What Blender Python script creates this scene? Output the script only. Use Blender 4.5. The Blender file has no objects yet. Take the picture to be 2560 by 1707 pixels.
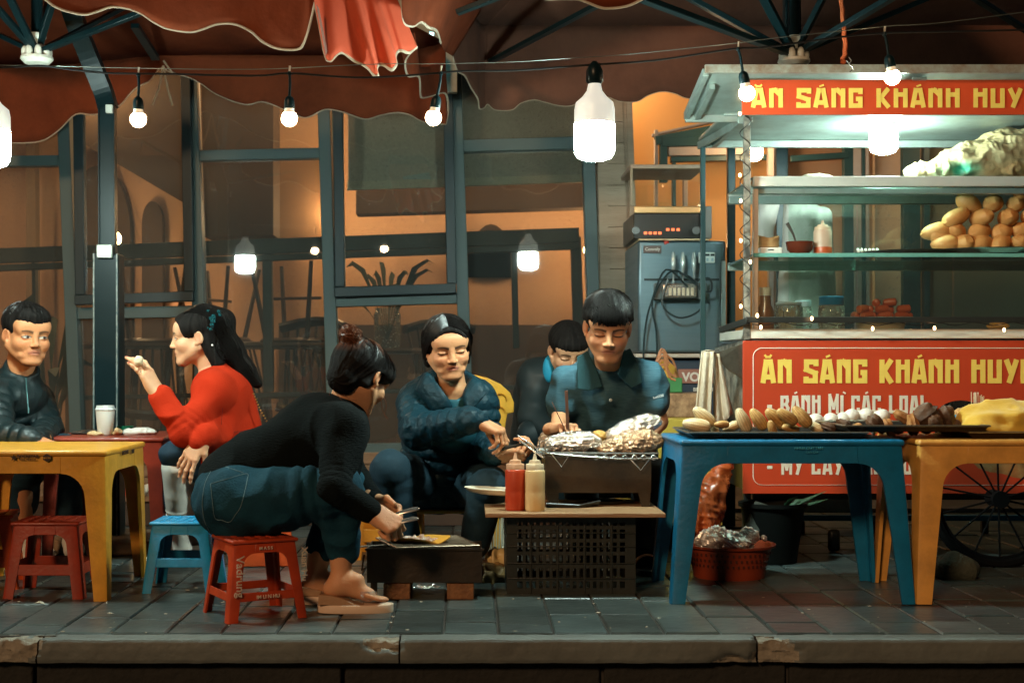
import bpy, math, random
import numpy as np
from mathutils import Vector, Matrix
random.seed(7)
C = bpy.context.scene.collection
R = math.radians
SC = bpy.context.scene
# ---------------------------------------------------------------- camera, night ambience, exposure
EYE, F, CX, CY = 0.75, 3267.0, 1080.0, 841.0
cd = bpy.data.cameras.new('camera'); cam = bpy.data.objects.new('camera', cd); C.objects.link(cam)
cam.location = (0, 0, EYE); cam.rotation_euler = (R(90), 0, 0)
cd.lens = 50; cd.sensor_width = 36; cd.shift_x = 0.041; cd.shift_y = 0.024; cd.clip_end = 200
cd.dof.use_dof = True; cd.dof.focus_distance = 4.85; cd.dof.aperture_fstop = 5.6
SC.camera = cam
w = bpy.data.worlds.new('World'); SC.world = w; w.use_nodes = True
wb = w.node_tree.nodes['Background']; wb.inputs[0].default_value = (.42, .75, .8, 1); wb.inputs[1].default_value = .014
sl = bpy.data.lights.new('street_light', 'SUN'); so = bpy.data.objects.new('street_light', sl); C.objects.link(so)
sl.energy = .85; sl.angle = R(7); sl.color = (1.0, .62, .34); so.rotation_euler = (R(64), 0, R(-24))
SC.view_settings.view_transform = 'Standard'; SC.view_settings.look = 'None'; SC.view_settings.gamma = 1
SC.view_settings.exposure = 0.72
SC.cycles.max_bounces = 7; SC.cycles.transparent_max_bounces = 12; SC.cycles.sample_clamp_indirect = 4
SC.cycles.caustics_reflective = False; SC.cycles.caustics_refractive = False

def V(px, py, d):                       # a world point for a place in the layout sketch at depth d
    return Vector(((px - CX) / F * d, d, EYE - (py - CY) / F * d))
def G(px, py):                          # a point of the pavement
    d = EYE * F / (py - CY); return Vector(((px - CX) / F * d, d, 0))
# ---------------------------------------------------------------- materials
MC = {}
def mat(name, col, rough=.5, metal=0, col2=None, vs=6, amt=.5, bump=0, bs=60, spec=.5, trans=0, alpha=1, emit=None, es=0,
        coat=0, sss=0, vcol=False, stretch=(1, 1, 1), ior=1.45, sheen=0):
    if name in MC: return MC[name]
    m = bpy.data.materials.new(name); m.use_nodes = True; nt = m.node_tree; N = nt.nodes; L = nt.links
    b = N['Principled BSDF']; MC[name] = m
    I = b.inputs
    I['Roughness'].default_value = rough; I['Metallic'].default_value = metal; I['Specular IOR Level'].default_value = spec
    I['IOR'].default_value = ior; I['Transmission Weight'].default_value = trans; I['Alpha'].default_value = alpha
    I['Coat Weight'].default_value = coat; I['Sheen Weight'].default_value = sheen
    if sss: I['Subsurface Weight'].default_value = sss; I['Subsurface Radius'].default_value = (.012, .005, .003); I['Subsurface Scale'].default_value = 1
    if emit: I['Emission Color'].default_value = (*emit, 1); I['Emission Strength'].default_value = es
    tc = N.new('ShaderNodeTexCoord'); mp = N.new('ShaderNodeMapping'); mp.inputs['Scale'].default_value = stretch
    L.new(tc.outputs['Object'], mp.inputs['Vector'])
    n = N.new('ShaderNodeTexNoise'); n.inputs['Scale'].default_value = vs; n.inputs['Detail'].default_value = 6; n.inputs['Roughness'].default_value = .65
    L.new(mp.outputs[0], n.inputs['Vector'])
    cr = N.new('ShaderNodeMapRange'); cr.inputs['From Min'].default_value = .35; cr.inputs['From Max'].default_value = .68
    L.new(n.outputs['Fac'], cr.inputs['Value'])
    if col2 is None: col2 = tuple(c * .72 for c in col)
    mx = N.new('ShaderNodeMix'); mx.data_type = 'RGBA'
    mx.inputs['A'].default_value = (*col, 1); mx.inputs['B'].default_value = (*col2, 1)
    ml = N.new('ShaderNodeMath'); ml.operation = 'MULTIPLY'; ml.inputs[1].default_value = amt
    L.new(cr.outputs[0], ml.inputs[0]); L.new(ml.outputs[0], mx.inputs['Factor'])
    out = mx.outputs['Result']
    if vcol:
        at = N.new('ShaderNodeAttribute'); at.attribute_name = 'Col'
        m2 = N.new('ShaderNodeMix'); m2.data_type = 'RGBA'; m2.blend_type = 'MULTIPLY'; m2.inputs['Factor'].default_value = 1
        L.new(out, m2.inputs['A']); L.new(at.outputs['Color'], m2.inputs['B']); out = m2.outputs['Result']
    L.new(out, I['Base Color'])
    rr = N.new('ShaderNodeMapRange'); rr.inputs['To Min'].default_value = max(0, rough - .07); rr.inputs['To Max'].default_value = min(1, rough + .09)
    L.new(n.outputs['Fac'], rr.inputs['Value']); L.new(rr.outputs[0], I['Roughness'])
    if bump:
        n2 = N.new('ShaderNodeTexNoise'); n2.inputs['Scale'].default_value = bs; n2.inputs['Detail'].default_value = 4
        L.new(mp.outputs[0], n2.inputs['Vector'])
        bp = N.new('ShaderNodeBump'); bp.inputs['Strength'].default_value = bump; bp.inputs['Distance'].default_value = .01
        L.new(n2.outputs['Fac'], bp.inputs['Height']); L.new(bp.outputs[0], I['Normal'])
    return m
def glow(name, col, s):
    if name in MC: return MC[name]
    m = bpy.data.materials.new(name); m.use_nodes = True; b = m.node_tree.nodes['Principled BSDF']; MC[name] = m
    b.inputs['Base Color'].default_value = (*col, 1); b.inputs['Emission Color'].default_value = (*col, 1); b.inputs['Emission Strength'].default_value = s
    return m
def glassmat(name, tint=(.9, .95, .93), dust=.06, refl=1.0, ior_=1.5):
    # thin pane: mostly see-through, mirror by fresnel, a little dust and a pale haze mixed into the colour
    if name in MC: return MC[name]
    m = bpy.data.materials.new(name); m.use_nodes = True; nt = m.node_tree; N = nt.nodes; L = nt.links; MC[name] = m
    for x in list(N): N.remove(x)
    o = N.new('ShaderNodeOutputMaterial'); t = N.new('ShaderNodeBsdfTransparent'); t.inputs[0].default_value = (*tint, 1)
    g = N.new('ShaderNodeBsdfGlossy'); g.inputs['Roughness'].default_value = .02; g.inputs['Color'].default_value = (refl, refl, refl, 1)
    df = N.new('ShaderNodeBsdfDiffuse'); df.inputs[0].default_value = (.6, .62, .58, 1)
    fr = N.new('ShaderNodeFresnel'); fr.inputs['IOR'].default_value = ior_
    m1 = N.new('ShaderNodeMixShader'); L.new(fr.outputs[0], m1.inputs[0]); L.new(t.outputs[0], m1.inputs[1]); L.new(g.outputs[0], m1.inputs[2])
    n = N.new('ShaderNodeTexNoise'); n.inputs['Scale'].default_value = 90; n.inputs['Detail'].default_value = 3
    n3 = N.new('ShaderNodeTexNoise'); n3.inputs['Scale'].default_value = 2.2
    tc = N.new('ShaderNodeTexCoord'); L.new(tc.outputs['Object'], n.inputs['Vector']); L.new(tc.outputs['Object'], n3.inputs['Vector'])
    mr = N.new('ShaderNodeMapRange'); mr.inputs['From Min'].default_value = .62; mr.inputs['From Max'].default_value = .78; mr.inputs['To Max'].default_value = dust * 5
    L.new(n.outputs['Fac'], mr.inputs['Value'])
    mm = N.new('ShaderNodeMath'); mm.operation = 'MULTIPLY'; L.new(mr.outputs[0], mm.inputs[0]); L.new(n3.outputs['Fac'], mm.inputs[1])
    ad = N.new('ShaderNodeMath'); ad.operation = 'ADD'; ad.inputs[1].default_value = dust * .35; L.new(mm.outputs[0], ad.inputs[0])
    m2 = N.new('ShaderNodeMixShader'); L.new(ad.outputs[0], m2.inputs[0]); L.new(m1.outputs[0], m2.inputs[1]); L.new(df.outputs[0], m2.inputs[2])
    L.new(m2.outputs[0], o.inputs[0]); return m
# ---------------------------------------------------------------- object helpers
def tag(o, label=None, cat=None, group=None, kind=None):
    if label: o['label'] = label
    if cat: o['category'] = cat
    if group: o['group'] = group
    if kind: o['kind'] = kind
    return o
def thing(name, label, cat, loc=(0, 0, 0), group=None, rz=0):
    o = bpy.data.objects.new(name, None); C.objects.link(o); o.location = loc; o.rotation_euler[2] = rz; o.empty_display_size = .1
    return tag(o, label, cat, group)
def copy_tree(o, parent=None):
    c = o.copy(); C.objects.link(c)
    if parent: c.parent = parent
    for ch in list(o.children): copy_tree(ch, c)
    return c
class MB:
    def __init__(s): s.v = []; s.f = []; s.m = []; s.k = 0
    def add(s, vs, fs):
        b = len(s.v); s.v += [tuple(x) for x in vs]
        for q in fs: s.f.append(tuple(b + i for i in q)); s.m.append(s.k)
        return s
    def box(s, a, b, M=None):
        x0, y0, z0 = a; x1, y1, z1 = b
        vs = [Vector(p) for p in ((x0,y0,z0),(x1,y0,z0),(x1,y1,z0),(x0,y1,z0),(x0,y0,z1),(x1,y0,z1),(x1,y1,z1),(x0,y1,z1))]
        if M: vs = [M @ p for p in vs]
        return s.add(vs, [(0,3,2,1),(4,5,6,7),(0,1,5,4),(1,2,6,5),(2,3,7,6),(3,0,4,7)])
    def bar(s, p, q, w, t=None, up=(0, 0, 1)):
        p = Vector(p); q = Vector(q); t = w if t is None else t; d = (q - p); L = d.length; d.normalize(); u = Vector(up)
        if abs(d.dot(u)) > .98: u = Vector((0, 1, 0))
        x = d.cross(u).normalized(); z = x.cross(d)
        vs = [o + x * sx * w / 2 + z * sz * t / 2 for o in (p, q) for sx, sz in ((-1,-1),(1,-1),(1,1),(-1,1))]
        return s.add(vs, [(0,1,2,3),(7,6,5,4),(0,4,5,1),(1,5,6,2),(2,6,7,3),(3,7,4,0)])
    def tube(s, pts, r, n=8, cap=True, flat=1):
        pts = [Vector(p) for p in pts]; rs = r if isinstance(r, (list, tuple)) else [r] * len(pts)
        u = None; rings = []
        for i, p in enumerate(pts):
            d = (pts[min(i + 1, len(pts) - 1)] - pts[max(i - 1, 0)]).normalized()
            if u is None: u = d.orthogonal().normalized()
            u = (u - d * u.dot(d)); u = u.normalized() if u.length > 1e-6 else d.orthogonal().normalized(); w_ = d.cross(u)
            rings.append([p + (u * math.cos(2 * math.pi * k / n) + w_ * flat * math.sin(2 * math.pi * k / n)) * rs[i] for k in range(n)])
        return s.loft(rings, cap)
    def loft(s, rings, cap=True, closed=True):
        n = len(rings[0]); vs = [p for r_ in rings for p in r_]; fs = []
        for i in range(len(rings) - 1):
            for k in range(n if closed else n - 1):
                a = i * n + k; b = i * n + (k + 1) % n; fs.append((a, b, b + n, a + n))
        if cap and closed: fs.append(tuple(range(n - 1, -1, -1))); fs.append(tuple((len(rings) - 1) * n + k for k in range(n)))
        return s.add(vs, fs)
    def lathe(s, prof, c=(0, 0, 0), n=24, cap=True, sy=1):
        c = Vector(c)
        return s.loft([[c + Vector((r * math.cos(2*math.pi*k/n), sy * r * math.sin(2*math.pi*k/n), z)) for k in range(n)] for r, z in prof], cap)
    def prism(s, poly, a, b):               # poly of (x,z) extruded in y from a to b
        n = len(poly); vs = [(x, a, z) for x, z in poly] + [(x, b, z) for x, z in poly]
        return s.add(vs, [tuple(range(n)), tuple(range(2*n-1, n-1, -1))] + [(i, n + i, n + (i+1) % n, (i+1) % n) for i in range(n)])
    def ball(s, c, r, n=12, m=8, fn=None, M=None):
        c = Vector(c); r = Vector(r) if not isinstance(r, (int, float)) else Vector((r, r, r)); vs = []; fs = []
        for i in range(m + 1):
            for k in range(n):
                t = math.pi * i / m; p = 2 * math.pi * k / n
                q = Vector((math.sin(t) * math.cos(p), math.sin(t) * math.sin(p), math.cos(t)))
                sc_ = fn(q) if fn else 1
                q = Vector((q.x * r.x, q.y * r.y, q.z * r.z)) * sc_
                vs.append(c + (M @ q if M else q))
        for i in range(m):
            for k in range(n): fs.append((i*n+k, (i+1)*n+k, (i+1)*n+(k+1) % n, i*n+(k+1) % n))
        return s.add(vs, fs)
    def build(s, name, mats, parent=None, smooth=False, bevel=0, seg=2, sub=0, solid=0):
        me = bpy.data.meshes.new(name); me.from_pydata(s.v, [], s.f); me.validate()
        mats = mats if isinstance(mats, (list, tuple)) else [mats]
        for m in mats: me.materials.append(m)
        if len(mats) > 1 and len(me.polygons) == len(s.m): me.polygons.foreach_set('material_index', s.m)
        o = bpy.data.objects.new(name, me); C.objects.link(o)
        if parent: o.parent = parent
        if smooth or bevel or sub:
            me.polygons.foreach_set('use_smooth', [True] * len(me.polygons))
            if not sub:
                try: me.set_sharp_from_angle(angle=R(38))
                except Exception: pass
        if solid: md = o.modifiers.new('t', 'SOLIDIFY'); md.thickness = solid; md.offset = 0
        if bevel:
            md = o.modifiers.new('b', 'BEVEL'); md.width = bevel; md.segments = seg; md.limit_method = 'ANGLE'; md.angle_limit = R(40)
        if sub: md = o.modifiers.new('s', 'SUBSURF'); md.levels = sub; md.render_levels = sub
        me.update(); return o
def rbox(name, a, b, m, parent=None, bev=.004):
    return MB().box(a, b).build(name, m, parent, bevel=bev)
# ---------------------------------------------------------------- value noise (numpy)
def vnoise(P, sc, seed=0):
    P = np.asarray(P, dtype=np.float64) * sc + seed * 17.31; i = np.floor(P).astype(np.int64); f = P - i; f = f * f * (3 - 2 * f)
    def h(a, b, c):
        n = (a * 73856093) ^ (b * 19349663) ^ (c * 83492791) ^ (seed * 2654435761); n = (n ^ (n >> 13)) * 1274126177 & 0x7fffffff
        return ((n ^ (n >> 16)) & 0xffff) / 65535.0
    x, y, z = i[..., 0], i[..., 1], i[..., 2]; fx, fy, fz = f[..., 0], f[..., 1], f[..., 2]; r = 0
    for dx in (0, 1):
        for dy in (0, 1):
            for dz in (0, 1):
                r = r + h(x+dx, y+dy, z+dz) * (fx if dx else 1-fx) * (fy if dy else 1-fy) * (fz if dz else 1-fz)
    return r * 2 - 1
def fbm(P, sc, seed=0, o=3):
    r = 0; a = 1
    for k in range(o): r = r + vnoise(P, sc * 2**k, seed + k) * a; a *= .5
    return r
# ---------------------------------------------------------------- implicit surfaces -> one smooth mesh
def npv(a): return np.array(tuple(a), dtype=np.float32)
class SDF:
    def __init__(s, lo, hi, h):
        s.lo = npv(lo); s.h = h; s.n = np.maximum(4, np.ceil((npv(hi) - s.lo) / h).astype(int) + 1); s.F = np.full(s.n, .3, np.float32)
    def blk(s, lo, hi, m):
        a = np.clip(np.floor((npv(lo) - m - s.lo) / s.h).astype(int), 0, s.n); b = np.clip(np.ceil((npv(hi) + m - s.lo) / s.h).astype(int) + 1, 0, s.n)
        if np.any(b <= a): return None
        ax = [(s.lo[i] + s.h * np.arange(a[i], b[i], dtype=np.float32)) for i in range(3)]
        return tuple(slice(a[i], b[i]) for i in range(3)), np.meshgrid(*ax, indexing='ij')
    def put(s, sl, d, k, op):
        A = s.F[sl]
        if op == 'u':
            h = np.maximum(k - np.abs(A - d), 0) / k; s.F[sl] = np.minimum(A, d) - h * h * k * .25
        else:
            d = -d; h = np.maximum(k - np.abs(A - d), 0) / k; s.F[sl] = np.maximum(A, d) + h * h * k * .25
    def cap(s, a, b, ra, rb=None, k=.01, op='u', lat=None, ls=1, mod=None):
        rb = ra if rb is None else rb; a = npv(a); b = npv(b); m = .05 + max(ra, rb) * max(1, ls)
        q = s.blk(np.minimum(a, b), np.maximum(a, b), m)
        if q is None: return s
        sl, (X, Y, Z) = q; px, py, pz = X - a[0], Y - a[1], Z - a[2]; ba = b - a; L2 = float(ba @ ba) + 1e-12
        t = np.clip((px * ba[0] + py * ba[1] + pz * ba[2]) / L2, 0, 1)
        dx, dy, dz = px - t * ba[0], py - t * ba[1], pz - t * ba[2]
        if lat is not None:
            l = npv(Vector(tuple(lat)).normalized()); dt = (dx * l[0] + dy * l[1] + dz * l[2]) * (1 - 1 / ls); dx = dx - l[0] * dt; dy = dy - l[1] * dt; dz = dz - l[2] * dt
        d = np.sqrt(dx * dx + dy * dy + dz * dz) - (ra + (rb - ra) * t)
        if mod is not None: d = d - mod(t, math.sqrt(L2))
        s.put(sl, d, k, op); return s
    def ell(s, c, r, k=.01, op='u', M=None):
        c = npv(c); r = (r,) * 3 if isinstance(r, (int, float)) else r; R_ = max(r)
        q = s.blk(c, c, R_ + .05)
        if q is None: return s
        sl, (X, Y, Z) = q; P = [X - c[0], Y - c[1], Z - c[2]]
        if M is not None: P = [sum(M[j][i] * P[j] for j in range(3)) for i in range(3)]
        k0 = np.sqrt(sum((P[i] / r[i]) ** 2 for i in range(3))); k1 = np.sqrt(sum((P[i] / r[i] ** 2) ** 2 for i in range(3))) + 1e-9
        s.put(sl, k0 * (k0 - 1) / k1, k, op); return s
    def plane(s, p, nrm, k=.004):          # cut away the side the normal points to
        n = npv(Vector(tuple(nrm)).normalized()); ax = [s.lo[i] + s.h * np.arange(s.n[i], dtype=np.float32) for i in range(3)]
        X, Y, Z = np.meshgrid(*ax, indexing='ij'); d = (X - p[0]) * n[0] + (Y - p[1]) * n[1] + (Z - p[2]) * n[2]
        s.put((slice(None),) * 3, -d, k, 's'); return s
    def mesh(s):
        Fd = s.F; n = s.n; S = Fd < 0; nc = n - 1; nct = int(nc[0] * nc[1] * nc[2])
        acc = np.zeros((nct, 3)); cnt = np.zeros(nct); quads = []
        def cid(i, j, k): return (i * nc[1] + j) * nc[2] + k
        for ax in range(3):
            a = [slice(None)] * 3; b = [slice(None)] * 3; a[ax] = slice(0, -1); b[ax] = slice(1, None)
            E = S[tuple(a)] != S[tuple(b)]; I = np.argwhere(E)
            if not len(I): continue
            f0 = Fd[tuple(a)][E]; f1 = Fd[tuple(b)][E]; t = f0 / (f0 - f1)
            P = I.astype(np.float64); P[:, ax] += t; u, v_ = [(1, 2), (2, 0), (0, 1)][ax]; ids = []
            ok = (I[:, u] > 0) & (I[:, v_] > 0) & (I[:, u] < nc[u]) & (I[:, v_] < nc[v_])
            I = I[ok]; P = P[ok]; inside0 = S[tuple(a)][E][ok]
            for du, dv in ((-1, -1), (0, -1), (0, 0), (-1, 0)):
                J = I.copy(); J[:, u] += du; J[:, v_] += dv; c = cid(J[:, 0], J[:, 1], J[:, 2]); ids.append(c)
                for q in range(3): acc[:, q] += np.bincount(c, P[:, q], nct)
                cnt += np.bincount(c, minlength=nct)
            Q = np.stack(ids, 1); Q[~inside0] = Q[~inside0][:, ::-1]; quads.append(Q)
        if not quads: return np.zeros((0, 3)), np.zeros((0, 4), int)
        Q = np.concatenate(quads); use = np.unique(Q); mp = np.zeros(nct, int); mp[use] = np.arange(len(use))
        vs = acc[use] / cnt[use][:, None] * s.h + s.lo; return vs, mp[Q]
def vnorm(vs, Q):
    n = np.cross(vs[Q[:, 2]] - vs[Q[:, 0]], vs[Q[:, 3]] - vs[Q[:, 1]]); N_ = np.zeros_like(vs)
    for i in range(4):
        for q in range(3): N_[:, q] += np.bincount(Q[:, i], n[:, q], len(vs))
    return N_ / (np.linalg.norm(N_, axis=1, keepdims=True) + 1e-9)
def smoothv(vs, Q, it=1, f=.5):
    for _ in range(it):
        A = np.zeros_like(vs); c = np.zeros(len(vs))
        for i in range(4):
            for j in (1, 3):
                o = Q[:, (i + j) % 4]
                for q in range(3): A[:, q] += np.bincount(Q[:, i], vs[o, q], len(vs))
                c += np.bincount(Q[:, i], minlength=len(vs))
        vs = vs * (1 - f) + A / c[:, None] * f
    return vs
def npmesh(name, parts, m, parent=None, smooth=True):
    # parts: list of (verts, quads, colours or None) -> ONE mesh
    V_ = []; Q_ = []; K_ = []; b = 0
    for vs, Q, c in parts:
        if not len(vs): continue
        V_.append(vs); Q_.append(Q + b); K_.append(c if c is not None else np.ones((len(vs), 3))); b += len(vs)
    V_ = np.concatenate(V_); Q_ = np.concatenate(Q_); K_ = np.concatenate(K_)
    me = bpy.data.meshes.new(name); me.vertices.add(len(V_)); me.vertices.foreach_set('co', V_.astype(np.float32).ravel())
    me.loops.add(len(Q_) * 4); me.loops.foreach_set('vertex_index', Q_.astype(np.int32).ravel())
    me.polygons.add(len(Q_)); me.polygons.foreach_set('loop_start', np.arange(0, len(Q_) * 4, 4, dtype=np.int32))
    me.polygons.foreach_set('use_smooth', [smooth] * len(Q_)); me.update(calc_edges=True); me.validate()
    ca = me.color_attributes.new('Col', 'FLOAT_COLOR', 'POINT')
    if len(me.vertices) == len(K_): ca.data.foreach_set('color', np.concatenate([K_, np.ones((len(K_), 1))], 1).astype(np.float32).ravel())
    me.materials.append(m); o = bpy.data.objects.new(name, me); C.objects.link(o)
    if parent: o.parent = parent
    return o
def xf(vs, M):
    A = np.array(M); return vs @ A[:3, :3].T + A[:3, 3]
def text(name, s, m, parent, loc, size, rot=(90, 0, 0), sx=1, bold=0, ext=.0008, align='CENTER', sp=1):
    cu = bpy.data.curves.new(name, 'FONT'); cu.body = s; cu.size = size; cu.offset = bold; cu.extrude = ext; cu.align_x = align; cu.space_character = sp
    ob = bpy.data.objects.new(name, cu); C.objects.link(ob); dg = bpy.context.evaluated_depsgraph_get()
    me = bpy.data.meshes.new_from_object(ob.evaluated_get(dg)); bpy.data.objects.remove(ob); o = bpy.data.objects.new(name, me); C.objects.link(o)
    me.materials.clear(); me.materials.append(m); o.location = loc; o.rotation_euler = tuple(R(a) for a in rot); o.scale = (sx, 1, 1)
    if parent: o.parent = parent
    return o
# block capitals drawn as strokes in a cell 1 high
GL = {'A': [[(.06,0),(.21,.9),(.41,.9),(.56,0)],[(.14,.26),(.48,.26)]], 'N': [[(.1,0),(.1,1)],[(.12,.9),(.28,.9),(.50,.66)],[(.52,0),(.52,1)]],
 'S': [[(.55,.72),(.55,.9),(.1,.9),(.1,.58),(.52,.42),(.52,.1),(.08,.1),(.08,.28)]], 'G': [[(.52,.7),(.52,.9),(.1,.9),(.1,.1),(.52,.1),(.52,.45),(.32,.45)]],
 'K': [[(.1,0),(.1,1)],[(.55,1),(.2,.52),(.56,0)]], 'H': [[(.1,0),(.1,1)],[(.52,0),(.52,1)],[(.1,.68),(.52,.68)]], 'U': [[(.1,1),(.1,.1),(.52,.1),(.52,1)]],
 'Y': [[(.07,1),(.31,.42)],[(.56,1),(.2,0)]], 'E': [[(.52,.9),(.1,.9),(.1,.1),(.52,.1)],[(.1,.5),(.45,.5)]], 'B': [[(.1,0),(.1,.9),(.46,.9),(.5,.7),(.42,.5),(.1,.5)],[(.42,.5),(.54,.3),(.48,.1),(.1,.1)]],
 'M': [[(.08,0),(.08,1),(.36,.3),(.64,1),(.64,0)]], 'I': [[(.1,0),(.1,1)]], 'C': [[(.5,.68),(.5,.9),(.1,.9),(.1,.1),(.5,.1),(.5,.32)]],
 'L': [[(.1,1),(.1,.1),(.5,.1)]], 'O': [[(.1,.1),(.1,.9),(.5,.9),(.5,.1),(.1,.1)]], 'D': [[(.1,.1),(.1,.9),(.44,.9),(.54,.7),(.54,.3),(.44,.1),(.1,.1)],[(-.04,.55),(.26,.55)]],
 '-': [[(.02,.4),(.38,.4)]], ' ': []}
def letters(name, s, m, parent, x, y, z, h, t=.2, sx=1, sp=.12):
    # s: list of (letter, accent); drawn in the xz plane, front towards -y
    b = MB(); n = 0; acc = {'a': [(.24,1.1),(.44,1.18)], 'g': [(.18,1.18),(.38,1.1)], 'b': [(.14,1.2),(.22,1.11),(.38,1.11),(.46,1.2)], '.': [(.05,-.2),(.15,-.2)]}
    def stroke(pl, tt):
        nonlocal n
        P = [Vector((p[0] * sx, p[1])) for p in pl]
        for i in range(len(P) - 1):
            a, c = P[i].copy(), P[i + 1].copy(); d = (c - a).normalized(); e = tt * .5
            if i > 0: a = a - d * e * .98
            if i < len(P) - 2: c = c + d * e * .98
            q = Vector((-d.y, d.x)) * e; n += 1; yy = y - .0004 * (n % 5 + 1)
            co = [a + q, c + q, c - q, a - q]; b.add([(x + p.x * h, yy, z + p.y * h) for p in co] , [(3, 2, 1, 0)])
    for ch, ac in s:
        for pl in GL[ch]: stroke(pl, t * (.9 if ch == 'M' else 1))
        if ac: stroke(acc[ac], .09)
        wd = {'M': .72, 'I': .2, ' ': .3, '-': .4}.get(ch, .62); x += (wd + sp) * sx * h
    return b.build(name, m, parent, solid=.0012)
# ================================================================ SETTING
m_stone = mat('slate', (.062, .080, .076), .32, col2=(.026, .034, .032), vs=5, amt=.9, bump=.35, bs=26, vcol=True, spec=.6)
m_kerb = mat('kerb_stone', (.115, .125, .11), .6, col2=(.07, .07, .06), vs=4, amt=.8, bump=.5, bs=30)
m_conc = mat('rubble', (.27, .235, .18), .9, col2=(.13, .11, .08), vs=14, amt=.9, bump=1, bs=50)
m_dirt = mat('joint_dirt', (.035, .03, .024), .95, vs=30)
def tiles():
    rng = random.Random(3); b = MB(); cols = []
    w_, x = .156, -4.6
    while x < 5.2:
        y = 4.0
        first = rng.uniform(.12, .3)
        while y < 8.4:
            L_ = first if y == 4.0 else rng.choice((.3, .3, .3, .3, .22)); h = rng.uniform(-.0025, .0025); t1, t2 = rng.uniform(-.006, .006), rng.uniform(-.005, .005); g = .0035
            x0, x1, y0, y1 = x + g, x + w_ - g, y + g, y + L_ - g; e = .004
            def z(px, py): return h + (px - x) * t1 + (py - y) * t2
            top = [(px, py, z(px, py)) for px, py in ((x0+e,y0+e),(x1-e,y0+e),(x1-e,y1-e),(x0+e,y1-e))]
            mid = [(px, py, z(px, py) - .004) for px, py in ((x0,y0),(x1,y0),(x1,y1),(x0,y1))]
            bot = [(px, py, -.04) for px, py, _ in mid]
            n = len(b.v); b.add(top + mid + bot, [(0,1,2,3)] + [(4+i, 4+(i+1)%4, (i+1)%4, i) for i in range(4)] + [(8+i, 8+(i+1)%4, 4+(i+1)%4, 4+i) for i in range(4)])
            q = rng.uniform(.65, 1.5); tq = rng.uniform(-.05, .08); cols += [(q * (1 - tq), q, q * (1 + tq * .6), 1)] * 12
            y += L_
        x += w_
    o = b.build('pavement', m_stone); ca = o.data.color_attributes.new('Col', 'FLOAT_COLOR', 'POINT')
    if len(o.data.vertices) == len(cols): ca.data.foreach_set('color', np.array(cols, np.float32).ravel())
    tag(o, kind='structure')
tiles()
tag(rbox('ground', (-9, 3.985, -.3), (9, 16, -.006), m_dirt, bev=0), kind='structure')
tag(rbox('road', (-30, -20, -.26), (30, 3.99, -.2), mat('asphalt', (.05, .05, .05), .8, bump=.5, bs=120), bev=0), kind='structure')
tag(MB().add([(-60, -60, -.31), (60, -60, -.31), (60, 60, -.31), (-60, 60, -.31)], [(0, 1, 2, 3)]).build('terrain', m_dirt), kind='structure')
def kerb():
    for (x0, x1, nm) in ((-2.9, -.985 - .21, 0), (-1.19, -.197, 1), (-.192, .79, 2), (.796, 1.8, 3), (1.806, 2.9, 4)):
        nx = int((x1 - x0) / .012); prof = [(4.0, -.004), (3.93, -.001), (3.915, -.003), (3.91, -.009), (3.908, -.03), (3.909, -.058), (3.912, -.066), (3.97, -.068)]
        # finer profile
        P = []
        for i in range(len(prof) - 1):
            for t in np.linspace(0, 1, 5, endpoint=False): P.append((prof[i][0] * (1-t) + prof[i+1][0] * t, prof[i][1] * (1-t) + prof[i+1][1] * t))
        P.append(prof[-1]); xs = np.linspace(x0, x1, nx); A = np.array([[(x, p[0], p[1]) for p in P] for x in xs])
        N_ = fbm(A, 14, 5, 4); A[..., 2] += N_ * .0012; A[..., 1] += N_ * .0012; ch = np.zeros(A.shape[:2])
        for cx, cz, r in ((-1.33, 0, .16), (-.235, 0, .06), (.83, -.03, .075), (.72, -.07, .05)):
            rr = r * (1 + .35 * vnoise(A, 30, 3)); d = np.sqrt((A[..., 0] - cx) ** 2 + ((A[..., 2] - cz) * 1.4) ** 2 + ((A[..., 1] - 3.91) * 1.2) ** 2); k = np.clip((rr - d) / .02, 0, 1); ch = np.maximum(ch, k)
        A[..., 1] += ch * (.018 + .008 * fbm(A, 50, 8)); A[..., 2] -= ch * (.006 + .006 * fbm(A, 50, 9)) * (A[..., 2] > -.03)
        b = MB(); m_ = len(P); b.add([tuple(p) for p in A.reshape(-1, 3)], [])
        for i in range(nx - 1):
            for j in range(m_ - 1):
                a = i * m_ + j; b.k = 1 if ch[i, j] + ch[i+1, j+1] > 1.1 else 0; b.f.append((a, a + m_, a + m_ + 1, a + 1)); b.m.append(b.k)
        o = b.build('kerb', [m_kerb, m_conc], smooth=True); tag(o, kind='structure')
kerb()
b = MB(); rng = random.Random(9); x = -2.95
while x < 2.95:
    L_ = rng.uniform(.5, .9); b.box((x, 3.965 + rng.uniform(-.008, .008), -.25), (x + L_ - .012, 4.05, -.07)); x += L_
tag(b.build('kerb_base', mat('kerb_base', (.018, .017, .014), .95, vs=9, bump=1, bs=40), bevel=.006), kind='structure')
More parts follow.
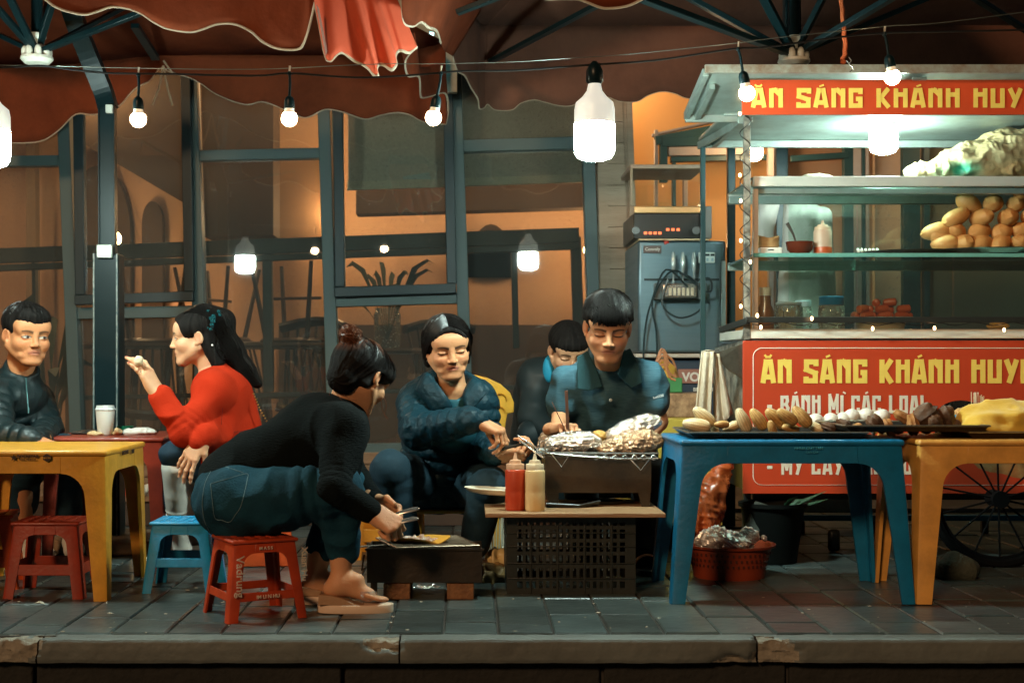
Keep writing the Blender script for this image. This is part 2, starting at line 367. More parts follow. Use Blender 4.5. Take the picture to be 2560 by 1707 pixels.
# crumbs of litter on the paving
b = MB()
for i in range(90):
    p = Vector((rng.uniform(-1.5, 1.9), 3.99 + abs(rng.gauss(0, .5)), .002)); s_ = rng.uniform(.0012, .0042)
    b.ball(p, (s_ * rng.uniform(1, 2.2), s_, s_ * .5), 6, 4)
tag(b.build('litter_crumbs', mat('crumb', (.5, .45, .36), .8)), 'tiny pale crumbs and scraps scattered over the slate paving', 'litter', kind='stuff')
def leafscrap(name, label, px, py, pts, m, s=1):
    g = G(px, py); b_ = MB(); n = len(pts); b_.add([g + Vector((x * s, y * s, .006 + .004 * math.sin(i * 2.1))) for i, (x, y) in enumerate(pts)] + [g + Vector((0, 0, .012))], [(i, (i+1) % n, n) for i in range(n)])
    tag(b_.build(name, m, solid=.001), label, 'litter')
leafscrap('paper_scrap', 'small torn white scrap lying before the yellow table leg', 92, 1389, ((-.015,-.004),(.0,-.01),(.016,-.002),(.01,.008),(-.008,.007)), mat('scrap', (.6,.55,.42), .8))
# ================================================================ SHOP FRONT
D = 7.2
shop = thing('shop_building', 'glass shop front with teal grey frames and a timber clad pillar behind the diners', 'shop')
m_fr = mat('frame_grey', (.055, .088, .088), .45, col2=(.06, .09, .09), vs=3, spec=.5)
m_dk = mat('frame_dark', (.012, .026, .03), .4)
m_gl = glassmat('shop_glass', (.76, .77, .74), dust=.10, ior_=1.75)
def vb(b_, p, q, d, wpx, depth=.06):     # straight bar between two spots at depth d
    return b_.bar(V(*p, d), V(*q, d), wpx / F * d, depth, up=(0, 1, 0)) if False else b_.bar(V(*p, d), V(*q, d), depth, wpx / F * d, up=(0, -1, 0))
def strip(name, p, q, d, wpx, depth, m, par):
    b_ = MB(); P, Q = V(*p, d), V(*q, d); e = (Q - P).normalized(); n = Vector((e.z, 0, -e.x)) * (wpx / F * d / 2); y = Vector((0, depth / 2, 0))
    vs = [o + n * a + y * c for o in (P, Q) for a, c in ((-1,-1),(1,-1),(1,1),(-1,1))]
    b_.add(vs, [(0,1,2,3),(7,6,5,4),(0,4,5,1),(1,5,6,2),(2,6,7,3),(3,7,4,0)]); return b_.build(name, m, par, bevel=.003)
for x0, x1, y1 in ((141, 181, 1035), (437, 470, 1035), (739, 770, 1035), (1041, 1076, 1035), (1342, 1372, 1035)):
    strip('mullion', (x0, 40), (x1, y1), D, 28, .09, m_fr, shop)
def slab4(b_, pts, d, th):
    P = [V(*p, d) for p in pts]; Q = [p + Vector((0, th, 0)) for p in P]; n = len(P)
    return b_.add(P + Q, [tuple(range(n)), tuple(range(2*n-1, n-1, -1))] + [(i, n+i, n+(i+1) % n, (i+1) % n) for i in range(n)])
for (p, q, w_) in (((-120, 374), (140, 371), 24), ((166, 721), (446, 716), 26), ((460, 360), (738, 354), 24), ((767, 693), (1050, 685), 26), ((1062, 338), (1343, 330), 28), ((-120, 1046), (1480, 1022), 26)):
    strip('transom', p, q, D + .002, w_, .07, m_fr, shop)
for P in (((-120, 30), (142, 30), (168, 1035), (-120, 1040)), ((460, 30), (742, 30), (760, 1030), (474, 1033)), ((1060, 30), (1344, 30), (1362, 1025), (1072, 1027)), ((170, 720), (448, 716), (458, 1033), (182, 1036)), ((768, 690), (1052, 685), (1060, 1028), (772, 1032))):
    slab4(MB(), P, D + .012, .008).build('pane', m_gl, shop)
for (L0, R0, L1, R1, yb) in ((168, 436, 175, 447, 690), (762, 1036, 770, 1048, 672)):     # outward hung sashes
    sash = MB(); 
    for p, q, w_ in (((L0 + 12, 40), (L1 + 12, yb - 12), 26), ((R0 - 10, 40), (R1 - 10, yb - 20), 26)): 
        P_, Q_ = V(*p, D - .05), V(*q, D - .05); vb(sash, p, q, D - .05, w_, .05)
    vb(sash, (L1, yb), (R1, yb - 9), D - .053, 30, .05)
    so_ = sash.build('sash_frame', m_dk, shop, bevel=.004)
    slab4(MB(), ((L0 + 20, 40), (R0 - 20, 40), (R1 - 20, yb - 20), (L1 + 20, yb - 10)), D - .05, .006).build('pane', m_gl, so_)
strip('rail', (466, 912), (1360, 884), D + .1, 11, .02, m_dk, shop); strip('rail', (170, 914), (460, 908), D + .1, 11, .02, m_dk, shop)
# timber-look pillar: side strips and a stack of boards
m_wd = mat('pillar_board', (.36, .27, .19), .6, col2=(.25, .18, .12), vs=3, amt=.9, bump=.3, bs=18, stretch=(1, 1, 7))
slab4(MB(), ((1368, 30), (1444, 30), (1478, 1040), (1378, 1040)), D - .01, .12).build('pillar', m_wd, shop)
slab4(MB(), ((1366, 30), (1386, 30), (1412, 1040), (1388, 1040)), D - .03, .03).build('corner_strip', m_wd, shop)
slab4(MB(), ((1432, 30), (1446, 30), (1480, 1040), (1466, 1040)), D - .03, .03).build('corner_strip', m_wd, shop)
b = MB(); y = 40
while y < 1000:
    xa = 1387 + (y - 240) * .026; xb = 1431 + (y - 240) * .038
    slab4(b, ((xa, y), (xb, y - 1), (xb + 1.7, y + 46), (xa + 1.2, y + 47)), D - .022, .012); y += 48.3
b.build('cladding', m_wd, shop, bevel=.002)
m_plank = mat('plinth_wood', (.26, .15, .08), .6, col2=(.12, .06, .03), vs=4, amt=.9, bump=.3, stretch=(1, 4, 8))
pl = MB()
for i in range(5): pl.box((-3.2, D - .04 - .001 * i, .005 + i * .063), (.93, D + .1, .064 + i * .063))
pl.build('plinth', m_plank, shop, bevel=.003)
st = thing('timber_step', 'long low plank step along the foot of the shop front', 'step')
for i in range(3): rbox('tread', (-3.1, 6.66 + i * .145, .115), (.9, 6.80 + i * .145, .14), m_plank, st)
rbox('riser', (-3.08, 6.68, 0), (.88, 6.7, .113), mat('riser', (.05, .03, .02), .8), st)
# the room behind the glass
m_wall = mat('warm_wall', (.62, .38, .23), .85, col2=(.54, .32, .19), vs=1.5); m_wains = mat('wainscot', (.09, .055, .035), .6, vs=5)
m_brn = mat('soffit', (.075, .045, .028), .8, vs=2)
tag(rbox('room_floor', (-4.5, 7.35, 0), (1.2, 10.2, .14), mat('room_floor', (.12, .08, .05), .35), bev=0), kind='structure')
room = thing('interior_wall', 'warm orange room wall behind the shop glass with dark niches and wainscot', 'wall')
rbox('wall', (-4.5, 9.7, .14), (1.3, 9.8, 3.3), m_wall, room, 0)
rbox('side_wall', (-4.6, 7.4, .14), (-4.5, 9.7, 3.3), m_wall, room, 0)
rbox('wainscot', (-1.3, 9.67, .14), (1.3, 9.7, 1.03), m_wains, room, 0)
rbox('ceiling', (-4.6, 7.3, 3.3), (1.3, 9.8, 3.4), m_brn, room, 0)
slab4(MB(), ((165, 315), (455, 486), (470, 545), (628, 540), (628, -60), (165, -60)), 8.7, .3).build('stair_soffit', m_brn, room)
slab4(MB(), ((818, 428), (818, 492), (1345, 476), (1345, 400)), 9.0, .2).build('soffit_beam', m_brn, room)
slab4(MB(), ((640, 340), (738, 340), (738, 560), (640, 565)), 9.3, .05).build('cabinet', mat('cab', (.2, .115, .06), .6), room)
def arch(cx, w_, top, bot, n=14):
    return [(cx - w_ / 2, bot)] + [(cx - w_ / 2 * math.cos(math.pi * i / n), top + w_ * 1.1 * (1 - math.sin(math.pi * i / n))) for i in range(n + 1)] + [(cx + w_ / 2, bot)]
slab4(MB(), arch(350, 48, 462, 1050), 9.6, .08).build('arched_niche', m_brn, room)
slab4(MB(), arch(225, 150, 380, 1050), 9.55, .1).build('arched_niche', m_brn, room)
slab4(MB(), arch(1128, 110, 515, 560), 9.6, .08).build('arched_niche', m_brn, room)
slab4(MB(), ((60, 300), (80, 300), (84, 900), (60, 900)), 9.5, .1).build('wall_panel', mat('wp', (.3, .2, .12), .8), room)
bl = thing('roller_blind', 'pale patterned roller blind half lowered inside the two right panes', 'blind')
m_bl = mat('blind', (.62, .54, .42), .8, col2=(.45, .4, .32), vs=60, amt=.6)
slab4(MB(), ((800, 60), (1352, 50), (1352, 402), (800, 418)), D + .16, .004).build('fabric', m_bl, bl)
slab4(MB(), ((798, 418), (1352, 400), (1352, 418), (798, 437)), D + .15, .03).build('bottom_bar', mat('bar', (.7, .62, .44), .5), bl)
slab4(MB(), ((926, 406), (986, 396), (990, 412), (926, 412)), D + .14, .006).build('label_card', mat('card', (.5, .6, .55), .5), bl)
fr = thing('interior_frame', 'dark timber post and beam frame standing just inside the glass', 'frame')  # a dark reflection in the glass, built as solid bars behind it
m_in = mat('inner_dark', (.03, .045, .045), .5)
for p, q, w_ in (((-100, 592), (1330, 541), 34), ((-100, 620), (1330, 566), 14)): strip('beam', p, q, 7.75, w_, .06, m_in, fr)
for p, q, w_ in (((1322, 545), (1330, 800), 24), ((1180, 560), (1186, 800), 14), ((80, 590), (84, 880), 8), ((615, 560), (618, 900), 22)): strip('post', p, q, 7.78, w_, .06, m_in, fr)
# room lamps, and globes added to brighten the back wall
def room_lamp(x, y, z, s, nm='pendant_lamp', lab='warm globe lamp hanging in the room behind the glass', r=.09):
    t = thing(nm, lab, 'lamp')
    MB().ball((x, y, z), r, 16, 10).build('globe', glow('warm_globe%g' % s, (1, .62, .3), s), t, smooth=True); MB().tube([(x, y, z + r * .8), (x, y, 3.3)], .006).build('cord', m_dk, t)
room_lamp(-2.3, 8.6, 2.55, 110); room_lamp(-.6, 8.5, 2.6, 110); room_lamp(.7, 8.5, 2.6, 110)
for X_, Y_, Z_, lab in ((-2.24, 8.95, 1.55, 'small warm wall lamp behind the umbrella pole'), (-.89, 9.2, 1.75, 'small warm wall lamp behind the middle mullion'), (.78, 9.2, 1.5, 'small warm wall lamp behind the pillar edge')): room_lamp(X_, Y_, Z_, 120, 'wall_lamp', lab, .045)  # globes hidden from view, added to brighten the back wall
bpy.data.objects['pendant_lamp']['label'] = 'leftmost warm globe lamp hanging in the room behind the glass'
bpy.data.objects['pendant_lamp.001']['label'] = 'middle warm globe lamp hanging in the room behind the glass'
bpy.data.objects['pendant_lamp.002']['label'] = 'rightmost warm globe lamp hanging in the room behind the glass'
for i, (px, py, a) in enumerate(((574, 447, .5), (572, 466, -.5), (605, 491, .2), (1013, 445, 0))):  # cyan reflections in the window, built as glowing ovals on mounts
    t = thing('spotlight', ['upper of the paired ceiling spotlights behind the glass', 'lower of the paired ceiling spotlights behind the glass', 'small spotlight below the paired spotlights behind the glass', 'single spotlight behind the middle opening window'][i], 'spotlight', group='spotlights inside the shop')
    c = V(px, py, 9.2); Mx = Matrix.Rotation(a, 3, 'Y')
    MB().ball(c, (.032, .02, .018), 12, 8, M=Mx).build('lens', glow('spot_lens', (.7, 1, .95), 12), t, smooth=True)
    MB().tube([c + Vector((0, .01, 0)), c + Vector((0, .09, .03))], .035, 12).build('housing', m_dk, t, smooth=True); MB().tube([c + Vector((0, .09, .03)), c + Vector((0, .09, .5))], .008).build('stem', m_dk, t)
# ---------------------------------------------------------------- chairs turned over on tables, inside
m_ch = mat('dark_wood', (.055, .03, .018), .35, vs=8)
def windsor(x, y, z, rz, label, up=1):
    t = thing('wooden_chair', label, 'chair', (x, y, z), 'wooden chairs stacked inside the shop', rz)
    if up < 0: t.rotation_euler[0] = math.pi; t.location[2] = z + .46
    MB().lathe([(.0, .43), (.19, .43), (.21, .445), (.2, .46), (.0, .455)], (0, 0, 0), 20).build('seat', m_ch, t, smooth=True)
    for sx in (-1, 1):
        for sy in (-1, 1): MB().tube([(sx * .13, sy * .12, .43), (sx * .19, sy * .19, 0)], [.016, .012]).build('leg', m_ch, t, smooth=True)
    for i in range(7):
        a = (i - 3) * .058; MB().tube([(a * .8, .16, .45), (a * 1.15, .24, .84)], .008, 6).build('spindle', m_ch, t, smooth=True)
    MB().tube([(-.23, .2, .83), (-.12, .25, .86), (0, .265, .87), (.12, .25, .86), (.23, .2, .83)], .02, 8, flat=1.8).build('top_rail', m_ch, t, smooth=True)
    MB().tube([(-.16, .0, .2), (.16, .0, .2)], .009).build('stretcher', m_ch, t, smooth=True)
def rtable(px, d, r, z, label):
    X = (px - CX) / F * d; t = thing('wooden_table', label, 'table', (X, d, .14), 'dark tables inside the shop'); h = z - .14
    MB().lathe([(0, h - .03), (r, h - .03), (r + .01, h - .015), (r, h), (0, h)], n=28).build('tabletop', m_ch, t, smooth=True)
    for a in range(4): MB().tube([(.8*r*math.cos(a*1.57+.6), .8*r*math.sin(a*1.57+.6), h - .03), (.95*r*math.cos(a*1.57+.6), .95*r*math.sin(a*1.57+.6), 0)], [.025, .02]).build('leg', m_ch, t, smooth=True)
    return X
X = rtable(360, 8.3, .42, .88, 'dark round table under an upturned chair beside the umbrella pole'); windsor(X - .02, 8.3, .88, .2, 'upturned spindle chair on the table beside the umbrella pole', -1)
X = rtable(680, 8.2, .45, .88, 'dark round table behind the second glass pane'); windsor(X, 8.2, .88, 2.8, 'upturned spindle chair on the table behind the second pane', -1)
X = rtable(500, 8.9, .4, .9, 'dark round table farther back between two panes'); windsor(X, 8.9, .9, 1.2, 'upturned spindle chair farther back beside the red coat woman', -1)
X = rtable(890, 8.3, .42, .85, 'dark table holding the glass vase with a plant')
rng = random.Random(4)
windsor(-.1, 8.4, .14, .4, 'dark spindle chair on the floor behind the puffer jacket woman'); windsor(-1.0, 8.0, .14, -.5, 'dark spindle chair on the floor behind the bent woman'); windsor(-2.75, 8.1, .14, 1.5, 'dark spindle chair on the floor behind the seated man')
vz = thing('vase_plant', 'leafy long stemmed plant in a glass vase inside the window', 'plant', (X, 8.3, .85))
MB().lathe([(.06, 0), (.075, .02), (.08, .2), (.07, .22), (.075, .24)], cap=False).build('vase', glassmat('vase_glass', dust=.5), vz, smooth=True)
lf = MB()
for i in range(16):
    a = rng.uniform(0, 6.28); h = rng.uniform(.28, .5); rr = rng.uniform(.12, .36); P = [Vector((math.cos(a) * rr * t, math.sin(a) * rr * t * .6, .05 + h * math.sin(t * 1.9))) for t in (0, .3, .6, .85, 1)]
    lf.tube(P, [.003, .003, .02, .016, .001], 6, flat=.15)
lf.build('leaves', mat('leaf_dark', (.035, .05, .015), .5), vz, smooth=True)
lr = thing('large_leaf_plant', 'dark broad leaved plant inside behind the lit food hand', 'plant', (-2.33, 7.9, .14))
lf = MB()
for i in range(14):
    a = rng.uniform(0, 6.28); rr = rng.uniform(.08, .22); h = rng.uniform(.5, 1.0); lf.tube([(0, 0, 0), (rr * .4 * math.cos(a), rr * .4 * math.sin(a), h * .7), (rr * math.cos(a), rr * math.sin(a), h), (rr * 1.6 * math.cos(a), rr * 1.6 * math.sin(a), h * .93)], [.006, .006, .035, .002], 6, flat=.15)
lf.build('leaves', mat('leaf_dark', (.03, .05, .015), .5), lr, smooth=True)
MB().lathe([(.08, 0), (.11, .2), (.1, .21)], n=16).build('pot', m_ch, lr, smooth=True)
# ================================================================ ENTRANCE BAY right of the pillar
ent = thing('entrance_wall', 'ochre entrance wall with teal door frames right of the pillar', 'wall')
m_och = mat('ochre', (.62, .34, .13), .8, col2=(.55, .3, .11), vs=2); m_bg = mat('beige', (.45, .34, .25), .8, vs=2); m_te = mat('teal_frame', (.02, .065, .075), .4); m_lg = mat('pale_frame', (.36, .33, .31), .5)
def quad(x0, y0, x1, y1, d, m, par, nm='panel', th=.05): return slab4(MB(), ((x0, y0), (x1, y0), (x1, y1), (x0, y1)), d, th).build(nm, m, par)
quad(1420, -150, 1790, 1150, 8.6, m_och, ent, 'wall'); quad(1790, -150, 2010, 1150, 8.55, mat('tan', (.4, .24, .14), .8, vs=2), ent, 'wall'); quad(2010, -150, 2130, 1150, 8.5, m_bg, ent, 'wall'); quad(2130, -150, 2700, 1150, 8.45, mat('shade', (.14, .14, .105), .8, vs=2), ent, 'wall')  # wall panels side by side, the last one a dark grey green
tag(rbox('entrance_floor', (1.0, 7.3, 0), (5, 8.8, .02), mat('ent_floor', (.1, .09, .08), .5), bev=0), kind='structure')
for p, q, w_, m_ in (((1498, 312), (1720, 262), 6, m_lg), ((1505, 325), (1720, 283), 20, m_te), ((1507, 300), (1507, 1100), 8, m_lg), ((1524, 320), (1524, 420), 18, m_te), ((1520, 328), (1720, 322), 22, m_te), ((1535, 350), (1720, 346), 20, m_lg), ((1540, 368), (1780, 362), 12, m_te), ((1548, 370), (1548, 1100), 8, m_te), ((1574, 380), (1574, 1100), 10, m_lg)):
    strip('frame_bar', p, q, 8.3 - w_ * .002, w_, .05, m_, ent)
for px, w_, m_ in ((1772, 20, m_lg), (1793, 30, mat('dkfr', (.03, .04, .04), .5)), (1946, 22, m_te), (1966, 18, m_lg), (1980, 8, m_te), (1989, 8, m_lg), (2090, 40, m_te), (2125, 14, m_te)):
    strip('frame_post', (px, 60), (px + 4, 1100), 8.2, w_, .05, m_, ent)
strip('frame_bar', (1815, 366), (1946, 358), 8.19, 14, .05, m_te, ent)
room_lamp(1.6, 8.0, 1.95, 60, 'entrance_lamp', 'small warm globe lamp in the entrance right of the pillar', .05)
room_lamp(2.9, 7.7, 2.1, 40, 'rear_lamp', 'warm globe lamp behind the food cart roof', .05)
for px, w_, d, lab in ((1681, 18, 6.6, 'narrow dark teal pole between ice cream machine and food cart'), (1797, 27, 6.9, 'wider dark teal pole behind the left end of the food cart')):
    t = thing('awning_pole', lab, 'pole'); Xp = (px - CX) / F * d; wm = w_ / F * d
    rbox('shaft', (Xp - wm / 2, d, 0), (Xp + wm / 2, d + wm, 2.1), mat('pole_teal', (.012, .05, .06), .35, col2=(.2, .2, .18), vs=30, amt=.12), t); rbox('foot_plate', (Xp - .06, d - .03, 0), (Xp + .06, d + .1, .008), m_dk, t)
# ---------------------------------------------------------------- ice cream machine, oven
m_st = mat('brushed_steel', (.17, .25, .29), .32, metal=.75, col2=(.12, .19, .23), vs=3, stretch=(1, 1, 12)); m_stl = mat('bright_steel', (.75, .72, .66), .2, metal=.9)
d = 6.5
def Q(px, py, dd=6.5): return V(px, py, dd)
ic = thing('ice_cream_machine', 'blue grey steel soft ice cream machine with three levers', 'machine')
a, c = Q(1466, 810), Q(1668, 553); rbox('body', (a.x, 6.5, a.z), (c.x, 7.05, c.z), m_st, ic, .012)
a, c = Q(1480, 645, 6.495), Q(1652, 640, 6.495); rbox('groove', (a.x, 6.494, a.z), (c.x, 6.499, c.z), m_dk, ic, 0)
a, c = Q(1657, 806), Q(1667, 600); rbox('bright_edge', (a.x, 6.49, a.z), (c.x, 6.5, c.z), mat('edge_steel', (.6, .8, .85), .3, metal=.8), ic, .002)
a, c = Q(1500, 690), Q(1620, 652); rbox('dispenser', (a.x, 6.44, a.z), (c.x, 6.5, c.z), mat('disp', (.1, .12, .12), .4), ic, .004)
a, c = Q(1520, 685, 6.42), Q(1600, 652, 6.42); dp = rbox('nozzle_block', (a.x, 6.40, a.z), (c.x, 6.44, c.z), m_stl, ic, .008)
for i in range(6): rbox('rib', (a.x + .03 + i * .02, 6.394, a.z + .01), (a.x + .042 + i * .02, 6.402, a.z + .045), mat('rib', (.6, .52, .38), .4), dp, .002)
for px in (1547, 1569, 1594):
    h = MB().tube([Q(px, 580, 6.42), Q(px, 600, 6.41), Q(px, 616, 6.41), Q(px, 628, 6.41), Q(px, 655, 6.41)], [.006, .012, .009, .004, .004], 10).build('lever', mat('lever', (.75, .85, .85), .15, metal=.6), ic, smooth=True)
a, c = Q(1604, 605), Q(1642, 580); kp = rbox('key_panel', (a.x, 6.485, a.z), (c.x, 6.5, c.z), mat('keys', (.7, .78, .75), .4), ic, .004)
for i in range(3): rbox('display', (a.x + .008 + i * .023, 6.482, c.z - .018), (a.x + .026 + i * .023, 6.486, c.z - .008), m_dk, kp, 0); rbox('button', (a.x + .011 + i * .023, 6.482, a.z + .008), (a.x + .022 + i * .023, 6.486, a.z + .022), mat('btn', (.35, .5, .55), .4), kp, .002)
a, c = Q(1478, 582), Q(1519, 565); nb = rbox('name_badge', (a.x, 6.49, a.z), (c.x, 6.5, c.z), mat('badge', (.12, .08, .07), .4), ic, .002)
text('badge_letters', 'Convoly', mat('badge_txt', (.6, .55, .5), .4), nb, ((a.x + c.x) / 2, 6.488, a.z + .011), .02, bold=.0004)
MB().ball(Q(1530, 556), (.012, .008, .012), 8, 6, lambda q: 1 + .3 * math.sin(9 * q.x)).build('rosette', mat('rosette', (.6, .06, .04), .6), ic)
for pts in (((1580, 660), (1530, 620), (1495, 700), (1482, 760), (1478, 830)), ((1600, 655), (1545, 622), (1500, 690), (1508, 760), (1510, 820)), ((1535, 640), (1522, 700), (1560, 730), (1605, 715), (1618, 680), (1590, 640), (1560, 628)), ((1600, 645), (1630, 640), (1634, 668), (1612, 668), (1600, 648))):
    P = [Q(x, y, 6.38) for x, y in pts]; cu = []
    for i in range(len(P) - 1):
        p0, p1, p2, p3 = P[max(i-1,0)], P[i], P[i+1], P[min(i+2, len(P)-1)]
        for t in (0, .2, .4, .6, .8): cu.append(.5 * ((2*p1) + (p2-p0)*t + (2*p0-5*p1+4*p2-p3)*t*t + (3*p1-p0-3*p2+p3)*t**3))
    MB().tube(cu + [P[-1]], .0045, 6).build('cable', m_dk, ic, smooth=True)
tb = thing('machine_stand', 'low white and navy cabinet carrying the ice cream machine', 'cabinet')
a, c = Q(1456, 905), Q(1674, 812); rbox('top', (a.x, 6.42, c.z - .02), (c.x, 7.1, c.z - .002), mat('stand_top', (.5, .45, .38), .5), tb); bx = rbox('box', (a.x, 6.46, .0), (c.x, 7.05, c.z - .022), mat('stand', (.03, .05, .08), .5), tb)
a, c = Q(1555, 880), Q(1668, 848); sgn = rbox('box_label', (a.x, 6.448, a.z), (c.x, 6.459, c.z), mat('boxlab', (.35, .16, .12), .6), tb, 0); text('label_text', 'VOL', mat('white_ink', (.7, .68, .62), .6), sgn, (Q(1590, 0).x, 6.445, a.z + .01), .055, bold=.002)
text('label_text', 'BRACKET', MC['white_ink'], sgn, (Q(1612, 0).x, 6.445, Q(0, 898).z), .022, bold=.0006)
ov = thing('counter_oven', 'black counter oven with red lit buttons and two knobs on the ice cream machine', 'oven')
a, c = Q(1456, 549), Q(1634, 490); rbox('body', (a.x, 6.5, a.z), (c.x - .05, 6.95, c.z), mat('oven_blk', (.02, .018, .016), .3), ov); rbox('side_panel', (c.x - .048, 6.48, a.z), (c.x, 6.96, c.z + .03), mat('oven_side', (.12, .11, .1), .4), ov)
rbox('trim', (a.x, 6.485, c.z - .002), (c.x - .05, 6.5, c.z + .03), mat('brass', (.7, .45, .22), .3, metal=.9), ov); rbox('base', (a.x + .02, 6.48, a.z - .009), (c.x - .01, 6.98, a.z - .001), mat('obase', (.7, .5, .3), .5), ov)
for px in (1461, 1600): MB().tube([Q(px, 530, 6.5), Q(px, 530, 6.48)], .018, 16).build('knob', mat('knob', (.05, .045, .04), .3), ov, smooth=True)
for px, py in ((1483, 536), (1494, 536), (1505, 536), (1516, 536), (1534, 528), (1546, 528), (1558, 528)): p = Q(px, py); rbox('button', (p.x - .007, 6.493, p.z - .006), (p.x + .007, 6.501, p.z + .006), glow('red_btn', (1, .16, .05), .8), ov, .001)
dc = thing('display_case', 'glass warming case with thin metal frame on top of the oven', 'case')
a, c = Q(1448, 488), Q(1619, 378); rbox('roof', (a.x, 6.5, c.z - .02), (c.x, 6.9, c.z), mat('case_roof', (.25, .18, .13), .4), dc)
for xx in (a.x, c.x - .012): rbox('frame', (xx, 6.5, a.z + .03), (xx + .012, 6.512, c.z - .02), mat('case_fr', (.2, .15, .1), .35, metal=.6), dc, .001)
rbox('pane', (a.x + .012, 6.503, a.z + .03), (c.x - .012, 6.507, c.z - .02), glassmat('case_glass', dust=.03), dc, 0)
# string of cable clutter and small crate beside the machine
cb = thing('orange_cable', 'tangled orange brown cable heaped beside the boy', 'cable'); mb = MB()
for k in range(5):
    P = []
    for i in range(18): t = i / 17 * math.pi; P.append(Q(1478 + 74 * t / math.pi + k * 3, 880 - (50 + 9 * k) * math.sin(t) * (1 - .3 * (i / 17)) + 6 * math.sin(k + i), 6.0 + .03 * k))
    mb.tube(P, .005, 6)
mb.build('coil', mat('cable_or', (.42, .17, .07), .5), cb, smooth=True)
gb = thing('green_box', 'green plastic box with yellow cloth between the boy and the towel', 'box')
a, c = V(1500, 902, 6.0), V(1568, 868, 6.0); rbox('box', (a.x, 6.0, a.z), (c.x, 6.2, c.z), mat('green_pl', (.05, .2, .07), .4), gb)
MB().ball(V(1525, 860, 6.08), (.05, .05, .055), 14, 10, lambda q: 1 + .12 * math.sin(7 * q.x + 3 * q.z)).build('cloth', mat('ylw_cl', (.6, .34, .05), .7), gb, smooth=True)
sb = thing('stock_cabinet', 'dark cabinet with yellow top under the green box', 'cabinet')
a, c = V(1440, 960, 5.9), V(1640, 904, 5.9); rbox('jar_row', (a.x, 5.95, a.z), (c.x, 6.25, c.z), mat('brown_goods', (.12, .06, .03), .5, col2=(.4, .25, .14), vs=22, amt=1), sb)
a, c = V(1440, 1020, 5.8), V(1660, 962, 5.8); rbox('drawer', (a.x, 5.8, .1), (c.x, 6.25, c.z), mat('ylw_plastic2', (.62, .4, .06), .45), sb); rbox('foot', (a.x + .03, 5.85, 0), (c.x - .03, 6.2, .098), m_dk, sb)
# ================================================================ UMBRELLAS
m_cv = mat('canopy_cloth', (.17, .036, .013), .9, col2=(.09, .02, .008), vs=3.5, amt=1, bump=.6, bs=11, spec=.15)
m_cvb = mat('canopy_bright', (.50, .075, .03), .85, col2=(.38, .05, .02), vs=3)  # same cloth made brighter, street light on the flap put into its colour
m_hem = mat('hem_tape', (.42, .34, .25), .8)
m_blk = mat('black_metal', (.0035, .012, .014), .34, col2=(.006, .02, .023), vs=4, spec=.22)
m_wht = mat('white_fitting', (.62, .62, .54), .4, col2=(.4, .36, .3), vs=25)
def smooth_line(P, k=5):
    out = []; P = [Vector(p) for p in P]
    for i in range(len(P) - 1):
        p0, p1, p2, p3 = P[max(i-1,0)], P[i], P[i+1], P[min(i+2, len(P)-1)]
        for j in range(k):
            t = j / k; out.append(.5 * ((2*p1) + (p2-p0)*t + (2*p0-5*p1+4*p2-p3)*t*t + (3*p1-p0-3*p2+p3)*t**3))
    return out + [P[-1]]
def hemline(pts):       # pts (px,py,d)
    return smooth_line([V(*p) for p in pts])
def sheet(name, rows, m, par, th=.003):
    n = len(rows[0]); b = MB(); b.add([p for r_ in rows for p in r_], [(i*n+k, i*n+k+1, (i+1)*n+k+1, (i+1)*n+k) for i in range(len(rows)-1) for k in range(n-1)])
    return b.build(name, m, par, smooth=True, solid=th)
def cloth_between(name, low, high, m, par, fold=.01, seed=0, n=8):
    rows = []
    for j in range(n + 1):
        t = j / n; row = []
        for i, (a, c) in enumerate(zip(low, high)):
            p = a.lerp(c, t); f_ = float(vnoise(np.array([p.x, 0, p.z * .25]), 5, seed)); p = p + Vector((0, fold * f_ * (1 - t * .5), 0)); row.append(p)
        rows.append(row)
    return sheet(name, rows, m, par)
def hem(low, par, r=.0045): MB().tube([p + Vector((0, -.002, -.001)) for p in low], r, 6, flat=.6).build('hem', m_hem, par, smooth=True)
u1 = thing('patio_umbrella', 'large rust red umbrella on a black side pole at the left', 'umbrella', group='big red umbrellas over the stall')
rear = [(-60, 322, 6.9), (27, 328, 6.9), (93, 325, 6.9), (135, 300, 6.88), (175, 263, 6.85), (218, 264, 6.8), (269, 248, 6.75), (310, 205, 6.7), (345, 186, 6.68), (368, 158, 6.66), (392, 166, 6.66), (450, 185, 6.66), (500, 218, 6.66), (563, 240, 6.66), (600, 234, 6.66), (633, 243, 6.66), (688, 268, 6.66), (713, 268, 6.66), (748, 252, 6.66), (788, 258, 6.66), (838, 274, 6.66), (876, 265, 6.64), (913, 259, 6.62), (943, 265, 6.6), (973, 280, 6.5), (1024, 286, 6.4)]
L_ = hemline(rear); top = [Vector((p.x, p.y - .02, 2.2)) for p in L_]
cloth_between('valance', L_, top, m_cv, u1, .02, 3); hem(L_, u1)
peak = [Vector((-1.6 + (p.x + 1.6) * .35, 5.6, 2.75)) for p in L_]
front_top = [Vector((p.x * .9, 4.98, 2.13)) for p in L_]
wz = lambda p: p + Vector((0, 0, .022 * float(vnoise(np.array([p.x, p.y, 0]), 6, 3)) + .01 * float(vnoise(np.array([p.x * .4, p.y, 0]), 22, 4))))
rows = [[wz(a.lerp(c, t) + Vector((0, 0, -.05 * math.sin(math.pi * t)))) if 0 < t < 1 else a.lerp(c, t) for a, c in zip(top, peak)] for t in np.linspace(0, 1, 8)] + [[a.lerp(c, t) for a, c in zip(peak, front_top)] for t in np.linspace(.15, 1, 6)]
sheet('canopy', rows, m_cv, u1)
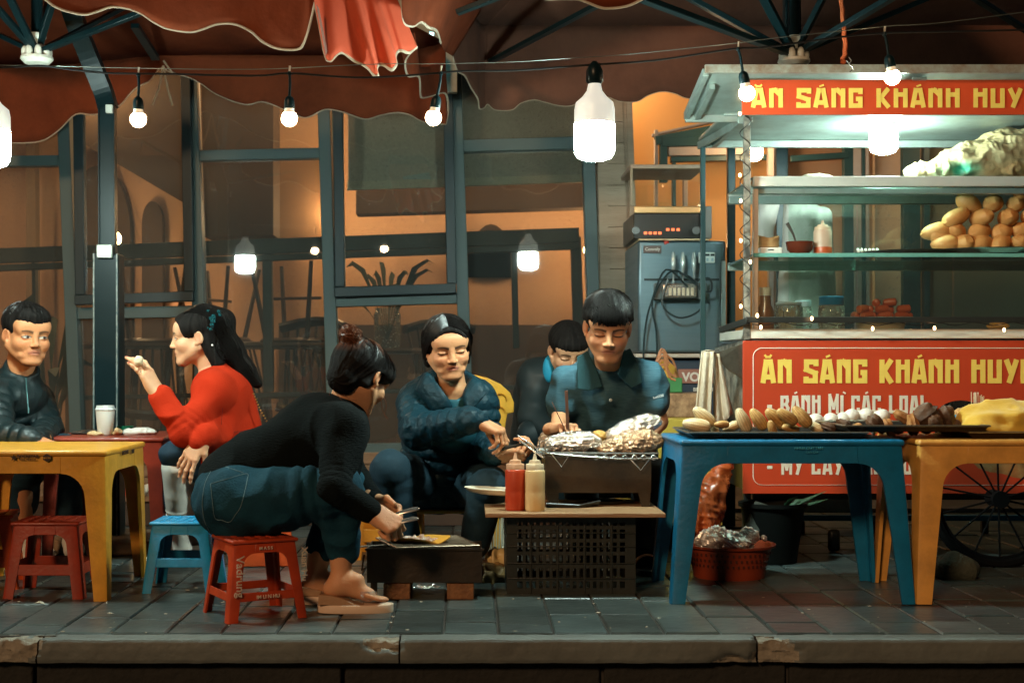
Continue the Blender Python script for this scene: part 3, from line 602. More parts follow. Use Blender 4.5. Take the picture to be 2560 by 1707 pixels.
fr_ = [(60, -30, 4.9), (105, 0, 4.9), (125, 15, 4.9), (155, 27, 4.9), (195, 34, 4.9), (225, 27, 4.9), (255, 17, 4.9), (288, 19, 4.9), (325, 32, 4.9), (355, 52, 4.9), (388, 67, 4.9), (438, 74, 4.9), (468, 67, 4.9), (500, 56, 4.9), (538, 56, 4.9), (575, 72, 4.9), (603, 96, 4.9), (638, 112, 4.9), (683, 114, 4.9), (698, 100, 4.9), (711, 62, 4.9), (724, 7, 4.92)]
Lf = hemline(fr_); cloth_between('valance', Lf, [Vector((p.x, p.y + .04, 2.13)) for p in Lf], m_cv, u1, .015, 5); hem(Lf, u1, .006)
fl = [(724, 7, 4.9), (736, 70, 4.82), (748, 130, 4.76), (760, 141, 4.75), (773, 128, 4.76), (788, 122, 4.78), (813, 140, 4.8), (833, 149, 4.82), (848, 160, 4.8), (861, 175, 4.77), (869, 174, 4.77), (866, 160, 4.8), (871, 149, 4.84), (883, 150, 4.84), (900, 161, 4.82), (911, 149, 4.84), (909, 130, 4.88), (916, 118, 4.9), (926, 118, 4.9), (940, 122, 4.92), (958, 109, 4.95)]
Lg = hemline(fl); n_ = len(Lg); hi = [V(722 + (888 - 722) * i / (n_ - 1), -60, 4.86) for i in range(n_)]
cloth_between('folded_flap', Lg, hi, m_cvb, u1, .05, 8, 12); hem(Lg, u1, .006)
slab4(MB(), ((726, 10), (733, 20), (752, 118), (748, 130)), 4.74, .004).build('flap_lining', mat('lining', (.35, .22, .2), .8), u1)
sd = [(958, 109, 4.95), (932, 140, 5.2), (938, 175, 5.5), (963, 177, 5.7), (966, 217, 5.9), (971, 225, 6.0), (990, 222, 6.2), (1023, 215, 6.35), (1030, 250, 6.4), (1024, 286, 6.42)]
Ls = hemline(sd); cloth_between('side_valance', Ls, [Vector((p.x - .01, p.y, p.z + (.05 if i < 8 else .13))) for i, p in enumerate(Ls)], m_cv, u1, .02, 9); hem(Ls, u1)
# pole, boom, hub, struts
pd = 5.85
def pt(px, py, d=pd): return V(px, py, d)
s_lo = MB(); P0, P1 = pt(256, 1245), pt(250, 585); s_lo.bar((P1.x + .005, pd, 0), P1, .105, .105, up=(0, -1, 0))
s_lo.build('pole_sleeve', m_blk, u1, bevel=.006)
for sx in (-1, 1): MB().bar((P1.x + sx * .047, pd - .055, .05), (P1.x + sx * .047, pd - .055, P1.z), .006, .004, up=(0, -1, 0)).build('edge_trim', mat('edge_trim', (.06, .1, .1), .4, col2=(.5, .5, .45), vs=40, amt=.5), u1)
MB().bar(pt(250, 600), pt(249, 236), .06, .06, up=(0, -1, 0)).build('pole', m_blk, u1, bevel=.004)
for sx in (-1, 1): MB().bar(P1 + Vector((sx * .031, -.034, 0)), pt(249, 240) + Vector((sx * .031, -.034, 0)), .005, .004, up=(0, -1, 0)).build('pole_ridge', m_blk, u1)
rbox('clamp', (P1.x - .032, pd - .075, P1.z - .02), (P1.x + .032, pd - .054, P1.z + .035), mat('clamp', (.5, .55, .5), .3, metal=.5), u1)
MB().tube(smooth_line([pt(249, 250), pt(236, 205), pt(205, 130, 5.8), pt(170, 40, 5.7), pt(140, -60, 5.6), pt(110, -150, 5.4)]), [.05] * 26, 4).build('boom', m_blk, u1)
MB().box(pt(245, 262, 5.79), pt(258, 240, 5.77)).build('cap_clip', m_wht, u1, bevel=.003)
def hub(px, py, d, par, s=1):
    c = V(px, py, d)
    h = MB().lathe([(0, -.045), (.045, -.04), (.06, -.025), (.058, -.015), (.03, -.018), (0, -.02)], c, 24).build('hub', m_wht, par, smooth=True)
    for k in range(8):
        a = k * math.pi / 4 + .39; e = Vector((math.cos(a), math.sin(a), 0)); MB().ball(c + e * .043 + Vector((0, 0, -.002)), (.014, .014, .026), 10, 8).build('petal', m_wht, h, smooth=True)
    MB().lathe([(.026, .0), (.026, .025), (.034, .035), (.034, .05), (.02, .05)], c + Vector((0, 0, .02)), 20).build('collar', m_wht, par, smooth=True)
    MB().tube([c + Vector((0, 0, .04)), c + Vector((0, 0, .55))], .022 * s, 14).build('centre_post', m_blk, par, smooth=True)
    return c
c = hub(85, 122, 5.3, u1)
for q in ((-60, -40, 5.0), (-90, 40, 5.6), (345, 22, 5.1), (-20, -90, 4.9), (150, -90, 5.2), (130, -80, 6.2), (300, 10, 6.0)): MB().bar(c + Vector((0, 0, .0)) + (V(*q) - c).normalized() * .03, V(*q), .026, .018).build('strut', m_blk, u1, bevel=.002)
MB().bar(V(310, 60, 6.1), V(358, 135, 6.5), .035, .02).build('rib', m_blk, u1); 
for P in (((375, 152, 6.6), (366, 200, 6.6), (350, 242, 6.6)), ((376, 152, 6.6), (384, 200, 6.6), (397, 244, 6.6)), ((376, 140, 6.6), (390, 160, 6.6), (396, 168, 6.6))): MB().tube([V(*p) for p in P], .005, 6).build('tie_cord', mat('tie', (.4, .3, .2), .8), u1)
MB().lathe([(.24, 0), (.25, .01), (.25, .05), (.2, .06), (0, .06)], (P1.x + .03, pd, 0), 28).build('base_slab', mat('base_slab', (.3, .2, .12), .8, bump=.4), u1, bevel=.004)
# right umbrella
u2 = thing('patio_umbrella', 'large dark red umbrella over the boy and the food cart', 'umbrella', group='big red umbrellas over the stall')
m_cv2 = mat('canopy_cloth_dark', (.12, .045, .025), .9, col2=(.075, .028, .016), vs=3.5, amt=1, bump=.6, bs=11)
rr = [(1040, 130, 6.0), (1051, 163, 6.1), (1068, 175, 6.2), (1081, 200, 6.3), (1098, 228, 6.4), (1102, 250, 6.45), (1113, 248, 6.5), (1121, 240, 6.5), (1138, 253, 6.5), (1176, 253, 6.5), (1196, 238, 6.5), (1226, 230, 6.5), (1251, 235, 6.5), (1284, 243, 6.5), (1314, 243, 6.5), (1346, 228, 6.5), (1376, 221, 6.5), (1401, 225, 6.5), (1426, 234, 6.5), (1464, 234, 6.5), (1489, 220, 6.5), (1521, 211, 6.5), (1551, 216, 6.5), (1576, 226, 6.5), (1610, 226, 6.5), (1680, 215, 6.5), (1900, 222, 6.5), (2100, 215, 6.5), (2500, 225, 6.5)]
L2 = hemline(rr); t2 = [Vector((p.x, p.y - .02, 2.3)) for p in L2]; cloth_between('valance', L2, t2, m_cv2, u2, .012, 13); hem(L2, u2, .0035)
pk = [Vector((1.25 + (p.x - 1.25) * .3, 5.5, 2.95)) for p in L2]; ft = [Vector((p.x * .95, 4.72, 2.2)) for p in L2]
sheet('canopy', [[a.lerp(e, t) for a, e in zip(t2, pk)] for t in np.linspace(0, 1, 8)] + [[a.lerp(e, t) for a, e in zip(pk, ft)] for t in np.linspace(.15, 1, 6)], m_cv2, u2)
lf_ = hemline([(923, -60, 4.7), (926, 43, 4.75), (948, 61, 4.8), (968, 51, 4.85), (985, 64, 4.9), (1004, 72, 5.1), (1015, 105, 5.4), (1022, 118, 5.7), (1040, 130, 6.0)])
cloth_between('side_valance', lf_, [Vector((p.x + .12, p.y, 2.25)) for p in lf_], m_cv, u2, .04, 21); hem(lf_[:30], u2, .005)
f2 = hemline([(1180, -60, 4.7), (1243, -6, 4.7), (1290, -2, 4.7), (1331, 0, 4.7), (1376, 17, 4.7), (1401, 20, 4.7), (1439, 15, 4.7), (1474, 0, 4.7), (1520, -30, 4.7), (1560, -40, 4.7)])
cloth_between('valance', f2, [Vector((p.x, p.y + .02, 2.2)) for p in f2], m_cv, u2, .01, 4); hem(f2, u2, .006)
c = hub(1824, 128, 5.3, u2)
MB().bar(V(1820, 100, 5.35), V(1818, -120, 5.35), .06, .05, up=(0, -1, 0)).build('post_housing', m_blk, u2, bevel=.005)
for q in ((1475, -2, 4.8), (1545, -25, 5.3), (1710, -90, 5.0), (2075, -20, 5.0), (2160, -15, 5.5), (1950, -120, 5.2)): MB().bar(c + (V(*q) - c).normalized() * .03, V(*q), .034, .02).build('strut', m_blk, u2, bevel=.002)
for p, q in (((1050, 30, 4.9), (1160, -12, 4.85)), ((1128, 142, 6.4), (1370, 14, 5.6)), ((2230, -10, 5.6), (2420, 110, 6.3))): MB().bar(V(*p), V(*q), .03, .018).build('rib', m_blk, u2, bevel=.002)
# neon sign seen through the gap between the umbrellas, and the pale house wall carrying it
nh = thing('house_front', 'pale grey house front seen through the gap between the umbrellas', 'house')
slab4(MB(), ((905, -40), (1050, -40), (1050, 212), (905, 212)), 7.05, .05).build('wall', mat('pale_house', (.45, .42, .33), .8, vs=9, bump=.3), nh)
ns = thing('neon_sign', 'small cyan and white neon sign glimpsed between the umbrellas', 'sign')
b = MB(); slab4(b, ((987, 72), (1006, 100), (1006, 162), (996, 160), (986, 155)), 6.9, .02); b.build('sign_panel', glow('neon_cyan', (.12, .65, .8), 1.2), ns)
for k, (y0, y1) in enumerate(((82, 97), (101, 121), (124, 139), (143, 152))): MB().tube([V(982, y0 + 3, 6.88), V(983, y1 - 2, 6.88)], .007, 8).build('tube_light', glow('neon_warm', (1, .8, .4), 3), ns, smooth=True)
MB().tube([V(992, 76, 6.87), V(995, 158, 6.87)], .01, 8).build('tube_light', glow('neon_white', (.5, 1, 1), 3), ns, smooth=True)
rp = thing('orange_rope', 'short orange rope hanging from the umbrella over the cart roof', 'rope')
P = smooth_line([V(1930, -60, 5.15), V(1933, 0, 5.15), V(1938, 60, 5.15), V(1942, 118, 5.13), V(1934, 140, 5.12)]); MB().tube([p + Vector((.002 * math.sin(i * 2), 0, 0)) for i, p in enumerate(P)], .008, 6).build('strand', mat('rope_or', (.65, .14, .04), .8, bump=1, bs=200), rp)
MB().tube([P[-1], P[-1] + Vector((.01, 0, -.012))], [.009, .012], 6).build('frayed_end', MC['rope_or'], rp)
hk = thing('wire_hook', 'small bent wire hook on the cart roof under the rope', 'hook'); MB().tube([V(x, y, 5.08) for x, y in ((1950, 132), (1956, 140), (1950, 148), (1944, 140), (1954, 150), (1960, 160), (1952, 166))], .002, 5).build('wire', m_stl, hk)
# ================================================================ STRING OF LAMPS
sd_ = 4.6
st = thing('string_cable', 'dark light cable with a thin wire sagging across the whole stall', 'cable')
line = [(-60, 160), (38, 154), (100, 152), (160, 160), (238, 168), (318, 170), (400, 171), (588, 175), (663, 169), (763, 176), (838, 179), (938, 174), (1013, 168), (1063, 164), (1176, 163), (1289, 155), (1356, 150), (1501, 140), (1639, 120), (1696, 112), (1764, 109), (1914, 88), (2030, 77), (2164, 74), (2420, 68)]
MB().tube(smooth_line([V(x, y, sd_) for x, y in line]), .0032, 6).build('cable', mat('cable_black', (.012, .012, .012), .35), st, smooth=True)
wire = [(-60, 150), (100, 152), (300, 157), (588, 160), (838, 149), (1013, 147), (1176, 143), (1289, 136), (1450, 125), (1690, 100), (1764, 90), (2030, 62), (2164, 53), (2420, 20)]
MB().tube(smooth_line([V(x, y, sd_ + .01) for x, y in wire]), .0014, 5).build('wire', mat('wire_metal', (.16, .17, .15), .4, metal=.6), st, smooth=True)
def bulb(px, py, ytop, tilt, label, col, s, cx_top=None):
    d = sd_; c = V(px, py, d); t = thing('string_bulb', label, 'light bulb', group='small warm bulbs on the light cable'); tp = V(cx_top or px, ytop, d)
    r = 18.5 / F * d; up = (tp - c).normalized()
    M_ = up.to_track_quat('Z', 'Y').to_matrix()
    def L(prof, n=20): return [[c + M_ @ Vector((q * math.cos(2*math.pi*k/n), q * math.sin(2*math.pi*k/n), z)) for k in range(n)] for q, z in prof]
    MB().loft(L([(r * math.sin(a), -r * math.cos(a)) for a in np.linspace(.02, 2.35, 12)])).build('globe', glow('bulb%g' % s, col, s), t, smooth=True)
    MB().loft(L([(r * .76, r * .66), (r * .62, r * .95), (r * .58, r * 1.25), (r * .5, r * 1.3)])).build('neck', mat('bulb_neck', (.75, .68, .55), .4, emit=(1, .75, .5), es=.25), t, smooth=True)
    MB().loft(L([(r * .66, r * 1.22), (r * .68, r * 1.3), (r * .62, r * 2.2), (r * .5, r * 2.55), (r * .2, r * 2.8)])).build('socket', m_blk, t, smooth=True)
    MB().tube(smooth_line([c + up * r * 2.7, (c + up * r * 3.2).lerp(tp, .5) + Vector((.002, 0, 0)), tp]), .0045, 8).build('drop_cord', m_blk, t, smooth=True)
    MB().tube([tp + Vector((0, 0, -.006)), tp + Vector((0, 0, .004))], [.008, .005], 8).build('joint', m_blk, t, smooth=True); MB().tube([tp, tp + Vector((.002, 0, .022))], [.003, .004], 6).build('peg', mat('peg', (.6, .5, .38), .7), t)
WARM = (1, .72, .42)
bulb(318, 275, 171, 0, 'warm bulb hanging beside the black umbrella pole, leftmost bulb', WARM, 45)
bulb(665, 273, 168, 0, 'warm bulb hanging in front of the folded red flap side', WARM, 45)
bulb(996, 271, 168, 0, 'pinkish white bulb hanging under the neon sign gap', (1, .8, .75), 45, 1013)
bulb(1716, 215, 112, 0, 'warm bulb hanging at the left end of the upper cart sign', WARM, 45, 1696)
bulb(2050, 178, 77, 0, 'warm bulb hanging over the middle of the upper cart sign', WARM, 45, 2032)
def led(px, py, d, label, s=60, top=True, k=1.0):
    c = V(px, py, d); t = thing('led_lamp', label, 'lamp', group='big white LED bulbs'); r = .066 * k
    MB().lathe([(.0, -.075 * k), (r * .5, -.074 * k), (r * .82, -.066 * k), (r * .97, -.05 * k), (r, -.03 * k), (r, .035 * k), (r * .97, .042 * k)], c, 32).build('diffuser', glow('led_white%g' % s, (.76, 1.0, .92), s), t, smooth=True)
    ms = mat('lamp_shell', (.85, .8, .7), .35, emit=(.9, 1, .92), es=.32)
    sh = MB(); N_ = 72; rings = []
    for q, z in ((.98, .043), (.97, .09), (.9, .112), (.6, .13), (.38, .15), (.3, .175), (.29, .18)):
        rings.append([c + Vector((r * (q + (.018 if k_ % 2 else 0) * (z < .115)) * math.cos(2*math.pi*k_/N_), r * (q + (.018 if k_ % 2 else 0) * (z < .115)) * math.sin(2*math.pi*k_/N_), z * k)) for k_ in range(N_)])
    sh.loft(rings).build('heat_shell', ms, t, smooth=True)
    MB().lathe([(.022, .172 * k), (.028, .18 * k), (.027, .215 * k), (.02, .23 * k), (.008, .245 * k)], c, 16).build('socket', m_blk, t, smooth=True)
    MB().tube([c + Vector((0, 0, .24 * k)), Vector((c.x - .01, c.y, V(0, 152, d).z if top else c.z + .3 * k))], .004, 8).build('drop_cord', m_blk, t, smooth=True)
    return t
led(1366, 316, 4.6, 'big LED bulb hanging over the boy in the middle of the stall', 270)
led(-24, 332, 4.6, 'big LED bulb cut by the left edge of the picture', 230)
# ================================================================ FOOD CART
ct = thing('food_cart', 'street food cart with red lettered panels, glass shelves and a tin roof', 'cart')
m_red = mat('banner_red', (.50, .055, .018), .42, col2=(.42, .042, .015), vs=1.5, coat=.15); m_red2 = mat('banner_red_top', (.60, .07, .02), .4)
m_yel = mat('banner_yellow', (.86, .64, .13), .45); m_wl = mat('banner_white', (.78, .74, .62), .45)
m_tin = mat('tin', (.42, .52, .48), .38, metal=.55, col2=(.3, .34, .3), vs=9, amt=.8); m_ww = mat('white_shelf', (.78, .76, .66), .35)
m_ps = mat('worn_post', (.05, .05, .045), .45, col2=(.5, .45, .36), vs=22, amt=.75); m_bk = mat('cart_dark', (.02, .022, .02), .4)
XL = (1708 - CX) / F * 5.5; XR = 2.42; YF = 5.5; YB = 6.14
def zf(py, d=5.5): return EYE - (py - CY) / F * d
# roof
rf = MB(); A = [(.851, 5.1, 1.800), (2.5, 5.1, 1.800), (2.5, 5.54, 1.727), (.851, 5.54, 1.727)]
rf.add([Vector(p) for p in A] + [Vector(p) + Vector((0, 0, .012)) for p in A], [(0, 3, 2, 1), (4, 5, 6, 7), (0, 1, 5, 4), (1, 2, 6, 5), (2, 3, 7, 6), (3, 0, 4, 7)])
ro = rf.build('roof', m_tin, ct)
MB().bar((.84, 5.09, 1.812), (2.5, 5.09, 1.812), .02, .03).build('front_rim', mat('rim', (.4, .42, .36), .4, metal=.5, col2=(.25, .14, .08), vs=20, amt=.8), ro, bevel=.002)
MB().bar((.845, 5.1, 1.802), (.845, 5.55, 1.724), .022, .03).build('end_rim', m_tin, ro, bevel=.002); MB().bar((.885, 5.2, 1.772), (.885, 5.53, 1.716), .02, .02).build('rafter', m_tin, ro)
MB().bar((.84, 5.55, 1.715), (1.1, 5.55, 1.715), .02, .03).build('rear_rim', m_tin, ro, bevel=.002); MB().bar((1.62, 5.12, 1.786), (1.60, 5.5, 1.722), .05, .01).build('rafter', m_tin, ro)
rbox('roof_ceiling', (XL - .07, YF + .02, 1.722), (XR, YB, 1.735), m_tin, ct, .002); rbox('rear_beam', (XL - .07, YB - .02, 1.69), (XR, YB, 1.72), m_tin, ct, .002)
rbox('side_beam', (XL - .015, YF + .02, 1.69), (XL + .005, YB, 1.72), m_tin, ct, .002)
MB().bar((XL + .02, YF + .01, 1.712), (XL - .07, YB, 1.70), .012, .03).build('side_rail', m_tin, ct)
# upper sign
su = rbox('upper_sign', ((1705 - CX) / F * 5.13, 5.13, zf(264, 5.13)), (2.6, 5.138, zf(184, 5.13)), m_red2, ct, .001)
T1 = [('A', 'b'), ('N', ''), (' ', ''), ('S', ''), ('A', 'a'), ('N', ''), ('G', ''), (' ', ''), ('K', ''), ('H', ''), ('A', 'a'), ('N', ''), ('H', ''), (' ', ''), ('H', ''), ('U', ''), ('Y', ''), ('E', ''), ('N', '')]
def fit(name, s, x0, x1, py0, py1, d, m, par, nfit, **k):
    h = (py0 - py1) / F * d; W = (x1 - x0) / F * d; wsum = 0; sp = k.pop('sp', .16)
    for i, (ch, ac) in enumerate(s[:nfit]): wsum += {'M': .72, 'I': .2, ' ': .3, '-': .4}.get(ch, .62) + sp
    return letters(name, s, m, par, (x0 - CX) / F * d, d, zf(py0, d), h, sx=W / (wsum * h), sp=sp, **k)
fit('lettering', T1, 1727, 2316, 248, 204, 5.1285, m_yel, su, 16, t=.235)
# lower panel
lo = MB(); zt, zb = zf(783), zf(1133); lo.box((XL - .004, YF - .012, zb), (2.6, YF, zt)); lp = lo.build('front_panel', m_red, ct, bevel=.001)
y_ = YF - .0135
def roundrect(x0, z0, x1, z1, r):
    P = []
    for cx_, cz, a0 in ((x1 - r, z1 - r, 0), (x0 + r, z1 - r, 90), (x0 + r, z0 + r, 180), (x1 - r, z0 + r, 270)):
        for a in range(0, 91, 15): P.append(Vector((cx_ + r * math.cos(R(a0 + a)), y_, cz + r * math.sin(R(a0 + a)))))
    return P + [P[0]]
MB().tube(roundrect(XL + .035, zb + .033, 3.2, zt - .028, .035), .0022, 6, flat=.5).build('border_line', m_wl, lp)
T1b = T1; fit('lettering', T1b, 1750, 2308, 880, 826, y_, m_yel, lp, 16, t=.22)
T2 = [('-', ''), (' ', ''), ('B', ''), ('A', 'a'), ('N', ''), ('H', ''), (' ', ''), ('M', ''), ('I', 'g'), (' ', ''), ('C', ''), ('A', 'a'), ('C', ''), (' ', ''), ('L', ''), ('O', ''), ('A', ''), ('I', '.')]
fit('menu_line', T2, 1762, 2126, 950, 908, y_, m_wl, lp, 18, t=.17)
T3 = [('-', ''), (' ', ''), ('M', ''), ('Y', ''), (' ', ''), ('C', ''), ('A', ''), ('Y', ''), (' ', ''), ('C', ''), ('A', 'a'), ('C', ''), (' ', ''), ('D', ''), ('O', '')]
fit('menu_line', T3, 1762, 2100, 1090, 1048, y_, m_wl, lp, 15, t=.17)
MB().ball((2.1, YF - .012, .42), (.16, .002, .1), 20, 10, lambda q: 1 + .1 * math.sin(5 * q.x)).build('food_picture', mat('food_pic', (.25, .1, .03), .5, col2=(.4, .28, .12), vs=14, amt=1), lp, smooth=True)
for i in range(7): MB().ball((1.96 + .02 * math.sin(i * 2.3) + (i % 3) * .018, YF - .0135, .43 + .018 * (i // 2)), (.016, .002, .014), 10, 6).build('picture_detail', mat('picw', (.6, .5, .38), .5), lp, smooth=True)
# counter, body and frame
rbox('counter', (XL + .02, YF - .005, zf(778)), (XR, YB, zf(756)), m_ww, ct, .003)
rbox('cart_body', (XL + .01, YF + .004, zb + .01), (XR, YB - .02, zf(780)), m_bk, ct, .002)
MB().add([(XL, YF, zt), (XL, YF, zb + .2), (XL, YB, zt - .02), (XL - .06, YB - .1, zt + .0)], [(0, 1, 2)]).build('side_panel', m_ps, ct, solid=.004)
rbox('post', (XL + .001, YF - .01, zf(781)), (XL + .026, YF + .014, zf(266)), m_ps, ct, .002)
rbox('post', (XL - .066, YB - .03, zb), (XL - .045, YB - .01, 1.70), mat('post_teal', (.02, .06, .065), .4), ct, .002)
rbox('cabinet_post', (XL + .05, YF + .06, zf(756)), (XL + .07, YF + .08, zf(430)), mat('cream_post', (.75, .6, .45), .35), ct, .002)
rbox('rail', (XL - .0, YF - .055, zf(742)), (XR, YF - .035, zf(729)), m_bk, ct, .002); MB().bar((XL - .07, YF + .1, zf(757)), (XL + .01, YF - .045, zf(738)), .02, .024).build('rail_bracket', m_bk, ct, bevel=.002)
rbox('top_shelf', (XL + .05, YF + .05, zf(432, 5.6)), (XR, YF + .075, zf(409, 5.6)), m_ww, ct, .003); rbox('top_glass', (XL + .05, YF + .076, zf(411, 5.6) - .006), (XR, YB - .045, zf(409, 5.6)), glassmat('shelf_glass', (.78, .93, .88), dust=.14), ct, .001); rbox('top_shelf', (XL + .05, YB - .044, zf(432, 5.6)), (XR, YB - .02, zf(409, 5.6)), m_ww, ct, .003)
rbox('top_channel', (XL + .05, YF + .09, zf(446, 5.6)), (XR, YF + .12, zf(433, 5.6)), m_tin, ct, .002)
rbox('top_channel', (XL + .05, YB - .06, zf(470, 6.1)), (XR, YB - .03, zf(452, 6.1)), m_tin, ct, .002)
rbox('glass_shelf', (XL + .05, YF + .06, zf(590, 5.6)), (XR, YB - .04, zf(585, 5.6)), glassmat('shelf_glass', (.78, .93, .88), dust=.14), ct, .001)
rbox('shelf_edge', (XL + .05, YF + .05, zf(593, 5.6)), (XR, YF + .06, zf(584, 5.6)), mat('edge_green', (.15, .4, .35), .2), ct, .001)
rbox('shelf_edge', (XL + .05, YB - .04, zf(622, 6.1)), (XR, YB - .02, zf(604, 6.1)), m_tin, ct, .002)
m_sg = glassmat('cart_glass', (.88, .97, .93), dust=.09)
for x0, x1 in ((1812, 1968), (1972, 2190), (2194, 2420)): rbox('sliding_pane', ((x0 - CX) / F * 6.05, 6.05 + .01 * (x0 % 3), zf(740, 6.05)), ((x1 - CX) / F * 6.05, 6.054 + .01 * (x0 % 3), zf(470, 6.05)), m_sg, ct, .0005)
rbox('front_pane', (XL + .07, YF + .066, zf(756)), (XR, YF + .07, zf(596, 5.6)), glassmat('cart_glass_front', (.93, .98, .96), dust=.03), ct, .0005)
rbox('chassis', (XL + .05, YF + .05, zb - .03), (XR, YF + .08, zb + .005), m_bk, ct, .002)
for xx in (1.25, 1.45): rbox('caster', (xx, YF + .25, .0), (xx + .05, YF + .28, .09), m_bk, ct, .02)
rbox('leg', (XL + .02, YF + .1, 0), (XL + .05, YF + .13, zb), m_bk, ct, .002)
hb = thing('push_handle', 'grey steel corner bracket holding the cloth on the cart side', 'bracket')
b = MB(); b.add([V(1640, 812, 5.45), V(1705, 790, 5.5), V(1705, 870, 5.5), V(1676, 852, 5.47), V(1650, 826, 5.45)], [(0, 1, 2, 3, 4)]); b.build('plate', mat('dull_steel', (.12, .12, .1), .4, metal=.6, col2=(.3, .28, .22), vs=20), hb, solid=.006)
MB().bar(V(1625, 810, 5.45), V(1652, 806, 5.45), .012).build('bar', m_stl, hb)
# wheel
wh = thing('cart_wheel', 'black spoked cart wheel behind the yellow table leg', 'wheel'); wc = V(2294, 1146, 5.32); rw = .243
def ring(c_, r, t, n=40, w_=1): return [c_ + Vector((r * math.cos(2*math.pi*k/n), 0, r * math.sin(2*math.pi*k/n))) for k in range(n + 1)]
MB().tube(ring(wc, rw, 0), .02, 8).build('tyre', mat('rubber', (.005, .005, .005), .8, spec=.15), wh, smooth=True); MB().tube(ring(wc, rw - .022, 0), .007, 6).build('rim', MC['rubber'], wh, smooth=True)
MB().tube([wc + Vector((0, -.03, 0)), wc + Vector((0, .06, 0))], .032, 16).build('hub', MC['rubber'], wh, smooth=True)
for k in range(14): a = 2 * math.pi * k / 14 + .25; MB().tube([wc, wc + Vector((math.cos(a), 0, math.sin(a))) * (rw - .02)], .004, 5).build('spoke', MC['rubber'], wh)
# cart lamp
led(2030, 318, 5.72, 'round glowing LED bulb inside the cart roof', 150, top=False, k=.85)
# fairy lights
fb = thing('fairy_lights', 'thin wire of tiny warm lamps wound round the cart post and rail', 'lights'); P = [V(1712 + 12 * math.sin(i * .9), 265 + i * 8, 5.46 + .02 * math.cos(i * .9)) for i in range(60)]
MB().tube(smooth_line([V(1745, 205, 5.44), V(1722, 240, 5.44)] + P, 3), .0018, 5).build('wire', MC['cable_black'], fb)
MB().tube(smooth_line([V(1728 + i * 24, 744 + 4 * math.sin(i * 1.7), 5.43) for i in range(28)], 3), .0018, 5).build('wire', MC['cable_black'], fb)
for px, py in ((1700, 262), (1729, 358), (1700, 403), (1702, 462), (1702, 553), (1724, 602), (1702, 704), (1740, 725), (1865, 732), (2005, 755), (2147, 754), (2307, 758), (1748, 752)): MB().ball(V(px, py, 5.42), (.0055, .0055, .008), 8, 6).build('lamp_bead', glow('fairy', (1, .6, .28), 9), fb, smooth=True)
# ---------------------------------------------------------------- goods on the cart
zs = zf(585, 5.6) + .001; zt_ = zf(409, 5.6) + .001; zc = zf(756) + .001
m_brd = mat('bread', (.62, .33, .11), .55, col2=(.4, .17, .04), vs=9, amt=.8, bump=.25, bs=30)
def X56(px, d=5.62): return (px - CX) / F * d
tr = thing('steel_tray', 'long steel tray under the bread rolls on the glass shelf', 'tray')
MB().lathe([(0, .0), (.2, 0), (.23, .018), (.236, .018), (.2, .004), (0, .004)], (X56(2120), 5.78, zs), 32).build('tray', m_stl, tr, smooth=True); MB().lathe([(0, .0), (.26, 0), (.29, .018), (.296, .018), (.26, .004), (0, .004)], (X56(2290), 5.8, zs + .004), 32).build('tray', m_stl, tr, smooth=True)
rows_ = [(560, (2172, 2212, 2255, 2300, 2345)), (532, (2150, 2195, 2250, 2303, 2350)), (500, (2196, 2256, 2316, 2370)), (468, (2226, 2282, 2335)), (440, (2352,)), (545, (2162,))]
ORD = ['first golden', 'second golden', 'third golden', 'fourth golden', 'fifth golden', 'sixth golden', 'seventh golden']
pos = ['left end of bottom row', 'left part', 'middle', 'right part', 'right edge']
k = 0
for ri, (py, xs) in enumerate(rows_):
    for ci, px in enumerate(xs):
        k += 1; c = V(px, py, 5.68 + .02 * (ri % 2)); a = rng.uniform(-.5, .5)
        M_ = Matrix.Rotation(a, 3, 'Y') @ Matrix.Rotation(rng.uniform(-.6, .6) + (1.2 if ci else .3), 3, 'Z')
        o = MB().ball((0, 0, 0), (.062, .041, .036), 16, 10, lambda q: 1 + .05 * math.sin(3 * q.x + k) - .10 * max(0, 1 - abs(q.y) * 7) * (q.z > .3), M=M_).build('bread_roll', m_brd, smooth=True)
        o.location = c - Vector((0, 0, 0))
        rowname = ['bottom', 'second', 'third', 'top', 'highest', 'front'][ri]
        tag(o, '%s bread roll from the left in the %s row of the pile' % (ORD[ci], rowname), 'bread roll', 'bread rolls piled on the cart')
# sdf plastic bag
def blob(name, lo, hi, h, prims, m, par=None, disp=None, colf=None, sm=1):
    S = SDF(lo, hi, h)
    for p in prims: p(S)
    vs, Q_ = S.mesh(); vs = smoothv(vs, Q_, sm) if sm else vs
    if disp is not None: vs = vs + vnorm(vs, Q_) * disp(vs)[:, None]
    return npmesh(name, [(vs, Q_, colf(vs) if colf else None)], m, par)
bc = V(2260, 370, 5.8)
m_bag = mat('plastic_bag', (.8, .66, .36), .3, col2=(.7, .5, .2), vs=9, bump=.6, bs=40, vcol=True, trans=.45)
def bagcol(vs):
    c_ = np.ones((len(vs), 3)); d = np.sqrt(((vs[:, 0] - V(2200, 400, 5.7).x) / .09) ** 2 + ((vs[:, 2] - V(0, 392, 5.7).z) / .035) ** 2); k_ = np.clip(1.3 - d + .3 * fbm(vs, 20, 2), 0, 1)[:, None]
    return c_ * (1 - k_) + np.array([.03, .75, .9]) * k_
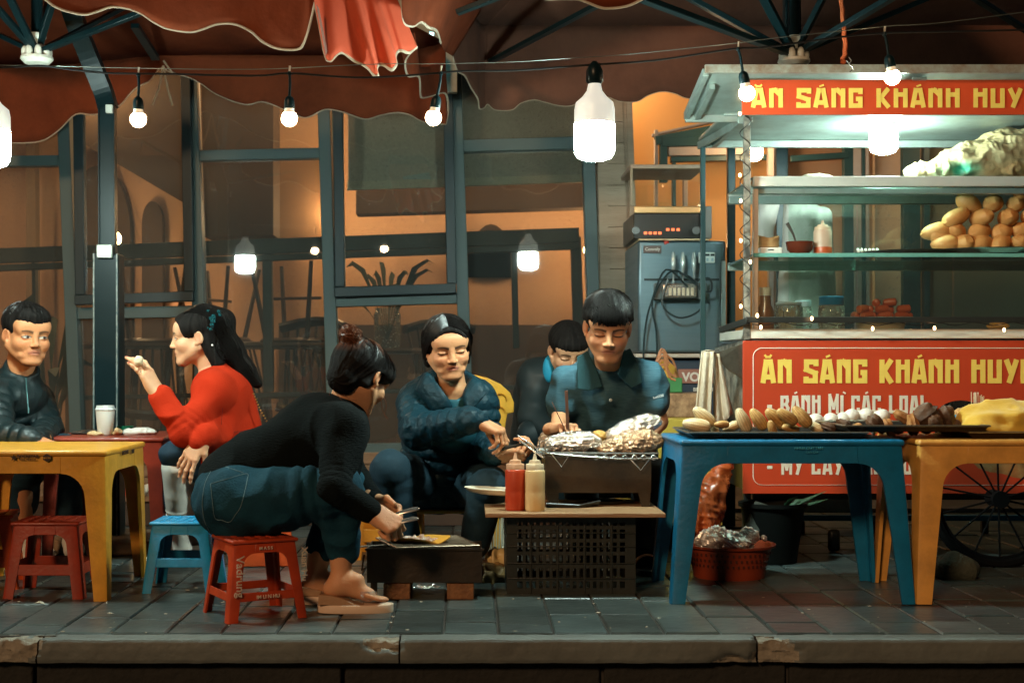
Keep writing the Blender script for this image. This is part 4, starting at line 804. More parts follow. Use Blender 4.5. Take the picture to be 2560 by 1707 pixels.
o = blob('plastic_bag', bc - Vector((.42, .2, .12)), bc + Vector((.3, .2, .16)), .006, [lambda S: S.ell(bc + Vector((0, 0, -.02)), (.2, .14, .09), .02), lambda S: S.ell(bc + Vector((.12, 0, .02)), (.16, .14, .1), .03), lambda S: S.ell(bc + Vector((-.18, 0, -.05)), (.13, .1, .04), .03), lambda S: S.plane((0, 0, zt_ + .001), (0, 0, -1))], m_bag, disp=lambda v: .013 * (1 - 1.6 * np.abs(vnoise(v @ np.array([[.8, .6, 0], [-.5, .7, .5], [.3, -.4, .87]]), 9, 4))) + .010 * (1 - 2 * np.abs(vnoise(v @ np.array([[.7, -.6, .3], [.5, .7, .5], [-.5, -.2, .85]]), 21, 5))) + .004 * (1 - 2 * np.abs(vnoise(v, 55, 6))) - .004, colf=bagcol, sm=1)
tag(o, 'big crumpled clear plastic bag with green print on the cart top shelf', 'bag')
o = MB().ball((X56(1893), 5.75, zt_ + .016), (.07, .04, .02), 20, 10, lambda q: 1 + .05 * math.sin(9 * q.x)).build('noodle_pack', mat('noodles', (.75, .66, .5), .4, bump=.8, bs=60), smooth=True); tag(o, 'clear pack of pale noodles lying on the top shelf', 'packet')
def jar(px, d, z, r, h, mb_, ml, label, name='glass_jar', cat='jar', lid=.02, nk=1):
    t = thing(name, label, cat); x = (px - CX) / F * d
    MB().lathe([(0, 0), (r * .95, 0), (r, .006), (r, h - .012), (r * .86, h)], (x, d, z), 24, cap=False).build('jar_body', mb_, t, smooth=True)
    MB().lathe([(r * .9, h - .002), (r * .93, h), (r * .93, h + lid), (r * .85, h + lid + .003), (0, h + lid + .003)], (x, d, z), 24).build('lid', ml, t, smooth=True); return t
m_clr = glassmat('clear_plastic', (.85, .9, .88), dust=.7)
jar(1910, 5.66, zc, .052, .1, m_clr, mat('blue_lid', (.01, .2, .45), .4), 'round clear jar with a bright blue lid on the counter', lid=.03)
jar(1845, 5.8, zc, .035, .1, m_clr, mat('clear_lid', (.5, .65, .75), .4), 'small clear tub behind the toothpick tub', 'plastic_tub', 'tub')
t = jar(1812, 5.64, zc, .055, .1, m_clr, mat('clear_lid', (.5, .65, .75), .4), 'wide clear tub full of wooden toothpicks on the counter', 'plastic_tub', 'tub', .006)
b = MB()
for i in range(60): a, r_ = rng.uniform(0, 6.28), rng.uniform(0, .035); b.bar((X56(1812) + r_ * math.cos(a), 5.64 + r_ * math.sin(a), zc + .004), (X56(1812) + r_ * 1.3 * math.cos(a + .3), 5.64 + r_ * 1.3 * math.sin(a + .3), zc + rng.uniform(.06, .095)), .002)
tag(b.build('toothpicks', mat('pale_wood', (.6, .42, .2), .7)), 'bunch of pale wooden toothpicks in the wide tub', 'toothpicks')
def bottle(px, d, z, r, h, mats_, label, cap='nozzle'):
    t = thing('sauce_bottle', label, 'bottle', group='sauce bottles'); x = (px - CX) / F * d; c = (x, d, z)
    m1, m2 = mats_
    MB().lathe([(0, 0), (r * .93, 0), (r, .006), (r, h * .3), (r * .98, h * .33), (r, h * .36), (r, h * .68), (r * .97, h * .7), (r * .9, h * .71)], c, 28).build('bottle', m1, t, smooth=True)
    MB().lathe([(r * .9, h * .7), (r * .9, h * .80), (r * .86, h * .81), (r * .62, h * .815), (r * .55, h * .87), (r * .25, h * .885), (r * .2, h * .9), (r * .1, h), (0, h)], c, 28).build('nozzle_cap', m2, t, smooth=True); return t
m_ctr = mat('cap_cream', (.72, .55, .38), .4, trans=.2)
bottle(1890, 5.66, zs, .036, .14, (mat('sauce_pale', (.7, .52, .38), .4, trans=.2), m_ctr), 'pale squeeze bottle with a red layer on the glass shelf')
rbox('', (0, 0, 0), (1, 1, 1), m_ctr) if False else None
MB().lathe([(.0361, 0.003), (.0366, .005), (.0366, .03), (.0361, .032)], (X56(1890, 5.66), 5.66, zs), 28, cap=False).build('sauce_layer', mat('sauce_red_clear', (.5, .1, .03), .3), bpy.data.objects['sauce_bottle'], smooth=True)
t = thing('brown_bottle', 'brown fish sauce bottle with a cream cap at the left of the counter', 'bottle'); MB().lathe([(0, 0), (.033, 0), (.034, .07), (.022, .1), (.02, .14), (.0, .14)], (X56(1756), 5.6, zc), 20).build('bottle', mat('amber', (.3, .12, .04), .15, trans=.3), t, smooth=True); MB().lathe([(.022, .132), (.023, .136), (.023, .165), (0, .167)], (X56(1756), 5.6, zc), 20).build('cap', m_ctr, t, smooth=True)
t = thing('sauce_bowl', 'dark brown bowl with a spoon on the glass shelf', 'bowl'); cx_ = X56(1840); MB().lathe([(0, 0), (.03, 0), (.05, .02), (.056, .052), (.052, .05), (.04, .02), (0, .012)], (cx_, 5.64, zs), 28).build('bowl', mat('brown_glaze', (.12, .025, .012), .15), t, smooth=True)
MB().tube([(cx_ - .01, 5.63, zs + .03), (cx_ - .03, 5.62, zs + .08), (cx_ - .055, 5.62, zs + .125)], [.004, .007, .012], 8, flat=.4).build('spoon', mat('dull_sp', (.18, .16, .14), .35, metal=.5), t, smooth=True)
t = thing('plastic_case', 'small white plastic case under the basket on the shelf', 'case'); rbox('case_body', (X56(1744), 5.6, zs), (X56(1796), 5.7, zs + .028), mat('white_pl', (.75, .74, .66), .35), t, .006); rbox('slot', (X56(1762), 5.598, zs + .015), (X56(1775), 5.601, zs + .019), m_bk, t, 0)
t = thing('woven_basket', 'small torn woven basket standing on the white case', 'basket')
b = MB(); n_ = 26
for lv in range(7): b.tube([(X56(1766) + .045 * math.cos(a), 5.65 + .035 * math.sin(a), zs + .033 + lv * .006 + .006 * math.sin(2 * a + 1) * (lv / 6)) for a in np.linspace(0, 6.28, n_)], .0035, 5)
b.build('weave', mat('wicker', (.45, .28, .12), .7), t)
m_sau = mat('sausage', (.5, .1, .03), .35, col2=(.34, .05, .015), vs=20)
pl_ = thing('sausage_plate', 'wide shallow plate under the fried sausages', 'plate'); MB().lathe([(0, 0), (.09, 0), (.1, .032), (.16, .044), (.162, .046), (.1, .036), (0, .036)], (X56(2030), 5.66, zc + .002), 30, sy=.8).build('plate', mat('plate_tan', (.5, .38, .24), .4), pl_, smooth=True)
k = 0
for lv, xs in ((0, (1975, 1995, 2015, 2035, 2055, 2075, 2092)), (1, (1985, 2007, 2030, 2050, 2080)), (2, (2022, 2048))):
    for px in xs:
        k += 1; c = Vector((X56(px), 5.64 + .03 * (k % 2), zc + .056 + lv * .026)); a = rng.uniform(-.5, .5) + (1.3 if k % 2 else .2); e = Vector((math.cos(a), math.sin(a), .1)) * .022
        o = MB().tube([c - e * 1.25, c - e, c, c + e, c + e * 1.25], [.006, .0155, .017, .0155, .005], 10).build('sausage', m_sau, smooth=True)
        tag(o, '%s fried sausage from the left in the %s layer on the plate' % (ORD[xs.index(px)].replace(' golden', ''), ['lowest', 'middle', 'top'][lv]), 'sausage', 'fried sausages on the plate')
o = MB().ball((X56(2310), 5.7, zc + .016), (.04, .03, .015), 16, 8, lambda q: 1 + .2 * math.sin(11 * q.x + 7 * q.y)).build('shredded_food', mat('shred', (.65, .36, .1), .6, bump=1), smooth=True); tag(o, 'small heap of orange shredded food at the counter right', 'food')
t = thing('foam_strips', 'row of white plastic strips lying on the tray', 'strips')
for i in range(6): MB().tube([(X56(1985 + i * 9), 5.7, zs + .02), (X56(1990 + i * 9), 5.74, zs + .03)], .006, 6).build('strip', m_ww, t)
# white padded jacket hung behind the cart
m_jk = mat('white_jacket', (.55, .52, .47), .75, bump=.3, bs=30)
jc = V(1850, 600, 6.35)
o = blob('hanging_jacket', jc - Vector((.3, .15, .45)), jc + Vector((.2, .15, .4)), .01, [lambda S: S.cap(jc + Vector((-.02, 0, .27)), jc + Vector((.03, 0, -.22)), .07, .12, k=.03), lambda S: S.cap(jc + Vector((.08, 0, .2)), jc + Vector((.08, 0, -.1)), .05, .06, k=.02), lambda S: S.cap(jc + Vector((-.17, 0, .3)), jc + Vector((-.19, .02, .02)), .06, .05, k=.02), lambda S: S.cap(jc + Vector((-.05, -.03, .26)), jc + Vector((-.09, -.05, -.18)), .045, .05, k=.01)], m_jk, disp=lambda v: .012 * fbm(v * np.array([1, 1, .35]), 11, 3))
tag(o, 'white padded jacket hanging behind the glass of the cart', 'jacket')
# towel on the bracket
tw = MB(); rows = []
m_tw = mat('towel', (.6, .52, .4), .9, col2=(.48, .4, .28), vs=12, bump=.5, bs=80)
def drape(x0, x1, top, bots, d, ph):
    n = 18; rows = []
    for j in range(12):
        t_ = j / 11; row = []
        for i in range(n):
            u = i / (n - 1); px = x0[0] + (x0[1] - x0[0]) * u; qx = x1[0] + (x1[1] - x1[0]) * u; by = bots[0] + (bots[1] - bots[0]) * u
            row.append(V(px * (1 - t_) + qx * t_, top + (by - top) * t_, d + .014 * math.sin(u * 11 + ph) * (.4 + t_)))
        rows.append(row)
    return rows
tw_ = thing('hand_towel', 'long cream towel draped over the bracket at the cart side', 'towel')
sheet('front_fold', drape((1612, 1640), (1596, 1632), 808, (965, 960), 5.4, 0), m_tw, tw_, .004); sheet('rear_fold', drape((1640, 1652), (1640, 1682), 812, (1000, 950), 5.44, 2), m_tw, tw_, .004)
sheet('top_fold', [[V(1612 + 30 * u, 808 - 3 * math.sin(3.1 * u), 5.4 + .05 * j) for u in np.linspace(0, 1, 8)] for j in range(2)], m_tw, tw_, .004)
# ================================================================ PLASTIC TABLES AND STOOLS
def pl_mat(nm, c, c2=None, wear=(.55, .5, .4)):
    return mat(nm, c, .38, col2=c2 or tuple(x * .62 for x in c), vs=13, amt=.75, bump=.12, bs=70, coat=.06)
m_py = pl_mat('plastic_yellow', (.72, .34, .035)); m_pb = pl_mat('plastic_blue', (.008, .16, .33)); m_pr = pl_mat('plastic_red', (.50, .055, .014)); m_pr2 = pl_mat('plastic_dark_red', (.26, .03, .015)); m_po = pl_mat('plastic_orange', (.62, .09, .02)); m_py2 = pl_mat('plastic_dull_yellow', (.68, .33, .07))
m_pb2 = pl_mat('plastic_blue_stool', (.01, .26, .5))
def plastic(name, label, cat, loc, rz, W, Dp, Wb, Db, H, m, wl=.05, wt=.085, ap=.06, fil=.06, tt=.02, stretch=0, group=None, t=.012, holes=False):
    T = thing(name, label, cat, loc, group, rz); zt = H - tt
    top = MB(); e = .006
    if holes:
        top.lathe([(0, H - tt), (W * .44, H - tt), (W * .5, H - .004), (0, H - .001)], n=8)
    top.box((-W/2 - e, -Dp/2 - e, zt), (W/2 + e, Dp/2 + e, H)); tp = top.build('tabletop' if cat == 'table' else 'seat', m, T, bevel=.009, seg=3)
    if cat != 'table':
        st_ = MB()
        for i in range(-2, 3):
            for j in range(-2, 3): st_.box((i * W / 6 - .009, j * Dp / 6 - .009, H - .001), (i * W / 6 + .009, j * Dp / 6 + .009, H + .0025))
        st_.build('seat_pattern', m, tp, bevel=.0015)
    def C(z): k = z / zt; return (Wb/2 + (W/2 - Wb/2) * k, Db/2 + (Dp/2 - Db/2) * k)
    def wid(z):
        w_ = wl + (wt - wl) * z / (zt - ap)
        q = zt - ap - z
        if q < fil: w_ += fil * (1 - math.sqrt(max(0, 1 - (1 - max(q, 0) / fil) ** 2)))
        return w_
    zs_ = [0] + list(np.linspace(.02, zt - ap - fil, 5)) + list(zt - ap - fil * (1 - np.sin(np.linspace(0, math.pi/2, 8)))) [1:] + [zt]
    for sx in (-1, 1):
        for sy in (-1, 1):
            rings = []
            for z in zs_:
                cx, cy = C(z); w_ = min(wid(min(z, zt - ap)), cx - .004); w2 = min(wid(min(z, zt - ap)), cy - .004); r = .012
                P = [(w_, 0), (r, 0), (r * .3, r * .3), (0, r), (0, w2), (t, w2), (t, t + .006), (t + .006, t), (w_, t)]
                R_ = [Vector((sx * (cx - a), sy * (cy - b_), z)) for a, b_ in P]
                rings.append(R_ if sx * sy < 0 else R_[::-1])
            MB().loft(rings).build('leg', m, T, smooth=True)
    wtop = wid(zt - ap); (cx, cy), (bx, by) = C(zt), C(zt - ap)
    for s in (-1, 1):
        for ax in (0, 1):
            a_ = MB(); c1, c0, o1, o0 = (cy, by, cx, bx) if ax == 0 else (cx, bx, cy, by); h1, h0 = min(wtop, o1 - .004), min(wtop, o0 - .004); vs = []
            for (c_, o_, h_, z) in ((c0, o0, h0, zt - ap), (c1, o1, h1, zt)):
                for u, vv in ((-(o_ - h_), c_), (o_ - h_, c_), (o_ - h_, c_ - t), (-(o_ - h_), c_ - t)):
                    vs.append((u, s * vv, z) if ax == 0 else (s * vv, u, z))
            a_.add(vs, [(0,1,2,3),(7,6,5,4),(0,4,5,1),(1,5,6,2),(2,6,7,3),(3,7,4,0)]); a_.build('apron', m, T, bevel=.002)
            if stretch:
                z0, z1 = stretch; q = MB(); vs = []
                for z in (z0, z1):
                    x_, y_ = C(z); c_, o_ = (y_, x_) if ax == 0 else (x_, y_)
                    for u, vv in ((-(o_ - wl), c_ - .002), (o_ - wl, c_ - .002), (o_ - wl, c_ - t), (-(o_ - wl), c_ - t)): vs.append((u, s * vv, z) if ax == 0 else (s * vv, u, z))
                q.add(vs, [(0,1,2,3),(7,6,5,4),(0,4,5,1),(1,5,6,2),(2,6,7,3),(3,7,4,0)]); q.build('stretcher', m, T, bevel=.003)
    return T
tg = 'low plastic tables'; sg = 'low plastic stools'
ty = plastic('plastic_table', 'yellow plastic table with printed logos at the left front', 'table', (-1.435, 4.815, 0), 0, .54, .53, .56, .56, .481, m_py, .045, .075, .055, .07, group=tg)
tbl = plastic('plastic_table', 'blue plastic table holding the tray of corn', 'table', (1.02, 4.73, 0), 0, .70, .46, .775, .50, .517, m_pb, .045, .075, .055, .07, group=tg)
tyr = plastic('plastic_table', 'worn yellow plastic table at the right edge under the yellow cloth', 'table', (1.735, 4.73, 0), 0, .62, .46, .66, .50, .517, m_py2, .05, .08, .055, .07, group=tg)
trd = plastic('plastic_table', 'dark red plastic table between the seated man and the red coat woman', 'table', (-1.36, 5.52, 0), 0, .44, .5, .46, .52, .487, m_pr2, .04, .06, .05, .05, group=tg)
srd = plastic('plastic_stool', 'red plastic stool with handwriting under the bent woman', 'stool', (-.652, 4.30, 0), R(28), .195, .195, .25, .25, .238, m_pr, .031, .037, .028, .03, .012, (.06, .085), sg, .006)
plastic('plastic_stool', 'dark red empty stool before the yellow table', 'stool', (-1.375, 4.70, 0), 0, .21, .2, .265, .25, .246, pl_mat('plastic_red_b', (.33, .035, .012)), .036, .042, .03, .03, .012, (.075, .11), sg, .006)
plastic('plastic_stool', 'red stool cut off by the left edge of the picture', 'stool', (-1.66, 4.86, 0), .2, .2, .2, .25, .25, .25, m_po, .034, .04, .03, .03, .012, (.075, .11), sg, .006)
plastic('plastic_stool', 'bright blue empty plastic stool by the white boots', 'stool', (-.962, 4.81, 0), 0, .19, .2, .245, .245, .234, m_pb2, .032, .038, .03, .03, .012, (.085, .115), sg, .006)
plastic('plastic_stool', 'orange stool half hidden behind the bent woman stool', 'stool', (-.80, 5.45, 0), .15, .2, .2, .25, .25, .25, m_po, .05, .06, .04, .03, .012, (.0, .17), sg, .006)
plastic('plastic_stool', 'yellow low stool behind the squatting woman knee', 'stool', (-.32, 5.62, 0), 0, .26, .24, .28, .26, .33, m_py, .04, .05, .055, .03, .012, (.07, .12), sg, .006)
# prints on tables
m_ink = mat('black_ink', (.03, .015, .01), .5); m_ws = mat('white_scrawl', (.7, .55, .42), .6)
yb = -.265 - .0075
lg = text('logo_text', 'ROCKSTAR', m_ink, ty, (.023, yb - .001, .4575), .0135, bold=.0004, sx=1.0); text('logo_subtext', 'NUOC TANG LUC', m_ink, ty, (.023, yb - .001, .4495), .0065, bold=.0001)
def star(name, x, z, r, par):
    b = MB(); P = [(x + (r if k % 2 == 0 else r * .42) * math.sin(k * math.pi / 5), z + (r if k % 2 == 0 else r * .42) * math.cos(k * math.pi / 5)) for k in range(10)]; b.prism(P, yb - .0016, yb - .0006); return b.build(name, m_ink, par)
star('star_emblem', -.022, .4575, .0115, ty)
b = MB(); b.prism([(.084 + .0145 * math.cos(R(a)), .4575 + .0125 * math.sin(R(a))) for a in range(30, 390, 60)], yb - .0016, yb - .0006); hx = b.build('hexagon_emblem', m_ink, ty)
text('emblem_text', 'SIEU THI', mat('emb_t', (.6, .3, .04), .5), hx, (.084, yb - .0022, .4548), .0062, bold=.0002)
xs_ = .27 + .0075; text('logo_text', 'ROCKSTAR', m_ink, ty, (xs_ + .001, -.04, .455), .017, (90, 0, 90), bold=.0008); text('emblem_text', 'SIEU', m_ink, ty, (xs_ + .001, .065, .452), .018, (90, 0, 90), bold=.001)
text('faint_print', 'NHUA DUY TAN', mat('faint', (.05, .3, .42), .5), tbl, (.05, -.2385, .487), .012, bold=.0003); text('faint_print', 'CAO CAP', MC['faint'], tbl, (.06, -.2385, .475), .009)
text('hand_lettering', 'Vadrung', m_ws, srd, (-.097, -.1235, .135), .036, (80, 90, 0), bold=.0003); text('hand_lettering', 'Xuan Hu', m_ws, srd, (.105, -.1235, .16), .028, (82, 90, 0), bold=.0003)
text('hand_lettering', 'IM LI N HU', m_ws, srd, (0, -.1215, .067), .015, bold=.0002); text('hand_lettering', 'M A S S', m_ws, srd, (0.0, -.1035, .208), .013, bold=.0002)
# chair behind the puffer woman
ch = thing('plastic_chair', 'yellow plastic armchair back behind the puffer jacket woman', 'chair')
bk = MB(); P = [(1050, 985), (1050, 900), (1064, 872), (1090, 861), (1120, 868), (1150, 882), (1172, 902), (1181, 925), (1180, 948), (1166, 950), (1160, 985)]
slab4(bk, P, 5.62, .012); bk.build('backrest', m_py, ch, bevel=.004)
for (px, py, r) in ((1150, 918, 14), (1148, 946, 12)): MB().tube([V(px + r * math.cos(a), py - r * math.sin(a), 5.615) for a in np.linspace(-.3, 3.0, 10)], .003, 6).build('moulded_arc', pl_mat('plastic_yellow_d', (.6, .25, .02)), ch, smooth=True)
for (px, py) in ((1112, 893), (1124, 897)): MB().tube([V(px, py, 5.62), V(px, py, 5.615)], .0045, 8).build('slot', m_bk, ch)
MB().tube([V(1114, 906, 5.617), V(1102, 925, 5.617)], .004, 6).build('slot', m_bk, ch)
rbox('seat', (-.27, 5.3, .2), (.12, 5.62, .215), m_py, ch, .006)
for x_ in (-.25, .10):
    for y_ in (5.32, 5.6): MB().bar((x_, y_, 0), (x_, y_, .2), .03).build('leg', m_py, ch, bevel=.004)
rbox('backrest_support', (-.03, 5.618, .215), (.1, 5.632, .52), m_py, ch, .003)
# ================================================================ RED TABLE GOODS
zr = .488
t = thing('drink_cup', 'tall white foam cup with a plastic film on the red table', 'cup'); cx_ = V(242, 0, 5.42).x
MB().lathe([(0, 0), (.026, 0), (.028, .004), (.036, .092), (.038, .094), (.037, .097)], (cx_, 5.42, zr), 28, cap=False).build('cup', mat('foam_white', (.68, .68, .62), .6, sss=.1), t, smooth=True)
MB().lathe([(.038, .094), (.040, .098), (.036, .102), (.034, .112), (.030, .108)], (cx_, 5.42, zr), 12, cap=False).build('film', mat('film_white', (.6, .66, .66), .3), t)
o = blob('napkin', V(325, 990, 5.45) - Vector((.1, .08, .03)), V(325, 990, 5.45) + Vector((.1, .08, .04)), .004, [lambda S: S.ell(V(318, 990, 5.45) - Vector((0, 0, .004)), (.055, .03, .014), .01), lambda S: S.ell(V(342, 992, 5.45), (.03, .02, .01), .01), lambda S: S.ell(V(300, 996, 5.45), (.03, .02, .005), .01)], mat('napkin', (.68, .68, .64), .8), disp=lambda v: .01 * (1 - np.abs(vnoise(v, 60, 2))) - .004)
tag(o, 'crumpled white paper napkins at the right of the red table', 'napkin')
o = blob('food_scraps', V(230, 996, 5.4) - Vector((.07, .05, .02)), V(230, 996, 5.4) + Vector((.1, .05, .04)), .004, [lambda S: S.ell(V(222, 996, 5.4), (.035, .025, .01), .01), lambda S: S.ell(V(272, 992, 5.42), (.02, .02, .016), .01)], mat('scraps', (.6, .42, .22), .7), disp=lambda v: .008 * vnoise(v, 60, 5))
tag(o, 'pale food scraps beside the white cup', 'food')
t = thing('green_cup', 'small green plastic bowl behind the white cup', 'bowl'); MB().lathe([(0, 0), (.02, 0), (.032, .028), (.033, .03), (.03, .028)], (V(288, 0, 5.5).x, 5.5, zr), 20, cap=False).build('bowl', mat('green_cup', (.01, .2, .1), .35), t, smooth=True)
t = thing('black_tray', 'low black tray on the red table behind the cup', 'tray'); rbox('tray', (V(170, 0, 5.5).x, 5.46, zr), (V(345, 0, 5.5).x, 5.66, zr + .01), m_bk, t, .004)
# ================================================================ CRATE, BOARD, UPPER GRILL
cr = thing('plastic_crate', 'black slatted plastic crate standing under the wooden board', 'crate')
x0, x1, y0, y1, zt2 = .121, .545, 4.68, 5.08, .256
m_cr = mat('crate_black', (.018, .02, .016), .38, col2=(.035, .035, .025), vs=10, bump=.1)
def wall(x0, x1, y, z0, z1, th, vert=False):
    b = MB(); n = 16; L_ = x1 - x0
    def bx_(a, c, za, zb_): 
        if vert: b.box((y, a, za), (y + th, c, zb_))
        else: b.box((a, y, za), (c, y + th, zb_))
    bx_(x0, x0 + .035, z0, z1); bx_(x1 - .035, x1, z0, z1); m_ = 8
    for i in range(m_ - 1): zz = z0 + (z1 - z0) * (i) / (m_ - 2) ; h = .012 if i not in (0, m_ - 2) else .02; bx_(x0 + .035, x1 - .035, min(zz, z1 - h), min(zz, z1 - h) + h)
    step = (L_ - .07) / n
    for i in range(1, n):
        w_ = .010; xx = x0 + .035 + i * step - w_ / 2
        for j in range(m_ - 2):
            za = z0 + (z1 - z0) * j / (m_ - 2) + (.02 if j == 0 else .012); zb_ = min(z0 + (z1 - z0) * (j + 1) / (m_ - 2), z1 - .02 if j == m_ - 3 else 9); bx_(xx, xx + w_, za, zb_)
    return b
wall(x0, x1, y0, 0, zt2, .006).build('front_side', m_cr, cr); wall(x0, x1, y1 - .006, 0, zt2, .006).build('back_side', m_cr, cr)
wall(y0 + .006, y1 - .006, x0, 0, zt2, .006, True).build('end_side', m_cr, cr); wall(y0 + .006, y1 - .006, x1 - .006, 0, zt2, .006, True).build('end_side', m_cr, cr)
for i in range(4): xx = x0 + .035 + (x1 - x0 - .07) * (i + .5) / 4 ; rbox('rib', (xx - .002, y0 - .005, 0), (xx + .002, y0 - .0003, zt2 - .03), m_cr, cr, .0008)
for zz in (.05, .10, .155, .2): rbox('rib', (x0, y0 - .0055, zz), (x1, y0 - .0004, zz + .004), m_cr, cr, .0008)
bd = MB().box((.05, 4.62, .258), (.636, 5.1, .272)).build('wooden_board', mat('board', (.34, .19, .09), .6, col2=(.18, .09, .04), vs=3, stretch=(1, 8, 8), bump=.3, bs=25), bevel=.002); tag(bd, 'worn wooden board lying on the black crate', 'board')
m_bz = mat('brazier', (.085, .055, .032), .42, metal=.55, col2=(.035, .026, .018), vs=5, amt=.9, bump=.2, bs=30)
gr = thing('charcoal_grill', 'brown steel charcoal grill box on the wooden board', 'grill')
gx0, gx1, gz0, gz1 = .255, .617, .319, .443
for a, c in (((gx0, 4.84, gz0), (gx1, 4.843, gz1)), ((gx0, 5.06, gz0), (gx1, 5.063, gz1)), ((gx0, 4.844, gz0), (gx0 + .003, 5.059, gz1)), ((gx1 - .003, 4.844, gz0), (gx1, 5.059, gz1)), ((gx0 + .004, 4.845, gz0 + .001), (gx1 - .004, 5.058, gz0 + .004))): rbox('side_plate', a, c, m_bz, gr, .001)
for xa in (gx0 + .005, gx1 - .045):
    for ya in (4.841, 5.05): MB().add([(xa, ya, gz0), (xa + .042, ya, gz0), (xa + .04, ya, .273), (xa + .012, ya, .273)], [(0, 3, 2, 1)]).build('leg', m_bz, gr, solid=.003)
MB().ball((.43, 4.95, .38), (.16, .09, .04), 24, 10, lambda q: 1 + .15 * math.sin(13 * q.x) * math.cos(11 * q.y)).build('charcoal', mat('charcoal', (.02, .015, .012), .9, bump=1, bs=60), gr)
rk = thing('wire_basket_grill', 'bent wire grilling basket resting on the upper grill', 'grill basket')
b = MB(); zk = .452
for i in range(15): yy = 4.84 + i * .016; b.tube([(.235, yy, zk + .004 * math.sin(i)), (.64, yy, zk)], .0015, 5)
for i in range(9): xx = .24 + i * .05; b.tube([(xx, 4.835, zk + .002), (xx + .004, 5.07, zk + .002)], .002, 5)
b.build('mesh', m_stl, rk); 
MB().tube([V(1238, 1032, 4.82), V(1255, 1041, 4.82), V(1330, 1048, 4.82), V(1420, 1054, 4.82), V(1512, 1053, 4.82)], .003, 6).build('rim_wire', m_stl, rk, smooth=True)
MB().tube([V(1236, 1022, 4.95), V(1246, 1012, 4.95), V(1262, 1014, 4.95), V(1300, 1020, 5.0)], .0025, 6).build('rim_wire', m_stl, rk, smooth=True)
for P in (((1268, 1043), (1290, 1072), (1308, 1046)), ((1448, 1054), (1472, 1080), (1492, 1056)), ((1238, 1032), (1240, 1012)), ((1252, 1040), (1252, 1018)), ((1262, 1042), (1264, 1024), (1246, 1030))): MB().tube([V(x, y, 4.815) for x, y in P], .0025, 6).build('wire_loop', m_stl, rk, smooth=True)
for i in range(7): p = V(1370 + i * 22, 1051, 4.815); MB().tube([p + Vector((.008 * math.cos(a), 0, .008 * math.sin(a))) for a in np.linspace(0, 7, 10)], .0015, 5).build('wire_twist', m_stl, rk)
m_foil = mat('foil', (.92, .88, .82), .24, metal=1, col2=(.8, .52, .3), vs=7, amt=.5, bump=1.0, bs=90)
def foil(name, c, r, rot, label, cat='foil parcel', n=120, amp=.17, group='foil parcels on the grill', m=None):
    M_ = Matrix.Rotation(rot, 3, 'Y'); P = []; n2 = n // 2
    o = MB().ball((0, 0, 0), 1, n, n2).build(name, m or m_foil, smooth=False); me = o.data; A = np.zeros(len(me.vertices) * 3); me.vertices.foreach_get('co', A); A = A.reshape(-1, 3)
    B = A * np.array(r); d = (1 - np.abs(vnoise(B, 38, 3))) * .8 + (1 - np.abs(vnoise(B, 85, 4))) * .5 + .2 * vnoise(B, 170, 6) + .9 * vnoise(B, 13, 7) - .3
    pw = 1 - .06 * np.abs(A[:, 0:1]) ** 3; B = B * (np.array([1, 1, 1]) * (.9 + amp * (d[:, None] - .5))) * np.concatenate([np.ones((len(A), 1)), pw, pw], 1)
    B = B @ np.array(M_).T; me.vertices.foreach_set('co', B.ravel()); me.update(); o.location = c; return tag(o, label, cat, group)
foil('foil_parcel', V(1321, 1017, 4.93), (.104, .06, .047), .05, 'crumpled foil parcel at the left of the grill')
foil('foil_parcel', V(1452, 1020, 4.93), (.118, .06, .05), -.12, 'browned crumpled foil parcel lying right on the grill', m=mat('foil_brown', (.80, .58, .38), .3, metal=.9, col2=(.34, .15, .06), vs=13, amt=.9, bump=1.0, bs=90))
foil('foil_parcel', V(1458, 983, 4.98), (.108, .055, .045), -.28, 'silver foil parcel resting on top of the browned parcel')
o = MB().ball(V(1376, 1002, 5.0), (.03, .025, .022), 16, 10).build('corn_cob', mat('corn_yel', (.75, .4, .1), .4, bump=1, bs=120), smooth=True); tag(o, 'yellow corn cob showing between the foil parcels', 'corn', 'corn')
bottle(1184, 4.72, .273, .0335, .19, (mat('ketchup', (.48, .05, .015), .35, coat=.2), mat('cap_pink', (.7, .38, .22), .35, trans=.2)), 'red chilli sauce squeeze bottle on the wooden board')
bottle(1229, 4.70, .273, .0335, .19, (mat('mayo', (.72, .5, .24), .35, coat=.2), mat('cap_cream2', (.74, .58, .38), .35, trans=.2)), 'cream mayonnaise squeeze bottle on the wooden board')
t = thing('oval_plate', 'white oval plate poking out behind the red bottle', 'plate'); c = V(1140, 1128, 4.86)
b = MB(); n_ = 36
b.loft([[c + Vector((q * .11 * math.cos(2*math.pi*k/n_), q * .07 * math.sin(2*math.pi*k/n_), z + .1 * q * .11 * -math.cos(2*math.pi*k/n_) * .6 )) for k in range(n_)] for q, z in ((.5, -.012), (.85, -.006), (1, .008), (.98, .01), (.8, .0), (0.01, -.004))]); b.build('plate', mat('plate_white', (.75, .68, .52), .3), t, smooth=True)
t = thing('dark_spatula', 'flat dark spatula and pan lying under the grill on the board', 'spatula'); MB().tube([V(1255, 1160, 4.8), V(1330, 1164, 4.8), V(1375, 1156, 4.85)], [.004, .004, .006], 6, flat=3).build('handle', m_bk, t); MB().lathe([(0, .0), (.06, .002), (.066, .01), (0, .004)], (V(1392, 0, 4.95).x, 4.95, .274), 24).build('blade', m_bk, t, smooth=True)
